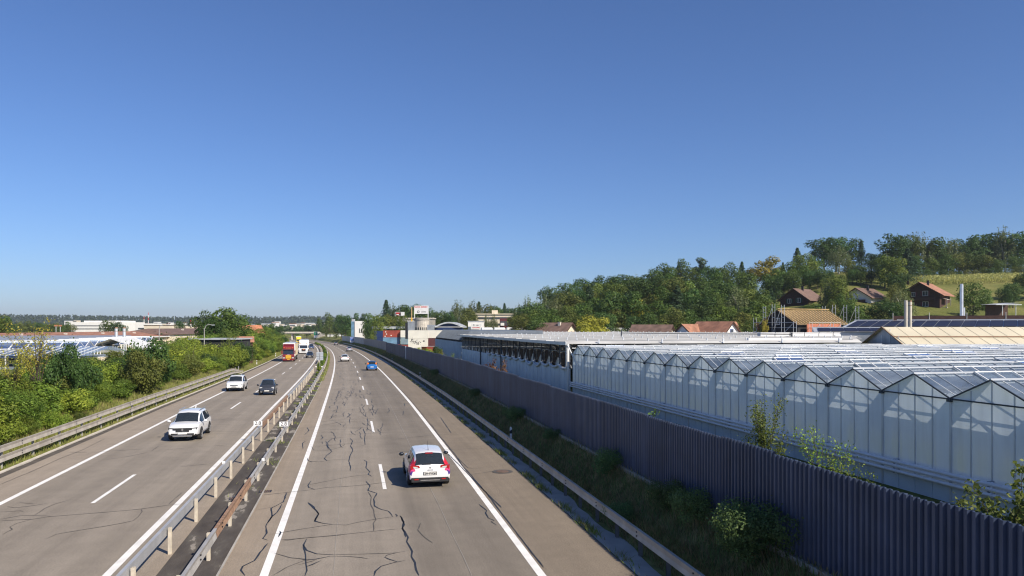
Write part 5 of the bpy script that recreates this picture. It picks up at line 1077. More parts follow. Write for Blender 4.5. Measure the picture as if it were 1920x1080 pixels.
# house with its roof being rebuilt
hc_ = house('house_under_construction', 'house with bare timber roof battens, orange wall sheet and scaffolding', 1461, 624, 150, 9.6, 12.2, 1.75, 4.35, 66, 'dark_interior', 'dark_interior', over=.5, rthick=.06, wins=((-.3, 1.6, 1.1, 1.3),))
m_ = MB(); hw = 4.8; sl = (4.35 - 1.75) / hw
for i in range(15):
    t = i / 14; x_ = t * 5.3; z_ = 4.35 + .16 - sl * x_
    for s in (1, -1): m_.box(s * x_ - .05, s * x_ + .05, -.6, 12.8, z_, z_ + .07)
m_.build('roof_battens', 'pine_wood', hc_)
m_ = MB()
for i in range(17):
    y_ = -.5 + i * .81
    for s in (1, -1): m_.beam((0, y_, 4.35 + .12), (s * 5.3, y_, 4.35 + .12 - sl * 5.3), .08, .06)
m_.build('rafters', 'pine_wood', hc_)
m_ = MB(); m_.box(5.9, 5.95, 1.2, 9.8, -1, 1.75); m_.build('orange_sheet', 'orange_mesh', hc_)
m_ = MB(); m_.box(-.25, .3, -.6, 12.8, 4.62, 4.74); m_.build('ridge_board', 'pine_wood', hc_)
def scaffold(label, parent_loc, a, pts, H):
    t_ = thing('scaffold', label, 'scaffolding', parent_loc, -R(a), 'scaffold frames around the new roof')
    for i, (x_, y_, h_) in enumerate(pts):
        m_ = MB()
        for q in (0, .75): m_.cyl((x_ + q, y_, -2), (x_ + q, y_, h_), .04, 6)
        z_ = -1
        while z_ < h_: m_.beam((x_, y_, z_), (x_ + .75, y_, z_), .06); z_ += 1.0
        m_.build('frame', 'light_metal', t_)
    m_ = MB()
    for (a_, b_) in zip(pts[:-1], pts[1:]):
        for z_ in (1.0, 2.0): m_.beam((a_[0], a_[1], z_), (b_[0], b_[1], z_), .05)
        m_.beam((a_[0], a_[1], -.5), (b_[0], b_[1], min(a_[2], b_[2]) - .3), .05)
    m_.build('rails', 'light_metal', t_); return t_
L_ = tuple(hc_.location)
scaffold('scaffold tower frames at the left gable of the roofless house', L_, 66, ((-5.6, -1.4, 3.0), (-2.8, -1.5, 5.2), (-.2, -1.6, 5.6), (2.2, -1.5, 5.4), (5.2, -1.4, 2.2)), 5)
scaffold('scaffold tower frames at the right end of the roofless house', L_, 66, ((-2.0, 13.4, 5.4), (.5, 13.5, 5.6), (3.2, 13.6, 5.5), (6.3, 13.4, 5.2)), 5)
scaffold('scaffold rail frames in front of the orange sheet', L_, 66, ((6.2, 1.5, 1.9), (6.2, 4.2, 1.9), (6.2, 6.9, 1.9), (6.2, 9.6, 1.9)), 2)
x, y, z = P(1434, 620, 150); plant('yellow', 'conical_bush', 'bush', 'small golden conical shrub left of the scaffolded house', (x, y, z - 2), 4.2, None, .5)
x, y, z = P(1426, 618, 152); plant('sap_red', 'red_shrub', 'bush', 'reddish shrub at the left foot of the scaffolding', (x, y, z - 2), 4.2, None, 1.2)
# open shed under the trees, far right
x, y, z = P(1875, 583, 215); t_ = thing('open_shed', 'open shed with flat grey roof under dark trees, far right', 'shed', (x, y, z), R(8)); m_ = MB(); m_.poly([(-3, -2, 1.7), (5, -2, 2.2), (5, 4, 2.4), (-3, 4, 1.9)]); m_.box(-3, 5, -2.05, -2, 1.6, 1.8); m_.build('roof', 'light_metal', t_, smooth='raw')
m_ = MB(); m_.box(-2, 5, 3, 3.1, -3, 2.0); m_.build('back_wall', 'brown_wood', t_)
for q in (-.6, 3.5): m_ = MB(); m_.box(q, q + .15, -1.6, -1.45, -3, 1.9); m_.build('post', 'light_metal', t_)

# ------------------------------------------------------------------ works yard with containers, tower and signs
am('container_cyan', (.20, .28, .33), .6, var=.2, scale=.6)
def container(label, px, ytop, Y, rz, mk, L=6.06, w_=2.44, h_=2.59):
    x, _, zt = P(px, ytop, Y); t_ = thing('shipping_container', label, 'container', (x, Y, zt - h_), rz, 'shipping containers behind the noise wall'); m_ = MB(); n = int(L / .28)
    for i in range(n): a_ = .08 + i * (L - .16) / n; m_.box(a_, a_ + .14, -.02, .0, .14, h_ - .12); m_.box(a_, a_ + .14, w_, w_ + .02, .14, h_ - .12)
    m_.box(.04, L - .04, .0, w_, .05, h_ - .04); m_.build('shell', mk, t_)
    m_ = MB()
    for a_ in (0, L - .12):
        for b_ in (-.04, w_ - .08): m_.box(a_, a_ + .12, b_, b_ + .12, 0, h_)
    m_.box(0, L, -.04, .06, 0, .14); m_.box(0, L, -.04, .06, h_ - .12, h_ + .0); m_.build('frame', mk, t_)
    m_ = MB()
    for q in (.5, .95, 1.5, 1.95): m_.cyl((-.03, q, .1), (-.03, q, h_ - .1), .03, 6)
    m_.build('lock_bars', 'galvanised', t_); return t_
r0 = R(3); dz = 13.2
c1 = container('rust red container on top of the blue container', 718, 619.3, 282, r0, 'container_red'); m_ = MB()
for q, zz in ((1.0, 2.0), (1.3, 1.2), (.8, .4), (3, .7)): m_.cyl((q, -.05, zz), (q, -.09, zz), .22, 10)
m_.build('white_spots', 'container_white', c1)
container('faded blue container under the rust red one', 718, 632.6, 282, r0, 'container_blue'); container('orange red container at the bottom of the stack', 738, 645.8, 281, r0, 'container_red')
container('cream container beside the rust red one', 751, 619.3, 281, r0, 'container_white', 3.2); container('grey blue container below the cream one', 751, 632.4, 281, r0, 'container_cyan', 3.2)
container('upper large white container with plain side', 765.5, 619, 240, R(2), 'container_white', 6.06, 2.44, 2.62); c5 = container('lower white container with dark graffiti and small window', 765.5, 634.5, 240, R(2), 'container_white', 6.0, 2.44, 2.6)
m_ = MB(); rn = random.Random(6)
for i in range(60):
    a_ = .6 + rn.random() * 3.2; b_ = 2.2 - a_ * .35 + rn.gauss(0, .38); q = rn.uniform(.04, .16); m_.box(a_, a_ + q * 1.6, -.06, -.045, max(.2, b_), max(.25, b_) + q)
m_.build('graffiti', 'black_letter', c5); m_ = MB(); m_.box(4.6, 5.1, -.07, -.04, 1.6, 1.95); m_.build('window', 'window_pane', c5)
container('white container right of the plain white one, upper row', 801, 619, 246, R(2), 'container_white', 5.5); container('dark maroon container at the right end of the stacks', 801, 633.6, 246, R(2), 'container_maroon', 3.0)
container('white lower container beneath the graffiti container', 766, 650, 240, R(2), 'container_white', 4.0); container('brick red container below the graffiti container', 791, 650, 241, R(2), 'container_red', 4.0); container('dark navy container left of the rust red one, upper', 701, 620.5, 292, r0, 'blue_tarp', 3.4); container('dark navy container left of the blue one, lower', 701, 633, 292, r0, 'blue_tarp', 3.4)
def boxb(name, label, cat, px0, px1, ytop, ybot, Y, depth, mk, rz=0, extra=None, down=3):
    x0, _, zt = P(px0, ytop, Y); x1 = P(px1, 0, Y)[0]; zb = P(0, ybot, Y)[2] - down; t_ = thing(name, label, cat, (x0, Y, zb), rz); m_ = MB(); m_.box(0, x1 - x0, 0, depth, 0, zt - zb); m_.build('wall', mk, t_)
    return t_, x1 - x0, zt - zb
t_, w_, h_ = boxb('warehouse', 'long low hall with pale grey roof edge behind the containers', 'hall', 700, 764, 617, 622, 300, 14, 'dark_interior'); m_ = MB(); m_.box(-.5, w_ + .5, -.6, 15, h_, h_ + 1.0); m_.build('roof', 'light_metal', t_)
t_, w_, h_ = boxb('metal_tower', 'small galvanised metal clad tower left of the round building', 'tower', 764.5, 776, 603.5, 619, 262, 3, 'grey_metal'); m_ = MB(); m_.box(-.1, w_ + .1, -.1, 3.1, h_, h_ + .15); m_.build('roof_edge', 'light_metal', t_); m_ = MB(); m_.box(-.9, -.05, .3, 3, 0, h_ - .3); m_.build('shadow_side', 'dark_metal', t_)  # dark box paints in the tower's side in shade
# round tower
x, Y_, zt = P(790.5, 600, 285); t_ = thing('round_tower', 'round pale panelled building with a ring of narrow windows', 'tower', (x, 285, 2)); H = zt - 2; m_ = MB(); m_.cyl((0, 0, -3), (0, 0, H), 2.75, 40); m_.build('wall', 'concrete_light', t_, smooth=30)
m_ = MB()
for zz in (H - .5, H - 1.1, H - 1.7, H - 2.3): m_.cyl((0, 0, zz), (0, 0, zz + .03), 2.765, 40)
for i in range(24): a_ = i / 24 * 6.283; m_.box(math.cos(a_) * 2.755 - .02, math.cos(a_) * 2.755 + .02, math.sin(a_) * 2.755 - .02, math.sin(a_) * 2.755 + .02, H - 2.3, H)
m_.build('panel_joints', 'concrete', t_)
for i in range(11):
    a_ = math.pi + (i + .5) / 11 * math.pi; m_ = MB(); c_, s_ = math.cos(a_), math.sin(a_)
    m_.poly([(c_ * 2.79 - s_ * q, s_ * 2.79 + c_ * q, zz) for q, zz in ((-.2, H - 3.9), (.2, H - 3.9), (.2, H - 2.7), (-.2, H - 2.7))]); m_.build('window', 'window_pane', t_, smooth='raw')
m_ = MB(); m_.cyl((0, 0, H), (0, 0, H + .5), 2.95, 40); m_.cyl((0, 0, H + .5), (0, 0, H + .75), 2.6, 40); m_.build('roof', 'concrete', t_)
t_, w_, h_ = boxb('flat_building', 'brown flat roofed building behind the round tower', 'building', 744, 811, 598, 604, 320, 12, 'concrete', down=8); m_ = MB(); m_.box(-.3, w_ + .3, -.3, 12.3, h_, h_ + .5); m_.build('roof_edge', 'concrete_light', t_); m_ = MB(); m_.box(2.5, w_ * .42, -.06, .0, h_ - 2.6, h_ - 1.2); m_.build('window', 'dark_interior', t_)
# sign board on the tower
def board(label, px0, px1, y0, y1, Y, texts, legs=None, rz=0, group='company sign boards'):
    x0, _, zt = P(px0, y0, Y); x1, _, zb = P(px1, y1, Y); t_ = thing('sign_board', label, 'sign', (x0, Y, zb), rz, group); w_ = x1 - x0; h_ = zt - zb
    m_ = MB(); m_.box(0, w_, -.08, .08, 0, h_); m_.build('panel', 'white_metal', t_)
    if legs:
        zl = P(0, legs, Y)[2] - zb
        for q in (.03, .97): m_ = MB(); m_.box(w_ * q - .12, w_ * q + .12, -.1, .12, zl - .4, h_ * .98); m_.build('leg', 'white_metal', t_)
    for (s, fx, fz, size, mk, sx, bold) in texts: text_mesh('lettering', s, size * h_, mk, t_, (w_ * fx, -.1, h_ * fz), (R(90), 0, 0), sx=sx, bold=bold)
    return t_, w_, h_
def ring(t_, x, z, r, parent=True):
    m_ = MB(); n = 20
    for i in range(n):
        a_, b_ = i / n * 6.283, (i + 1) / n * 6.283
        m_.poly([(x + math.cos(a_) * r, -.1, z + math.sin(a_) * r), (x + math.cos(b_) * r, -.1, z + math.sin(b_) * r), (x + math.cos(b_) * r * .6, -.1, z + math.sin(b_) * r * .6), (x + math.cos(a_) * r * .6, -.1, z + math.sin(a_) * r * .6)])
    m_.build('ring_logo', 'black_letter', t_, smooth='raw')
t_, w_, h_ = board('large white sign board with red lettering on legs over the round tower', 776.5, 803.5, 573, 588.5, 284, [('FLÜCK ZÜRBO', .47, .83, .24, 'red_letter', 1.0, .02), ('Leadtec', .66, .25, .2, 'black_letter', 1.0, .015)], 598); ring(t_, w_ * .29, h_ * .25, h_ * .15)
t_, w_, h_ = board('small white sign panel with red lettering on the white cube', 883, 902.5, 607, 617.5, 228.2, [('FLÜCK ZÜRBO', .5, .3, .26, 'red_letter', .75, .015), ('Leadtec', .62, .74, .2, 'black_letter', .8, .01)]); ring(t_, w_ * .27, h_ * .75, h_ * .14)
t_, w_, h_ = boxb('white_cube_building', 'white cube shaped building carrying a small company sign', 'building', 877.5, 906.5, 603, 619, 229, 6, 'white_wall'); m_ = MB(); m_.box(-.15, w_ + .15, -.15, 6.15, h_, h_ + .2); m_.build('roof_edge', 'light_metal', t_)
# billboard with red and white blocks
x0, _, zt = P(740.5, 585, 345); x1, _, zb = P(758.5, 592.5, 345); t_ = thing('billboard', 'wide billboard with red, dark and white fields above the trees', 'sign', (x0, 345, zb)); w_ = x1 - x0; h_ = zt - zb; m_ = MB(); m_.box(0, w_, -.1, .1, 0, h_); m_.build('panel', 'white_metal', t_)
m_ = MB(); m_.box(.2, w_ * .62, -.13, -.1, .15, h_ - .15); m_.build('dark_field', 'black_letter', t_); m_ = MB(); m_.box(.5, w_ * .48, -.16, -.13, h_ * .5, h_ - .25); m_.box(.9, w_ * .46, -.16, -.13, .25, h_ * .22); m_.build('red_field', 'red_letter', t_); m_ = MB(); m_.box(.7, w_ * .42, -.16, -.13, h_ * .26, h_ * .44); m_.build('white_field', 'white_plastic', t_)
m_ = MB()
for q in (.1, .9): m_.box(w_ * q - .1, w_ * q + .1, -.05, .1, -8, 0)
m_.build('legs', 'galvanised', t_)
x, _, zt = P(772, 576, 270); zb = P(0, 604, 270)[2]; t_ = thing('crane_mast', 'slim mast, yellow below and brownish above, left of the large sign board', 'mast', (x, 270, zb - 3)); H = zt - zb + 3; m_ = MB(); m_.box(-.22, .22, -.22, .22, 0, H * .55); m_.build('lower_mast', 'yellow_paint', t_); m_ = MB(); m_.box(-.13, .13, -.13, .13, H * .55, H); m_.build('upper_mast', 'pine_wood', t_)
# hall with curved roof
x0 = P(815, 0, 264)[0]; t_ = thing('curved_roof_hall', 'hall with curved grey roof and dark blue opening right of the round tower', 'hall', (x0, 264, .5)); w_ = P(868, 0, 264)[0] - x0; zc = P(0, 603.5, 264)[2] - .5; ze = P(0, 612, 264)[2] - .5; prof_ = [(w_ * i / 16, ze + (zc - ze) * math.sin(math.pi * i / 16)) for i in range(17)]
m_ = MB(); m_.extrude([(p[0], p[1]) for p in prof_] + [(p[0], p[1] - .5) for p in prof_[::-1]], [((0, 0, 0), (1, 0)), ((0, 22, 0), (1, 0))]); m_.build('roof', 'light_metal', t_)
m_ = MB(); m_.poly([(p[0], 1.0, p[1] - .5) for p in prof_] + [(w_, 1.0, -2), (0, 1.0, -2)]); m_.build('opening', 'blue_tarp', t_, smooth='raw'); m_ = MB(); m_.box(-2.5, -.1, -.5, 4, -2, zc - 1.0); m_.build('side_tower', 'grey_metal', t_); m_ = MB(); m_.beam((0, 0, ze - .2), (w_, 0, ze - .2), .2); m_.build('tie_beam', 'white_metal', t_)
# flat roofed buildings behind
t_, w_, h_ = boxb('flat_building', 'cream flat roofed building with dark window bands and white roof box', 'building', 893, 962, 588.5, 606, 330, 14, 'cream_wall', R(0), down=6)
for zz in (1.4, 4.1): m_ = MB(); m_.box(.6, w_ - .6, -.08, 0, h_ - zz - .9, h_ - zz); m_.build('window_band', 'window_pane', t_)
m_ = MB(); m_.box(w_ * .42, w_ * .58, 2, 6, h_, h_ + 1.6); m_.box(-.4, w_ + .4, -.5, 14, h_ - .25, h_ + .1); m_.build('roof_box', 'cream_wall', t_)
am('dark_red', (.10, .02, .025), .7)
t_, w_, h_ = boxb('dark_red_building', 'dark red modern building with glazed storeys and white balcony boxes', 'building', 937, 966, 597, 618, 255, 9, 'dark_red', down=3)
for zz in (.9, 3.4): m_ = MB(); m_.box(.15, w_ - .3, -.08, 0, h_ - zz - 1.5, h_ - zz); m_.build('window_band', 'window_pane', t_)
m_ = MB()
for i in range(7): m_.box(.3 + i * .75, .4 + i * .75, -.12, -.08, h_ - 5.0, h_ - .9)
m_.build('mullions', 'dark_red', t_); m_ = MB(); m_.box(.3, 1.5, -1, -.1, h_ - 2.4, h_ - 1.5); m_.build('balcony', 'white_wall', t_); m_ = MB(); m_.box(w_ - .9, w_ + .1, -.6, -.1, 0, h_ - 2.4); m_.build('corner_panel', 'white_wall', t_)
# white tower like building
t_, w_, h_ = boxb('white_tower_building', 'narrow white tower building between trees with blue shaded side', 'building', 665, 680, 602, 622, 380, 6, 'white_wall', down=4); m_ = MB(); m_.box(-1.8, -.02, .4, 6, 0, h_ - .2); m_.build('shaded_side', 'container_blue', t_); m_ = MB(); m_.box(-1.6, -.4, .5, 3, h_ - .2, h_ + 1.0); m_.build('roof_unit', 'light_metal', t_)  # blue block paints in the shaded side of the white tower
m_ = MB(); m_.box(w_ * .55, w_ * .65, -.06, 0, 3.4, 5.6); m_.box(w_ * .8, w_ * .9, -.06, 0, 3.8, 5.4); m_.build('window', 'window_pane', t_)
for i, (px, y0, Y, wd_) in enumerate(((632, 625.5, 520, 3), (614, 627, 590, 3.2))):
    t_, w_, h_ = boxb('bus_shelter', 'white carport roof behind the far noise wall, ' + ('right one' if i == 0 else 'left one'), 'shelter', px, px + 12, y0, y0 + 5, Y, 3, 'white_metal', down=0); m_ = MB(); m_.box(-.5, w_ + .8, -.5, 3.5, h_, h_ + .2); m_.build('roof', 'white_metal', t_)

# ------------------------------------------------------------------ left side buildings
def longroof(label, x_e, x_r, y0, y1, ze, zr, mk, hip=8, extra_eave=True, group='long red roofed halls'):
    t_ = thing('red_roof_hall', label, 'hall', (x_e, y0, 0), 0, group); dx = x_r - x_e; L = y1 - y0; m_ = MB()
    m_.poly([(0, 0, ze), (0, L, ze), (dx, L - hip, zr), (dx, hip, zr)]); m_.poly([(2 * dx, 0, ze), (2 * dx, L, ze), (dx, L - hip, zr), (dx, hip, zr)]); m_.poly([(0, 0, ze), (2 * dx, 0, ze), (dx, hip, zr)]); m_.poly([(0, L, ze), (2 * dx, L, ze), (dx, L - hip, zr)]); m_.build('roof', mk, t_, smooth='raw')
    m_ = MB(); m_.box(2 * dx + .5, -.5, .5, L - .5, 0, ze - .02); m_.build('wall', 'cream_wall', t_)
    if extra_eave: m_ = MB(); m_.box(-.1, .25, 0, L, ze - .12, ze + .18); m_.build('gutter', 'white_metal', t_)
    m_ = MB()
    for i in range(5): q = L * (.2 + .15 * i); m_.box(dx * .7, dx * .7 + .6, q, q + .6, zr - .9, zr + .35 - .5)
    m_.build('roof_vents', 'concrete_light', t_)
    return t_
longroof('long red tiled roof with white gutter behind the left greenhouses', -102, -113, 148, 262, 4.0, 5.55, 'roof_red')
longroof('higher red brown tiled roof behind the right end of the long red roof', -100, -110, 228, 330, 4.6, 6.35, 'roof_brown', hip=4, extra_eave=False)
am('roof_mid', (.27, .115, .07), .85, var=.3, scale=.8); bpy.data.objects['roof.%03d' % 0] if False else None
house('house', 'bright orange red tiled roof among the left trees', 446, 640, 215, 7, 6, 2.2, 4.4, 55, 'white_wall', 'roof_red_bright', over=.5, group='left side houses')
house('house', 'small red roof below the dark flat roof on the left', 433, 648, 150, 3, 4, .8, 1.6, 70, 'brown_wood', 'roof_red', over=.3, group='left side houses')
# greenhouses on the left
g6 = thing('glass_greenhouse', 'white framed glasshouse with open roof vents behind the left bushes', 'greenhouse', (-57, 100, 1.0), R(14)); 
for k in range(11):
    a_ = k * 4.6; b_ = a_ + 4.6; c_ = a_ + 2.3
    m_ = MB(); m_.poly([(0, a_, 3.1), (-34, a_, 3.1), (-34, c_, 4.0), (0, c_, 4.0)]); m_.poly([(0, c_, 4.0), (-34, c_, 4.0), (-34, b_, 3.1), (0, b_, 3.1)]); m_.build('roof_glazing', 'roof_glass', g6, smooth='raw')
    m_ = MB()
    for i in range(18): u = -i * 1.9; m_.beam((u, a_, 3.13), (u, c_, 4.03), .09, .06); m_.beam((u, c_, 4.03), (u, b_, 3.13), .09, .06)
    m_.box(-34, 0, c_ - .08, c_ + .08, 4.02, 4.14); m_.build('roof_bars', 'white_metal', g6)
    m_ = MB()
    for j in range(3): m_.box(-.06, .06, a_ + j * 1.53 - .07, a_ + j * 1.53 + .07, -.5, 3.1)
    m_.build('wall_posts', 'white_metal', g6)
    m_ = MB(); m_.poly([(-4, c_ + .1, 4.15), (-30, c_ + .1, 4.15), (-30, c_ + 1.4, 4.3), (-4, c_ + 1.4, 4.3)]); m_.build('open_vent', 'grey_metal', g6, smooth='raw')
m_ = MB(); m_.box(-34, -.15, .1, 50, -.5, .6); m_.box(-16, -15.8, 0, 50, .6, 3.0); m_.build('plants_inside', 'brown_interior', g6)
m_ = MB(); m_.box(-.03, 0, 0, 50.6, 2.9, 3.1); m_.box(-.03, 0, 0, 50.6, .5, .7); m_.build('rails', 'white_metal', g6); m_ = MB()
for j in range(12): m_.box(-j * 1.9 - .07, -j * 1.9 + .07, -.06, .06, -.5, 3.1)
m_.box(-22, 0, -.05, .05, 2.95, 3.15); m_.build('end_posts', 'white_metal', g6)
g7 = thing('glass_greenhouse', 'low blue reflecting glasshouse at the far left behind yellowish saplings', 'greenhouse', (-67, 94, .8), -R(90))
for k in range(3):
    a_ = k * 5; b_ = a_ + 5
    m_ = MB(); m_.poly([(0, a_, 2.6), (0, b_, 2.6), (-6, b_, 3.6), (-6, a_, 3.6)]); m_.poly([(-6, b_, 3.6), (-6, a_, 3.6), (-12, a_, 2.6), (-12, b_, 2.6)]); m_.build('roof_glazing', 'roof_glass', g7, smooth='raw')
    m_ = MB()
    for j in range(5): m_.beam((0, a_ + j, 2.63), (-6, a_ + j, 3.63), .06, .05); m_.box(-.05, .05, a_ + j - .05, a_ + j + .05, -.5, 2.6) if j % 2 == 0 else None
    m_.build('frame', 'white_metal', g7)
m_ = MB(); m_.box(-11.8, -.1, .1, 14.9, -.5, 1.2); m_.box(-11.8, -.3, .1, 14.9, 2.3, 2.35); m_.build('screen', 'screen_cloth', g7)
g8 = thing('polytunnel_roof', 'white striped sloping roof panel between the left bushes', 'roof', (-51, 112, 1), R(12)); m_ = MB(); m_.poly([(0, 0, 1.6), (0, 12, 1.6), (-7, 12, 4.2), (-7, 0, 4.2)]); m_.poly([(-7, 12, 4.2), (-7, 0, 4.2), (-14, 0, 1.6), (-14, 12, 1.6)]); m_.build('sheet', 'panel_blue_grey', g8, smooth='raw'); m_ = MB()
for j in range(10): m_.beam((.05, j * 1.3, 1.66), (-7, j * 1.3, 4.27), .5, .06)
m_.build('white_strips', 'white_metal', g8); m_ = MB(); m_.box(-13.8, -.2, .2, 11.8, -1, 1.55); m_.build('wall', 'cream_wall', g8)
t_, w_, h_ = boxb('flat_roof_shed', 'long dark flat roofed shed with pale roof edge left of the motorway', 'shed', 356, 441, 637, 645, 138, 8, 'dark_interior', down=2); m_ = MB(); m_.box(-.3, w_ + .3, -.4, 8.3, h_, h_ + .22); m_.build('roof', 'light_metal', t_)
t_, w_, h_ = boxb('white_building', 'long white office building with two dark window bands on the left', 'building', 133, 232, 604, 622, 520, 30, 'white_wall', R(0), down=8)
for zz in (2.2, 4.3): m_ = MB(); m_.box(2.0, w_ - 4, -.15, 0, h_ - zz - .5, h_ - zz); m_.build('window_band', 'window_pane', t_)
m_ = MB(); m_.box(w_ * .2, w_ * .95, 3, 20, h_, h_ + 1.0); m_.build('roof_unit', 'white_wall', t_)
t_, w_, h_ = boxb('beige_building', 'plain beige flat building behind the right red roof', 'building', 270, 323, 610.3, 618, 420, 20, 'cream_wall', down=6); m_ = MB(); m_.box(-.2, w_ + .2, -.2, 20, h_, h_ + .3); m_.build('roof_edge', 'roof_brown', t_)
t_, w_, h_ = boxb('white_building', 'small white building with dark entrance left of the beige one', 'building', 253, 284, 606.5, 620, 470, 14, 'white_wall', down=6); m_ = MB(); m_.box(2, 7, -.1, 0, h_ - 3.6, h_ - 2.7); m_.build('window_band', 'window_pane', t_)
boxb('white_building', 'low pale building edge right of the round dark tree', 'building', 350, 366, 612, 618, 430, 10, 'cream_wall', down=6)
# lamps, masts, signs
def streetlamp(label, px, ytop, ybot, Y, arm, H0=None):
    x, _, zb = P(px, ybot, Y); zt = P(px, ytop, Y)[2]; zb -= 1; t_ = thing('street_lamp', label, 'street lamp', (x, Y, zb), 0, 'street lamps on the left'); H = zt - zb; m_ = MB()
    m_.tube([(0, 0, 0), (0, 0, H * .8), (arm * .25, 0, H * .95), (arm * .6, 0, H), (arm, 0, H * .97)], [.09, .07, .06, .05, .05], 7); m_.build('pole', 'galvanised', t_, smooth=60); m_ = MB(); m_.box(min(arm, arm * 1.35), max(arm, arm * 1.35), -.12, .12, H * .955, H * .985); m_.build('lamp_head', 'light_metal', t_)
streetlamp('curved street lamp in front of the large left trees', 383, 608, 645, 132, 1.3); streetlamp('thin street lamp in front of the right red roof', 298.5, 610, 632, 150, .5)
def mast(label, px, ytop, ybot, Y, r, cols):
    x, _, zb = P(px, ybot, Y); zt = P(px, ytop, Y)[2]; t_ = thing('radio_mast', label, 'mast', (x, Y, zb - 5), 0, 'red and white masts on the skyline'); H = zt - zb + 5; n = len(cols)
    for i, k in enumerate(cols): m_ = MB(); m_.cyl((0, 0, H * i / n), (0, 0, H * (i + 1) / n), r * (1 - .5 * i / n), 6); m_.build('mast_section', k, t_)
mast('taller red and white mast above the beige building', 278, 586, 607, 900, .5, ['white_metal', 'red_letter', 'white_metal', 'red_letter', 'white_metal', 'red_letter']); mast('shorter red and white mast left of the taller one', 270, 593, 607, 900, .5, ['white_metal', 'red_letter', 'white_metal', 'red_letter']); mast('small red topped chimney right of the round dark tree', 357.5, 600, 612, 700, .7, ['white_metal', 'white_metal', 'red_letter'])
for i, px in enumerate((105, 113)):
    x, _, zb = P(px, 622, 300); zt = P(0, 611, 300)[2]; t_ = thing('floodlight_pole', ('left' if i == 0 else 'right') + ' of two orange floodlight poles above the red roof', 'pole', (x, 300, zb - 3), 0, 'floodlight poles'); m_ = MB(); m_.cyl((0, 0, 0), (0, 0, zt - zb + 3), .12, 6); m_.build('pole', 'light_metal', t_); m_ = MB(); m_.box(-.6, .6, -.2, .2, zt - zb + 2.8, zt - zb + 3.4); m_.build('lamp_head', 'roof_red_bright', t_)
def back_sign(label, s, d, zs, w_, h_, n=2, dd=0):
    t_ = thing('road_sign', label, 'sign', RP(s, d), heading(s), 'road signs'); m_ = MB(); m_.cyl((0, 0, -.2), (0, 0, zs + h_ * .9), .045, 8); m_.build('pole', 'galvanised', t_)
    m_ = MB(); m_.box(-w_ / 2, w_ / 2, .05, .08, zs, zs + h_); m_.build('plate', 'sign_back', t_)
    m_ = MB()
    for q in (.2, .5, .8): m_.box(-w_ / 2 + .03, w_ / 2 - .03, .0, .05, zs + h_ * q - .02, zs + h_ * q + .02)
    m_.build('brackets', 'grey_metal', t_)
back_sign('square road sign seen from behind on a pole at the left bushes', 139.6, -25.6, 2.0, 1.15, 1.45); back_sign('square road sign seen from behind standing in the median', 122.9, -9.95, 1.75, 1.1, 1.35)
for lab, px, py, zp, s, d in (('small white 2.8 distance plate on the left median rail', 475, 813.5, .8, 39.5, -10.86), ('small white 2.8 distance plate on the right median rail', 511.5, 815.5, .8, 38.8, -9.3)):
    t_ = thing('distance_plate', lab, 'sign', RP(s, d), heading(s), 'distance plates on the median'); m_ = MB(); m_.cyl((.17, 0, .6), (.17, 0, 1.2), .015, 6); m_.build('rod', 'galvanised', t_); m_ = MB(); m_.box(-.24, .26, -.01, .01, 1.0, 1.28); m_.build('plate', 'white_plastic', t_)
    text_mesh('lettering', '2.8', .30, 'black_letter', t_, (.01, -.018, 1.14), (R(90), 0, 0), bold=.0)
for i, (s, d) in enumerate(((27.6, -9.25), (27.2, -10.9), (118, -10.4), (118, -9.5), (200, -10.6), (200, -9.3))):
    t_ = thing('reflector', 'small white reflector block on the median rail, ' + ['nearest right', 'nearest left', 'middle left', 'middle right', 'far left', 'far right'][i], 'reflector', RP(s, d), heading(s), 'reflectors on the median rails'); m_ = MB(); k_ = 1 if i < 2 else 2.2; m_.box(-.06 * k_, .06 * k_, -.03, .03, .84, .96); m_.build('reflector_block', 'white_plastic', t_); m_ = MB(); m_.box(-.02, .02, -.02, .02, .7, .85); m_.build('stem', 'galvanised', t_)
# blue and green direction signs
def roadsign(label, px0, px1, y0, y1, Y, mk, d, parts):
    x0, _, zt = P(px0, y0, Y); x1, _, zb = P(px1, y1, Y); zg_ = GZ(x0, Y); t_ = thing('direction_sign', label, 'road sign', (x0, Y, zg_), 0, 'large direction signs'); w_ = x1 - x0
    m_ = MB(); m_.box(0, w_, -.05, .05, zb - zg_, zt - zg_); m_.build('board', 'white_metal', t_); m_ = MB(); m_.box(.12, w_ - .12, -.08, -.05, zb - zg_ + .12, zt - zg_ - .12); m_.build('face', mk, t_)
    for q in (.15, .85): m_ = MB(); m_.cyl((w_ * q, .15, -.5), (w_ * q, .15, zt - zg_ - .3), .08, 8); m_.build('post', 'galvanised', t_)
    return t_, w_, zb - zg_, zt - zg_
t_, w_, z0, z1 = roadsign('blue motorway direction sign with white text before the grey wall', 656.5, 667, 632, 639, 352, 'sign_blue', 6, 0); h_ = z1 - z0; text_mesh('lettering', 'Weggen', .5, 'white_plastic', t_, (w_ * .5, -.1, z1 - h_ * .33), (R(90), 0, 0)); text_mesh('lettering', '1000 m', .42, 'white_plastic', t_, (w_ * .5, -.1, z0 + h_ * .3), (R(90), 0, 0)); m_ = MB(); m_.box(0, w_ * .62, -.05, .05, z0 - .95, z0 - .08); m_.build('lower_plate', 'white_plastic', t_)
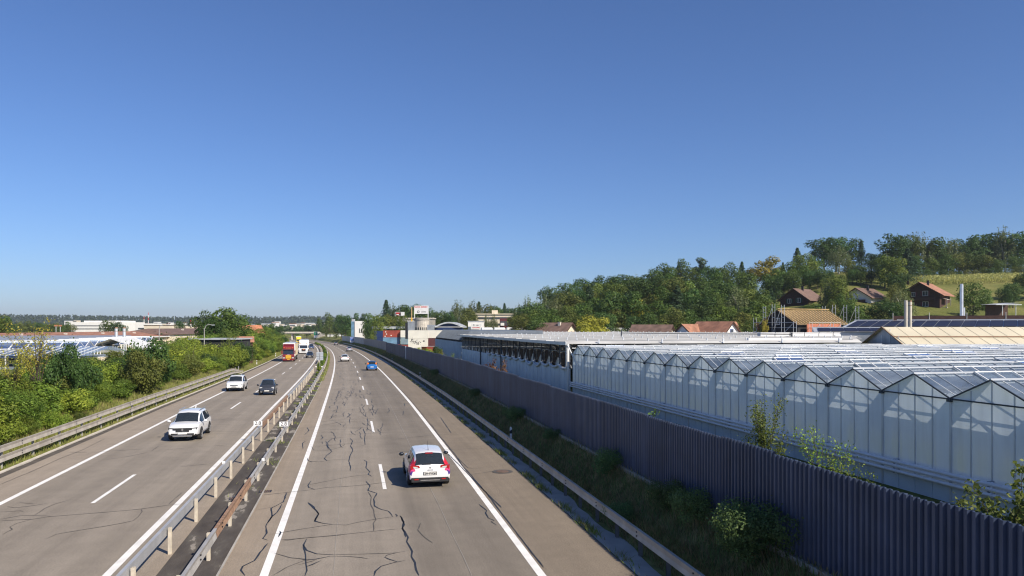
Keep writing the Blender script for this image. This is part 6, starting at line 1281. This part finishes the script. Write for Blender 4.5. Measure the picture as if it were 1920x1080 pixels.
t_, w_, z0, z1 = roadsign('green direction sign with white forked arrow before the overpass', 588.5, 595.5, 621.5, 629, 548, 'sign_green', 6, 0); h_ = z1 - z0; m_ = MB(); m_.beam((w_ * .5, -.1, z0 + h_ * .15), (w_ * .5, -.1, z0 + h_ * .5), .18, .05, up=(0, 1, 0)); m_.beam((w_ * .5, -.1, z0 + h_ * .5), (w_ * .25, -.1, z0 + h_ * .85), .2, .05, up=(0, 1, 0)); m_.beam((w_ * .5, -.1, z0 + h_ * .5), (w_ * .75, -.1, z0 + h_ * .85), .14, .05, up=(0, 1, 0)); m_.build('arrow', 'white_plastic', t_); m_ = MB(); m_.box(0, w_, -.05, .05, z0 - 1.0, z0 - .05); m_.box(0, w_ * .6, -.05, .05, z0 - 1.7, z0 - 1.05); m_.build('lower_plate', 'white_plastic', t_)
# overpass
Yo = 605; t_ = thing('overpass', 'grey concrete overpass crossing the far end of the motorway', 'bridge', (P(518, 0, Yo)[0], Yo, prof(Yo)), R(0)); w_ = P(600, 0, Yo)[0] - P(518, 0, Yo)[0]; zt = P(0, 622, Yo)[2] - prof(Yo); m_ = MB(); m_.box(-6, w_, 0, 8, zt - 1.5, zt - .5); m_.build('deck', 'concrete', t_); m_ = MB(); m_.box(-6, w_, -.25, 0, zt - 1.1, zt); m_.build('parapet', 'concrete_light', t_)
m_ = MB(); m_.box(w_ * .33, w_ * .33 + .9, 1.5, 6, -1, zt - 1.5); m_.build('pier', 'concrete_light', t_); m_ = MB(); m_.box(w_ - 3, w_ + 2, 1, 8, -1, zt - 1.5); m_.box(-6, -3, 1, 8, -1, zt - 1.5); m_.build('abutment', 'concrete', t_)
m_ = MB(); m_.beam((w_ - 4, -.6, zt + .2), (w_ - 1, -.6, zt - 1.2), .5, .1, up=(0, 1, 0)); m_.build('warning_board', 'white_plastic', t_)
# ------------------------------------------------------------------ far town
rn = random.Random(21); used = []
spec = [(473, 608, 9), (497, 606, 14), (505, 607, 10), (514, 604, 9), (519, 602, 8), (524, 607, 12), (538, 609, 14), (548, 607, 12), (556, 612, 12), (561, 606, 10), (570, 605, 12), (580, 605, 14), (588, 607, 9), (600, 606, 10), (604, 609, 13), (612, 608, 12), (545, 611, 8), (532, 613, 9), (463, 609, 8), (300, 606, 9), (312, 607, 8), (318, 604, 5), (330, 606, 7), (342, 605, 6), (240, 604, 8), (292, 603, 8), (360, 607, 9), (124, 601, 7), (141, 600, 6), (455, 611, 9), (485, 611, 10), (491, 609, 8)]
for i, (px, y0, wd_) in enumerate(sorted(spec)):
    Y = rn.uniform(1000, 1500); lab = ('tiny %s building of the far town, %s from the left' % (['white', 'cream', 'pale red roofed'][i % 3], ORD[i] if i < 20 else 'twenty-' + ORD[i - 20] if i > 20 else 'twenty'))
    if i == 19: lab = lab.replace('twentieth', 'twentieth')
    t_, w_, h_ = boxb('town_building', lab.replace('twenty-first', 'twenty-first'), 'building', px - wd_ / 2, px + wd_ / 2, y0 + .6, y0 + 6, Y, 12, ['white_wall', 'cream_wall', 'white_wall'][i % 3], down=3); t_['group'] = 'buildings of the far town'
    m_ = MB(); m_.box(-.3, w_ + .3, -.3, 12, h_, h_ + .6); m_.build('roof', 'roof_red_bright' if i % 3 == 2 else 'grey_metal', t_)
    m_ = MB(); m_.box(.8, w_ - .8, -.2, 0, h_ - 2.4, h_ - 1.4); m_.build('window_band', 'window_pane', t_)
# ------------------------------------------------------------------ vehicles
def paint(name, c, metal=0.0, rough=.28, var=.03):
    return am(name, c, rough, metal, var=var, scale=2, coat=.8)
paint('car_white', (.72, .73, .74)); paint('car_white2', (.70, .71, .72)); paint('car_grey', (.07, .075, .085), .5); paint('car_blue', (.008, .13, .42)); paint('car_silver', (.42, .43, .46), .6); paint('car_dark', (.018, .022, .03), .4)
paint('car_darksilver', (.16, .165, .18), .5); paint('van_blue', (.05, .09, .22), .4); paint('truck_red', (.18, .012, .018)); paint('truck_white', (.74, .75, .76)); paint('truck_yellow', (.72, .55, .02))
am('tail_red', (.35, .01, .012), .2, spec=.7); am('head_glass', (.62, .65, .68), .12, .3); am('lamp_orange', (.85, .22, .02), .3); am('rim', (.45, .46, .47), .35, .7); am('chrome', (.6, .61, .63), .2, .9); am('plate_white', (.75, .75, .72), .5, var=.02)
am('purple', (.07, .035, .24), .35); am('magenta', (.62, .05, .16), .35); am('decal_yellow', (.75, .42, .02), .35); am('decal_green', (.02, .22, .20), .35); am('decal_red', (.55, .02, .04), .35)
am('curtain', (.58, .50, .34), .75, var=.06, scale=1); am('plate_yellow', (.72, .42, .03), .5)
def catmull(rows, sub):
    out = []; n = len(rows)
    for i in range(n - 1):
        p0, p1, p2, p3 = (np.array(rows[max(0, i - 1)], float), np.array(rows[i], float), np.array(rows[i + 1], float), np.array(rows[min(n - 1, i + 2)], float))
        for k in range(sub):
            t = k / sub; q = .5 * ((2 * p1) + (-p0 + p2) * t + (2 * p0 - 5 * p1 + 4 * p2 - p3) * t * t + (-p0 + 3 * p1 - 3 * p2 + p3) * t ** 3)
            l_ = p1 + (p2 - p1) * t; out.append((list(.55 * q + .45 * l_), i))
    out.append((list(np.array(rows[-1], float)), n - 2)); return out
def make_car(name, label, s, d, spec, yawoff=0, reverse=False):
    """spec['st']: (y, zbottom, zbelt, zroof, halfwidth, roof halfwidth, cabin 0/1) from the tail to the nose"""
    p = RP(s, d, .005); t_ = thing(name, label, 'car', p, heading(s) + (math.pi if reverse else 0) + yawoff, 'cars on the motorway')
    st = spec['st']; body = MB(); SUB = 3; rows = catmull([r[:6] for r in st], SUB); rings = []
    for (r, i) in rows:
        y, zb, zs, zr, hw, hr = r; c = max(0, min(1, (zr - zs) / .25)); zm = zb + (zs - zb) * .55
        a = [(0, zb), (hw * .86, zb), (hw * .97, zb + .09), (hw, zm), (hw * .985, zs - .10), (hw * .94, zs)]
        top = [(hr + .02, zr - .13), (hr - .05, zr - .035), (hr - .16, zr - .005), (0, zr + .03)]; hood = [(hw * .90, zs + .02), (hw * .78, zs + .045), (hw * .55, zs + .065), (0, zs + .08)]
        a += [tuple(np.array(h_) * (1 - c) + np.array(t__) * c) for h_, t__ in zip(hood, top)]
        rings.append((y, a, i, c))
    K = len(rings[0][1]); idx = []
    for (y, a, i, c) in rings:
        L_ = []; R_ = []
        for (x_, z_) in a:
            body.v.append((x_, y, z_)); R_.append(len(body.v) - 1)
            if x_ == 0: L_.append(len(body.v) - 1)
            else: body.v.append((-x_, y, z_)); L_.append(len(body.v) - 1)
        idx.append((R_, L_))
    gl = {'windshield': [], 'rear_window': [], 'side_window': []}
    fw, rw, sw = spec['front_glass'], spec['rear_glass'], spec['side_glass']
    for j in range(len(rings) - 1):
        ym = (rings[j][0] + rings[j + 1][0]) / 2; cm = min(rings[j][3], rings[j + 1][3]); cx = (rings[j][3] + rings[j + 1][3]) / 2
        for side in (0, 1):
            A, B = idx[j][side], idx[j + 1][side]
            for k in range(K - 1):
                f = (A[k], A[k + 1], B[k + 1], B[k]); f = tuple(dict.fromkeys(f)); mat_ = None
                if k in (7, 8) and fw[0] < ym < fw[1]: mat_ = 'windshield'
                elif k in (7, 8) and rw[0] < ym < rw[1]: mat_ = 'rear_window'
                elif k == 5 and sw[0] < ym < sw[1] and cx > .5 and not any(a_ < ym < b_ for a_, b_ in spec.get('pillars', [])): mat_ = 'side_window'
                if mat_: gl[mat_].append(f)
                else: body.f.append(f); body.m.append(1 if k < 2 and spec.get('dark_sill') else 0)
    for e in (0, -1):
        R_, L_ = idx[e]; body.f.append(tuple(R_ + [v for v in L_[::-1] if v not in R_])); body.m.append(0)
    bo = body.build('body', [spec['paint'], 'black_plastic'], t_, smooth=34)
    if spec.get('decal'): spec['decal'](bo)
    for nm, fs in gl.items():
        if not fs: continue
        g_ = MB(); mp = {}
        for f in fs:
            ff = []
            for v_ in f:
                if v_ not in mp: mp[v_] = len(g_.v); g_.v.append(body.v[v_])
                ff.append(mp[v_])
            g_.f.append(tuple(ff)); g_.m.append(0)
        g_.build(nm, 'glass_dark', t_, smooth=40)
    wr = spec.get('wr', .33); W = spec['W'] / 2
    for (yy) in spec['axles']:
        for sx in (-1, 1):
            m_ = MB(); x1 = sx * (W + .012); x0 = sx * (W - .22)
            m_.tube([(x0, yy, wr), (x0 + sx * .02, yy, wr), (x1 - sx * .03, yy, wr), (x1, yy, wr)], [wr * .93, wr, wr, wr * .93], 22); wo = m_.build('wheel', 'black_rubber', t_, smooth=50)
            m_ = MB(); m_.cyl((x1 - sx * .01, yy, wr), (x1 + sx * .004, yy, wr), wr * .62, 20, 1); m_.cyl((x1, yy, wr), (x1 + sx * .018, yy, wr), wr * .16, 10)
            for q in range(5):
                a_ = q * 2 * math.pi / 5; m_.beam((x1 + sx * .012, yy, wr), (x1 + sx * .012, yy + math.cos(a_) * wr * .62, wr + math.sin(a_) * wr * .62), .055, .02)
            m_.cyl((x1 - sx * .004, yy, wr), (x1 + sx * .008, yy, wr), wr * .70, 20, 0) if False else None
            m_.build('rim', ['rim', 'dark_metal'], wo)
            m_ = MB(); n = 14; rr = wr + .075
            for q in range(n + 1):
                a_ = math.pi * q / n; m_.v += [(sx * (W - .01), yy + math.cos(a_) * wr * .8, wr + math.sin(a_) * wr * .8), (sx * (W - .01), yy + math.cos(a_) * rr, wr + math.sin(a_) * rr), (sx * (W + .006), yy + math.cos(a_) * rr, wr + math.sin(a_) * rr), (sx * (W + .006), yy + math.cos(a_) * wr * .8, wr + math.sin(a_) * wr * .8)]
            for q in range(n):
                o_ = 4 * q
                for c_ in range(4): m_.f.append((o_ + c_, o_ + (c_ + 1) % 4, o_ + 4 + (c_ + 1) % 4, o_ + 4 + c_)); m_.m.append(0)
            m_.build('wheel_arch', 'black_plastic', t_)
    ym = spec['mirror'][0]; zm = spec['mirror'][1]
    for sx in (-1, 1):
        m_ = MB(); x_ = sx * (W + .03); m_.tube([(x_, ym, zm), (x_ + sx * .06, ym + .01, zm + .02), (x_ + sx * .17, ym, zm + .02), (x_ + sx * .22, ym - .02, zm + .01)], [.03, .085, .08, .03], 8); m_.build('mirror', spec.get('mirror_mat', spec['paint']), t_, smooth=60)
    for (nm, mk, boxes) in spec['bits']:
        for bx in boxes:
            m_ = MB(); m_.box(*bx) if len(bx) == 6 else m_.poly(bx); m_.build(nm, mk, t_)
    for (nm, mk, fn) in spec.get('custom', []): m_ = MB(); fn(m_); m_.build(nm, mk, t_, smooth=40)
    for (body_, size, loc, rot, mk) in spec.get('text', []): text_mesh('lettering', body_, size, mk, t_, loc, rot, bold=.003)
    return t_
def sym(b): return [b, (-b[1], -b[0], b[2], b[3], b[4], b[5])]
def lens(x0, x1, y, z0, z1, dy, sk=.3):        # slanted lamp polygon pair, wrapped round the corner
    def f(m_):
        for s in (-1, 1):
            m_.extrude([(s * x0, z0 + (z1 - z0) * .25), (s * x1, z0), (s * (x1 + .03), z1), (s * (x0 + .05), z1 - .02)], [((0, y - dy, 0), (1, 0)), ((0, y + dy, 0), (1, 0))])
    return f
def diamond(y, z, r):
    def f(m_): m_.extrude([(0, r), (-r * .62, 0), (0, -r), (r * .62, 0), (0, r * .55), (0, r)][:4], [((0, y - .02, z), (1, 0)), ((0, y + .02, z), (1, 0))])
    return f
RX = (R(90), 0, 0); FX = (R(90), 0, math.pi)
# white estate seen from behind with coloured rear corners
def megane_decals(bo):
    me = bo.data
    for k in ('purple', 'magenta', 'decal_red', 'decal_yellow', 'decal_green'): me.materials.append(M[k])
    for p_ in me.polygons:
        c = p_.center
        if c.y < -1.25 and abs(c.x) > .62 and c.z > .5:
            if c.y < -1.9 or c.z > .95 or c.y < -1.55: p_.material_index = 2 if c.z < .73 else 3 if c.z < .92 else 4 if c.z < 1.12 else 5 if c.z < 1.33 else 6
meg = dict(W=1.81, paint='car_white', st=[(-2.26, .36, .70, .70, .80, .66, 0), (-2.24, .30, .82, .82, .86, .66, 0), (-2.16, .28, .93, .99, .885, .64, 0), (-2.02, .27, .95, 1.14, .895, .63, 1), (-1.72, .26, .95, 1.385, .90, .625, 1), (-1.45, .25, .94, 1.455, .90, .63, 1), (-.7, .22, .93, 1.49, .905, .65, 1), (.2, .22, .92, 1.48, .905, .655, 1), (.62, .22, .92, 1.40, .905, .64, 1), (1.05, .23, .92, 1.16, .90, .68, 1), (1.35, .24, .93, .97, .895, .7, 0), (1.9, .26, .80, .80, .87, .7, 0), (2.15, .30, .68, .68, .80, .6, 0), (2.22, .36, .58, .58, .72, .5, 0)],
    front_glass=(.6, 1.36), rear_glass=(-2.17, -1.62), side_glass=(-1.65, 1.1), pillars=[(-.95, -.85), (.05, .15)], axles=(-1.36, 1.34), mirror=(.85, .98), mirror_mat='car_dark', dark_sill=True, decal=megane_decals,
    bits=[('rear_bumper', 'black_plastic', [(-.80, .80, -2.30, -2.2, .27, .46)]), ('bumper_strip', 'chrome', [(-.42, .42, -2.315, -2.30, .33, .37)]), ('number_plate', 'black_plastic', [(-.29, .29, -2.275, -2.245, .56, .70)]), ('plate_face', 'plate_white', [(-.26, .26, -2.285, -2.275, .575, .685)]), ('reflector', 'tail_red', sym((.5, .68, -2.315, -2.30, .37, .42))), ('brake_light', 'tail_red', [(-.16, .16, -1.73, -1.64, 1.405, 1.45)]), ('wiper', 'black_plastic', [(-.32, .05, -2.21, -2.16, 1.02, 1.045)])],
    custom=[('tail_light', 'tail_red', lambda m_: lens(.42, .83, -2.17, .80, .99, .075)(m_)), ('lamp_glass', 'head_glass', lambda m_: lens(.50, .70, -2.225, .85, .94, .03)(m_)), ('emblem', 'chrome', diamond(-2.235, .88, .065)), ('antenna', 'black_plastic', lambda m_: m_.tube([(0, -1.35, 1.47), (0, -1.25, 1.62), (0, -.95, 1.86)], [.02, .008, .005], 5))],
    text=[('ZH·471820', .105, (0, -2.295, .63), RX, 'black_letter'), ('MEGANE', .06, (0, -2.262, .775), RX, 'grey_metal')])
make_car('estate_car', 'white estate car with red, purple and yellow rear corners driving away, nearest in right carriageway', 26.4, -1.95, meg)
# white suv, front view, on the lane line
def suv(paint_, grille='black_plastic', W=1.86, H=1.68, L=4.6, dark=False):
    h = H; return [(-L / 2, .42, .85, .85, W * .43, .6, 0), (-L / 2 + .08, .34, 1.0, 1.05, W * .475, .62, 0), (-L / 2 + .35, .32, 1.06, h - .18, W * .485, .63, 1), (-L / 2 + .65, .30, 1.05, h - .04, W * .49, .65, 1), (-.6, .27, 1.03, h, W * .495, .68, 1), (.15, .27, 1.02, h - .02, W * .495, .68, 1), (.55, .27, 1.02, h - .12, W * .495, .67, 1), (1.05, .28, 1.02, 1.24, W * .49, .70, 1), (1.25, .28, 1.03, 1.08, W * .49, .7, 0), (1.85, .30, .95, .95, W * .475, .7, 0), (L / 2 - .12, .32, .82, .82, W * .45, .65, 0), (L / 2, .38, .66, .66, W * .41, .55, 0)]
L_ = 4.66
ko = dict(W=1.86, paint='car_white', st=suv('car_white', L=L_), front_glass=(.5, 1.24), rear_glass=(-2.2, -1.85), side_glass=(-1.9, 1.05), pillars=[(-.9, -.8), (.0, .1)], axles=(-1.36, 1.36), wr=.36, mirror=(.95, 1.08), dark_sill=True,
    bits=[('grille', 'black_plastic', [(-.55, .55, L_ / 2 - .07, L_ / 2 + .028, .70, .82), (-.38, .38, L_ / 2 - .03, L_ / 2 + .035, .60, .72)]), ('lower_grille', 'black_plastic', [(-.66, .66, L_ / 2 - .05, L_ / 2 + .03, .40, .50)]), ('skid_plate', 'chrome', [(-.55, .55, L_ / 2 - .05, L_ / 2 + .04, .30, .38)]), ('number_plate', 'plate_white', [(-.26, .26, L_ / 2 + .03, L_ / 2 + .045, .45, .56)]), ('fog_lamp', 'chrome', sym((.55, .78, L_ / 2 - .14, L_ / 2 - .04, .43, .50))), ('roof_rail', 'grey_metal', sym((.60, .64, -1.6, .2, 1.68, 1.73))), ('side_trim', 'chrome', sym((.925, .94, -.8, .9, .42, .47)))],
    custom=[('headlight', 'dark_metal', lambda m_: lens(.44, .80, L_ / 2 - .13, .72, .84, .09)(m_)), ('headlight_lens', 'head_glass', lambda m_: lens(.52, .76, L_ / 2 - .07, .74, .80, .05)(m_)), ('running_light', 'head_glass', lambda m_: lens(.70, .80, L_ / 2 - .12, .62, .70, .07)(m_)), ('emblem', 'chrome', diamond(L_ / 2 + .045, .72, .10)), ('antenna', 'white_plastic', lambda m_: m_.cyl((0, -1.7, 1.66), (0, -1.85, 1.76), .025, 6))],
    text=[('CD', .14, (0, L_ / 2 - .26, .935), (R(14), 0, math.pi), 'red_letter')])
make_car('suv_car', 'white SUV with dark grille and diamond emblem coming towards the viewer on the left carriageway', 42.9, -15.35, ko, reverse=True)
ti = dict(ko); ti.update(W=1.84, bits=[('grille', 'grey_metal', [(-.40, .40, L_ / 2 - .03, L_ / 2 + .035, .64, .76)]), ('grille_bar', 'black_plastic', [(-.38, .38, L_ / 2 + .03, L_ / 2 + .045, .68, .715)]), ('lower_grille', 'black_plastic', [(-.60, .60, L_ / 2 - .05, L_ / 2 + .03, .36, .44)]), ('number_plate', 'plate_white', [(-.26, .26, L_ / 2 + .03, L_ / 2 + .045, .50, .60)]), ('number', 'black_letter', [(-.18, .18, L_ / 2 + .045, L_ / 2 + .05, .53, .57)]), ('roof_rail', 'dark_metal', sym((.60, .64, -1.6, .2, 1.68, 1.73))), ('sunroof', 'glass_dark', [(-.42, .42, -.35, .1, 1.70, 1.725)])], text=[],
    custom=[('headlight', 'dark_metal', lambda m_: lens(.40, .80, L_ / 2 - .13, .68, .78, .09)(m_)), ('headlight_lens', 'head_glass', lambda m_: lens(.46, .76, L_ / 2 - .07, .69, .75, .05)(m_))], mirror_mat='car_dark')
make_car('suv_car', 'second white SUV with sunroof driving on the left edge line behind the smaller grey car', 81.5, -17.75, ti, reverse=True)
sm = dict(W=1.62, paint='car_grey', st=[(-1.33, .40, .9, .9, .72, .55, 0), (-1.28, .34, 1.0, 1.2, .76, .55, 1), (-.9, .28, 1.0, 1.50, .80, .56, 1), (-.3, .25, .99, 1.55, .81, .58, 1), (.15, .25, .98, 1.52, .81, .58, 1), (.45, .25, .98, 1.40, .81, .58, 1), (.85, .27, .98, 1.05, .80, .62, 0), (1.1, .28, .86, .86, .78, .6, 0), (1.3, .32, .70, .70, .72, .55, 0), (1.36, .38, .58, .58, .62, .5, 0)], front_glass=(.2, .86), rear_glass=(-1.3, -1.05), side_glass=(-1.0, .7), pillars=[(-.6, -.5)], axles=(-.92, .93), wr=.29, mirror=(.55, 1.0), mirror_mat='car_dark', dark_sill=True,
    bits=[('grille', 'black_plastic', [(-.35, .35, 1.31, 1.385, .52, .58)]), ('lower_grille', 'black_plastic', [(-.5, .5, 1.30, 1.38, .30, .42)]), ('number_plate', 'plate_white', [(-.24, .24, 1.385, 1.40, .42, .52)]), ('fog_lamp', 'head_glass', sym((.46, .62, 1.28, 1.36, .33, .40)))], custom=[('headlight', 'head_glass', lambda m_: lens(.42, .68, 1.22, .66, .86, .07)(m_)), ('emblem', 'chrome', diamond(1.34, .66, .05))])
make_car('small_car', 'small dark grey two seat car driving towards the viewer beside the second white SUV', 74.6, -13.75, sm, reverse=True)
def hatch(paint_, H=1.5, L=4.0, W=1.7, tall=False): return [(-L / 2, .40, .78, .78, W * .44, .6, 0), (-L / 2 + .06, .33, .95, 1.0, W * .48, .6, 0), (-L / 2 + .2, .30, 1.0, 1.2, W * .49, .6, 1), (-L / 2 + .5, .28, 1.0, H - .06, W * .495, .6, 1), (-.5, .25, .98, H, W * .5, .62, 1), (.2, .25, .97, H - .02, W * .5, .62, 1), (.6, .25, .97, H - .14, W * .5, .61, 1), (1.05, .26, .97, 1.08, W * .495, .64, 0), (1.5, .28, .86, .86, W * .48, .62, 0), (L / 2 - .08, .32, .72, .72, W * .45, .58, 0), (L / 2, .38, .6, .6, W * .4, .5, 0)]
def rearcar(paint_, H, L, W, tails=(.46, .78, .80, .98), lampm='tail_red', bump='black_plastic', highl=False):
    y = -L / 2; return dict(W=W, paint=paint_, st=hatch(paint_, H, L, W), front_glass=(.5, 1.06), rear_glass=(y + .1, y + .5), side_glass=(y + .45, .95), pillars=[(-.6, -.5), (.1, .2)], axles=(-L * .31, L * .31), wr=.31, mirror=(.75, 1.0), mirror_mat='car_dark', dark_sill=True,
        bits=[('rear_bumper', bump, [(-W * .42, W * .42, y - .03, y + .05, .30, .44)]), ('number_plate', 'plate_white', [(-.26, .26, y - .025, y + .0, .56, .68)])], custom=[('tail_light', lampm, lambda m_: lens(*tails[:2], y + .08, tails[2], tails[3], .07)(m_))])
bl = rearcar('car_blue', 1.58, 3.6, 1.68, (.52, .74, 1.02, 1.36), 'lamp_orange', 'car_blue')
bl['bits'] += [('reflector', 'tail_red', sym((.45, .6, -1.85, -1.80, .40, .46))), ('roof_rail', 'dark_metal', sym((.55, .59, -1.3, .3, 1.58, 1.63)))]
make_car('hatchback_car', 'bright blue hatchback with orange tail lights driving away in the right carriageway', 123, -1.45, bl)
make_car('hatchback_car', 'white car seen from behind on the lane line beyond the blue car', 163.5, -5.5, rearcar('car_white2', 1.48, 4.3, 1.8))
make_car('hatchback_car', 'silver car with dark rear window, second farthest in the right carriageway', 249.5, -2.0, rearcar('car_silver', 1.5, 4.3, 1.8)); make_car('hatchback_car', 'dark grey car, farthest one in the right carriageway before the bend', 371, -1.5, rearcar('car_darksilver', 1.5, 4.3, 1.8))
def frontcar(paint_, H, L, W): 
    y = L / 2; return dict(W=W, paint=paint_, st=hatch(paint_, H, L, W), front_glass=(.5, 1.06), rear_glass=(-y + .1, -y + .5), side_glass=(-y + .45, .95), pillars=[(-.6, -.5), (.1, .2)], axles=(-L * .31, L * .31), wr=.31, mirror=(.75, 1.0), dark_sill=True,
        bits=[('grille', 'black_plastic', [(-.5, .5, y - .02, y + .03, .55, .64)]), ('lower_grille', 'black_plastic', [(-.55, .55, y - .02, y + .03, .32, .42)]), ('number_plate', 'plate_white', [(-.26, .26, y + .02, y + .04, .44, .55)])], custom=[('headlight', 'head_glass', lambda m_: lens(.46, .72, y - .08, .60, .74, .07)(m_))])
make_car('hatchback_car', 'black car with bright headlights coming towards the viewer right of the red truck', 189.5, -13.6, frontcar('car_dark', 1.52, 4.2, 1.76), reverse=True)
vb = frontcar('van_blue', 1.82, 4.7, 1.9); make_car('suv_car', 'blue off road vehicle coming towards the viewer beyond the black car', 292, -14.2, vb, reverse=True)
make_car('hatchback_car', 'dark car behind the blue off road vehicle in the far left carriageway', 400, -14.6, frontcar('car_dark', 1.5, 4.3, 1.8), reverse=True); make_car('hatchback_car', 'dark car under the overpass at the far end of the left carriageway', 462, -22.5, frontcar('car_dark', 1.5, 4.3, 1.8), reverse=True)
# trucks
def make_truck(label, s, d, cabm, boxm, trim, H=3.95, trailer=13.2, lamps=True, sign=None, grille='plate_yellow'):
    p = RP(s, d, .005); t_ = thing('truck', label, 'truck', p, heading(s) + math.pi, 'trucks on the left carriageway'); W = 1.25; Y1 = 0.0
    m_ = MB(); prof_c = [(.0, .38), (.06, 1.0), (.04, 1.6), (-.10, 2.55), (-.32, 3.15), (-.75, H - .25), (-1.0, H - .15), (-2.2, H - .15), (-2.2, .6), (-1.9, .38)]
    n0 = len(m_.v)
    for sx in (-1, 1):
        for (y, z) in prof_c: m_.v.append((sx * (W - .02 if z < 2.6 else W - .1), y + Y1, z))
    k = len(prof_c)
    for i in range(k): m_.f.append((n0 + i, n0 + (i + 1) % k, n0 + k + (i + 1) % k, n0 + k + i)); m_.m.append(0)
    m_.f.append(tuple(n0 + i for i in range(k))); m_.m.append(0); m_.f.append(tuple(n0 + k + i for i in range(k))[::-1]); m_.m.append(0)
    m_.build('cab', cabm, t_, smooth=30)
    m_ = MB(); m_.poly([(-1.12, .075, 1.62), (1.12, .075, 1.62), (1.05, -.06, 2.5), (-1.05, -.06, 2.5)]); m_.build('windshield', 'glass_dark', t_, smooth='raw')
    for sx in (-1, 1):
        m_ = MB(); m_.box(sx * 1.24, sx * 1.245 + sx * .005, -.95, -.2, 1.65, 2.35) if sx > 0 else m_.box(-1.25, -1.24, -.95, -.2, 1.65, 2.35); m_.build('side_window', 'glass_dark', t_)
        m_ = MB(); m_.box(min(sx * 1.3, sx * 1.48), max(sx * 1.3, sx * 1.48), -.05, .12, 1.7, 2.45); m_.build('mirror', cabm if trim else 'black_plastic', t_)
        m_ = MB(); m_.box(min(sx * .72, sx * 1.15), max(sx * .72, sx * 1.15), .05, .10, .72, .95); m_.build('headlight', 'head_glass', t_)
        m_ = MB(); m_.box(min(sx * .75, sx * 1.05), max(sx * .75, sx * 1.05), -.28, -.12, 2.95, 3.05) if lamps else m_.box(min(sx * .9, sx * 1.05), max(sx * .9, sx * 1.05), -.3, -.2, 3.2, 3.26); m_.build('marker_lamp', 'lamp_orange', t_)
    m_ = MB(); m_.box(-.58, .58, .04, .09, .68, 1.42)
    m_.build('grille', grille, t_)
    m_ = MB()
    for i in range(5): m_.box(-.57, .57, .09, .10, .78 + i * .135, .80 + i * .135)
    m_.build('grille_slats', 'dark_metal', t_)
    m_ = MB(); m_.box(-1.2, 1.2, -.1, .08, .30, .62); m_.build('bumper', cabm, t_); m_ = MB(); m_.box(-.28, .28, .08, .10, .42, .54); m_.build('number_plate', 'plate_yellow' if trim else 'plate_white', t_)
    if trim:
        m_ = MB(); m_.box(-1.15, 1.15, -.04, .16, 2.5, 2.66); m_.build('sun_visor', 'dark_metal', t_); text_mesh('lettering', 'TRANSPORT', .2, 'plate_yellow', t_, (0, -.12, 2.95), (R(90), 0, math.pi)); text_mesh('lettering', 'SERVICE', .16, 'plate_white', t_, (0, .10, 1.52), (R(90), 0, math.pi))
        m_ = MB(); m_.box(-.95, .95, -.62, -.5, H - .42, H - .22); m_.build('roof_sign', 'truck_red', t_)
    else:
        m_ = MB(); m_.box(-.25, .2, .09, .12, 1.1, 1.28); m_.build('badge', 'lamp_orange', t_); m_ = MB(); m_.box(-1.12, 1.12, .0, .12, 2.48, 2.6); m_.build('sun_visor', boxm, t_)
    m_ = MB(); m_.box(-1.27, 1.27, -2.7 - trailer, -2.7, 1.15, 3.98); 
    for i in range(9): q = -2.75 - trailer * (i + .5) / 9; m_.box(-1.285, 1.285, q - .04, q + .04, 1.15, 3.9)
    m_.build('trailer_box', boxm, t_); m_ = MB(); m_.box(-1.29, 1.29, -2.72 - trailer, -2.68, 3.86, 4.0); m_.box(-1.29, 1.29, -2.68, -2.6, 1.1, 4.0); m_.build('trailer_frame', 'truck_white', t_)
    m_ = MB(); m_.box(-.5, .5, -2.6 - trailer, -1.8, .75, 1.12); m_.build('chassis', 'dark_metal', t_)
    for yy in (-1.35, -4.2, -2.7 - trailer * .72, -2.7 - trailer * .82, -2.7 - trailer * .92):
        for sx in (-1, 1):
            m_ = MB(); m_.cyl((sx * .95, yy, .5), (sx * 1.26, yy, .5), .5, 20); wo = m_.build('wheel', 'black_rubber', t_, smooth=50); m_ = MB(); m_.cyl((sx * 1.25, yy, .5), (sx * 1.275, yy, .5), .27, 14); m_.build('rim', 'rim', wo)
    return t_
make_truck('dark red truck with yellow grille and beige curtain trailer coming towards the viewer', 164.5, -17.45, 'truck_red', 'curtain', True); make_truck('white truck with tall cab following the red truck', 226, -16.1, 'truck_white', 'truck_white', False, grille='black_plastic'); make_truck('yellow truck far behind the white truck on the left carriageway', 405, -18.2, 'truck_yellow', 'truck_yellow', False, grille='black_plastic')
# ------------------------------------------------------------------ air
hz = bpy.data.materials.new('haze'); hz.use_nodes = True; hn = hz.node_tree; hn.nodes.remove(hn.nodes['Principled BSDF']); pv = hn.nodes.new('ShaderNodeVolumePrincipled'); pv.inputs['Color'].default_value = (.80, .88, 1, 1); pv.inputs['Density'].default_value = .00010; pv.inputs['Anisotropy'].default_value = .2
hn.links.new(pv.outputs[0], hn.nodes['Material Output'].inputs['Volume']); M['haze'] = hz
m_ = MB(); m_.box(-3600, 3600, -200, 4200, -12, 95); o = m_.build('haze', 'haze'); tag(o, kind='stuff'); o['label'] = 'thin blue haze over the far town and ridge'
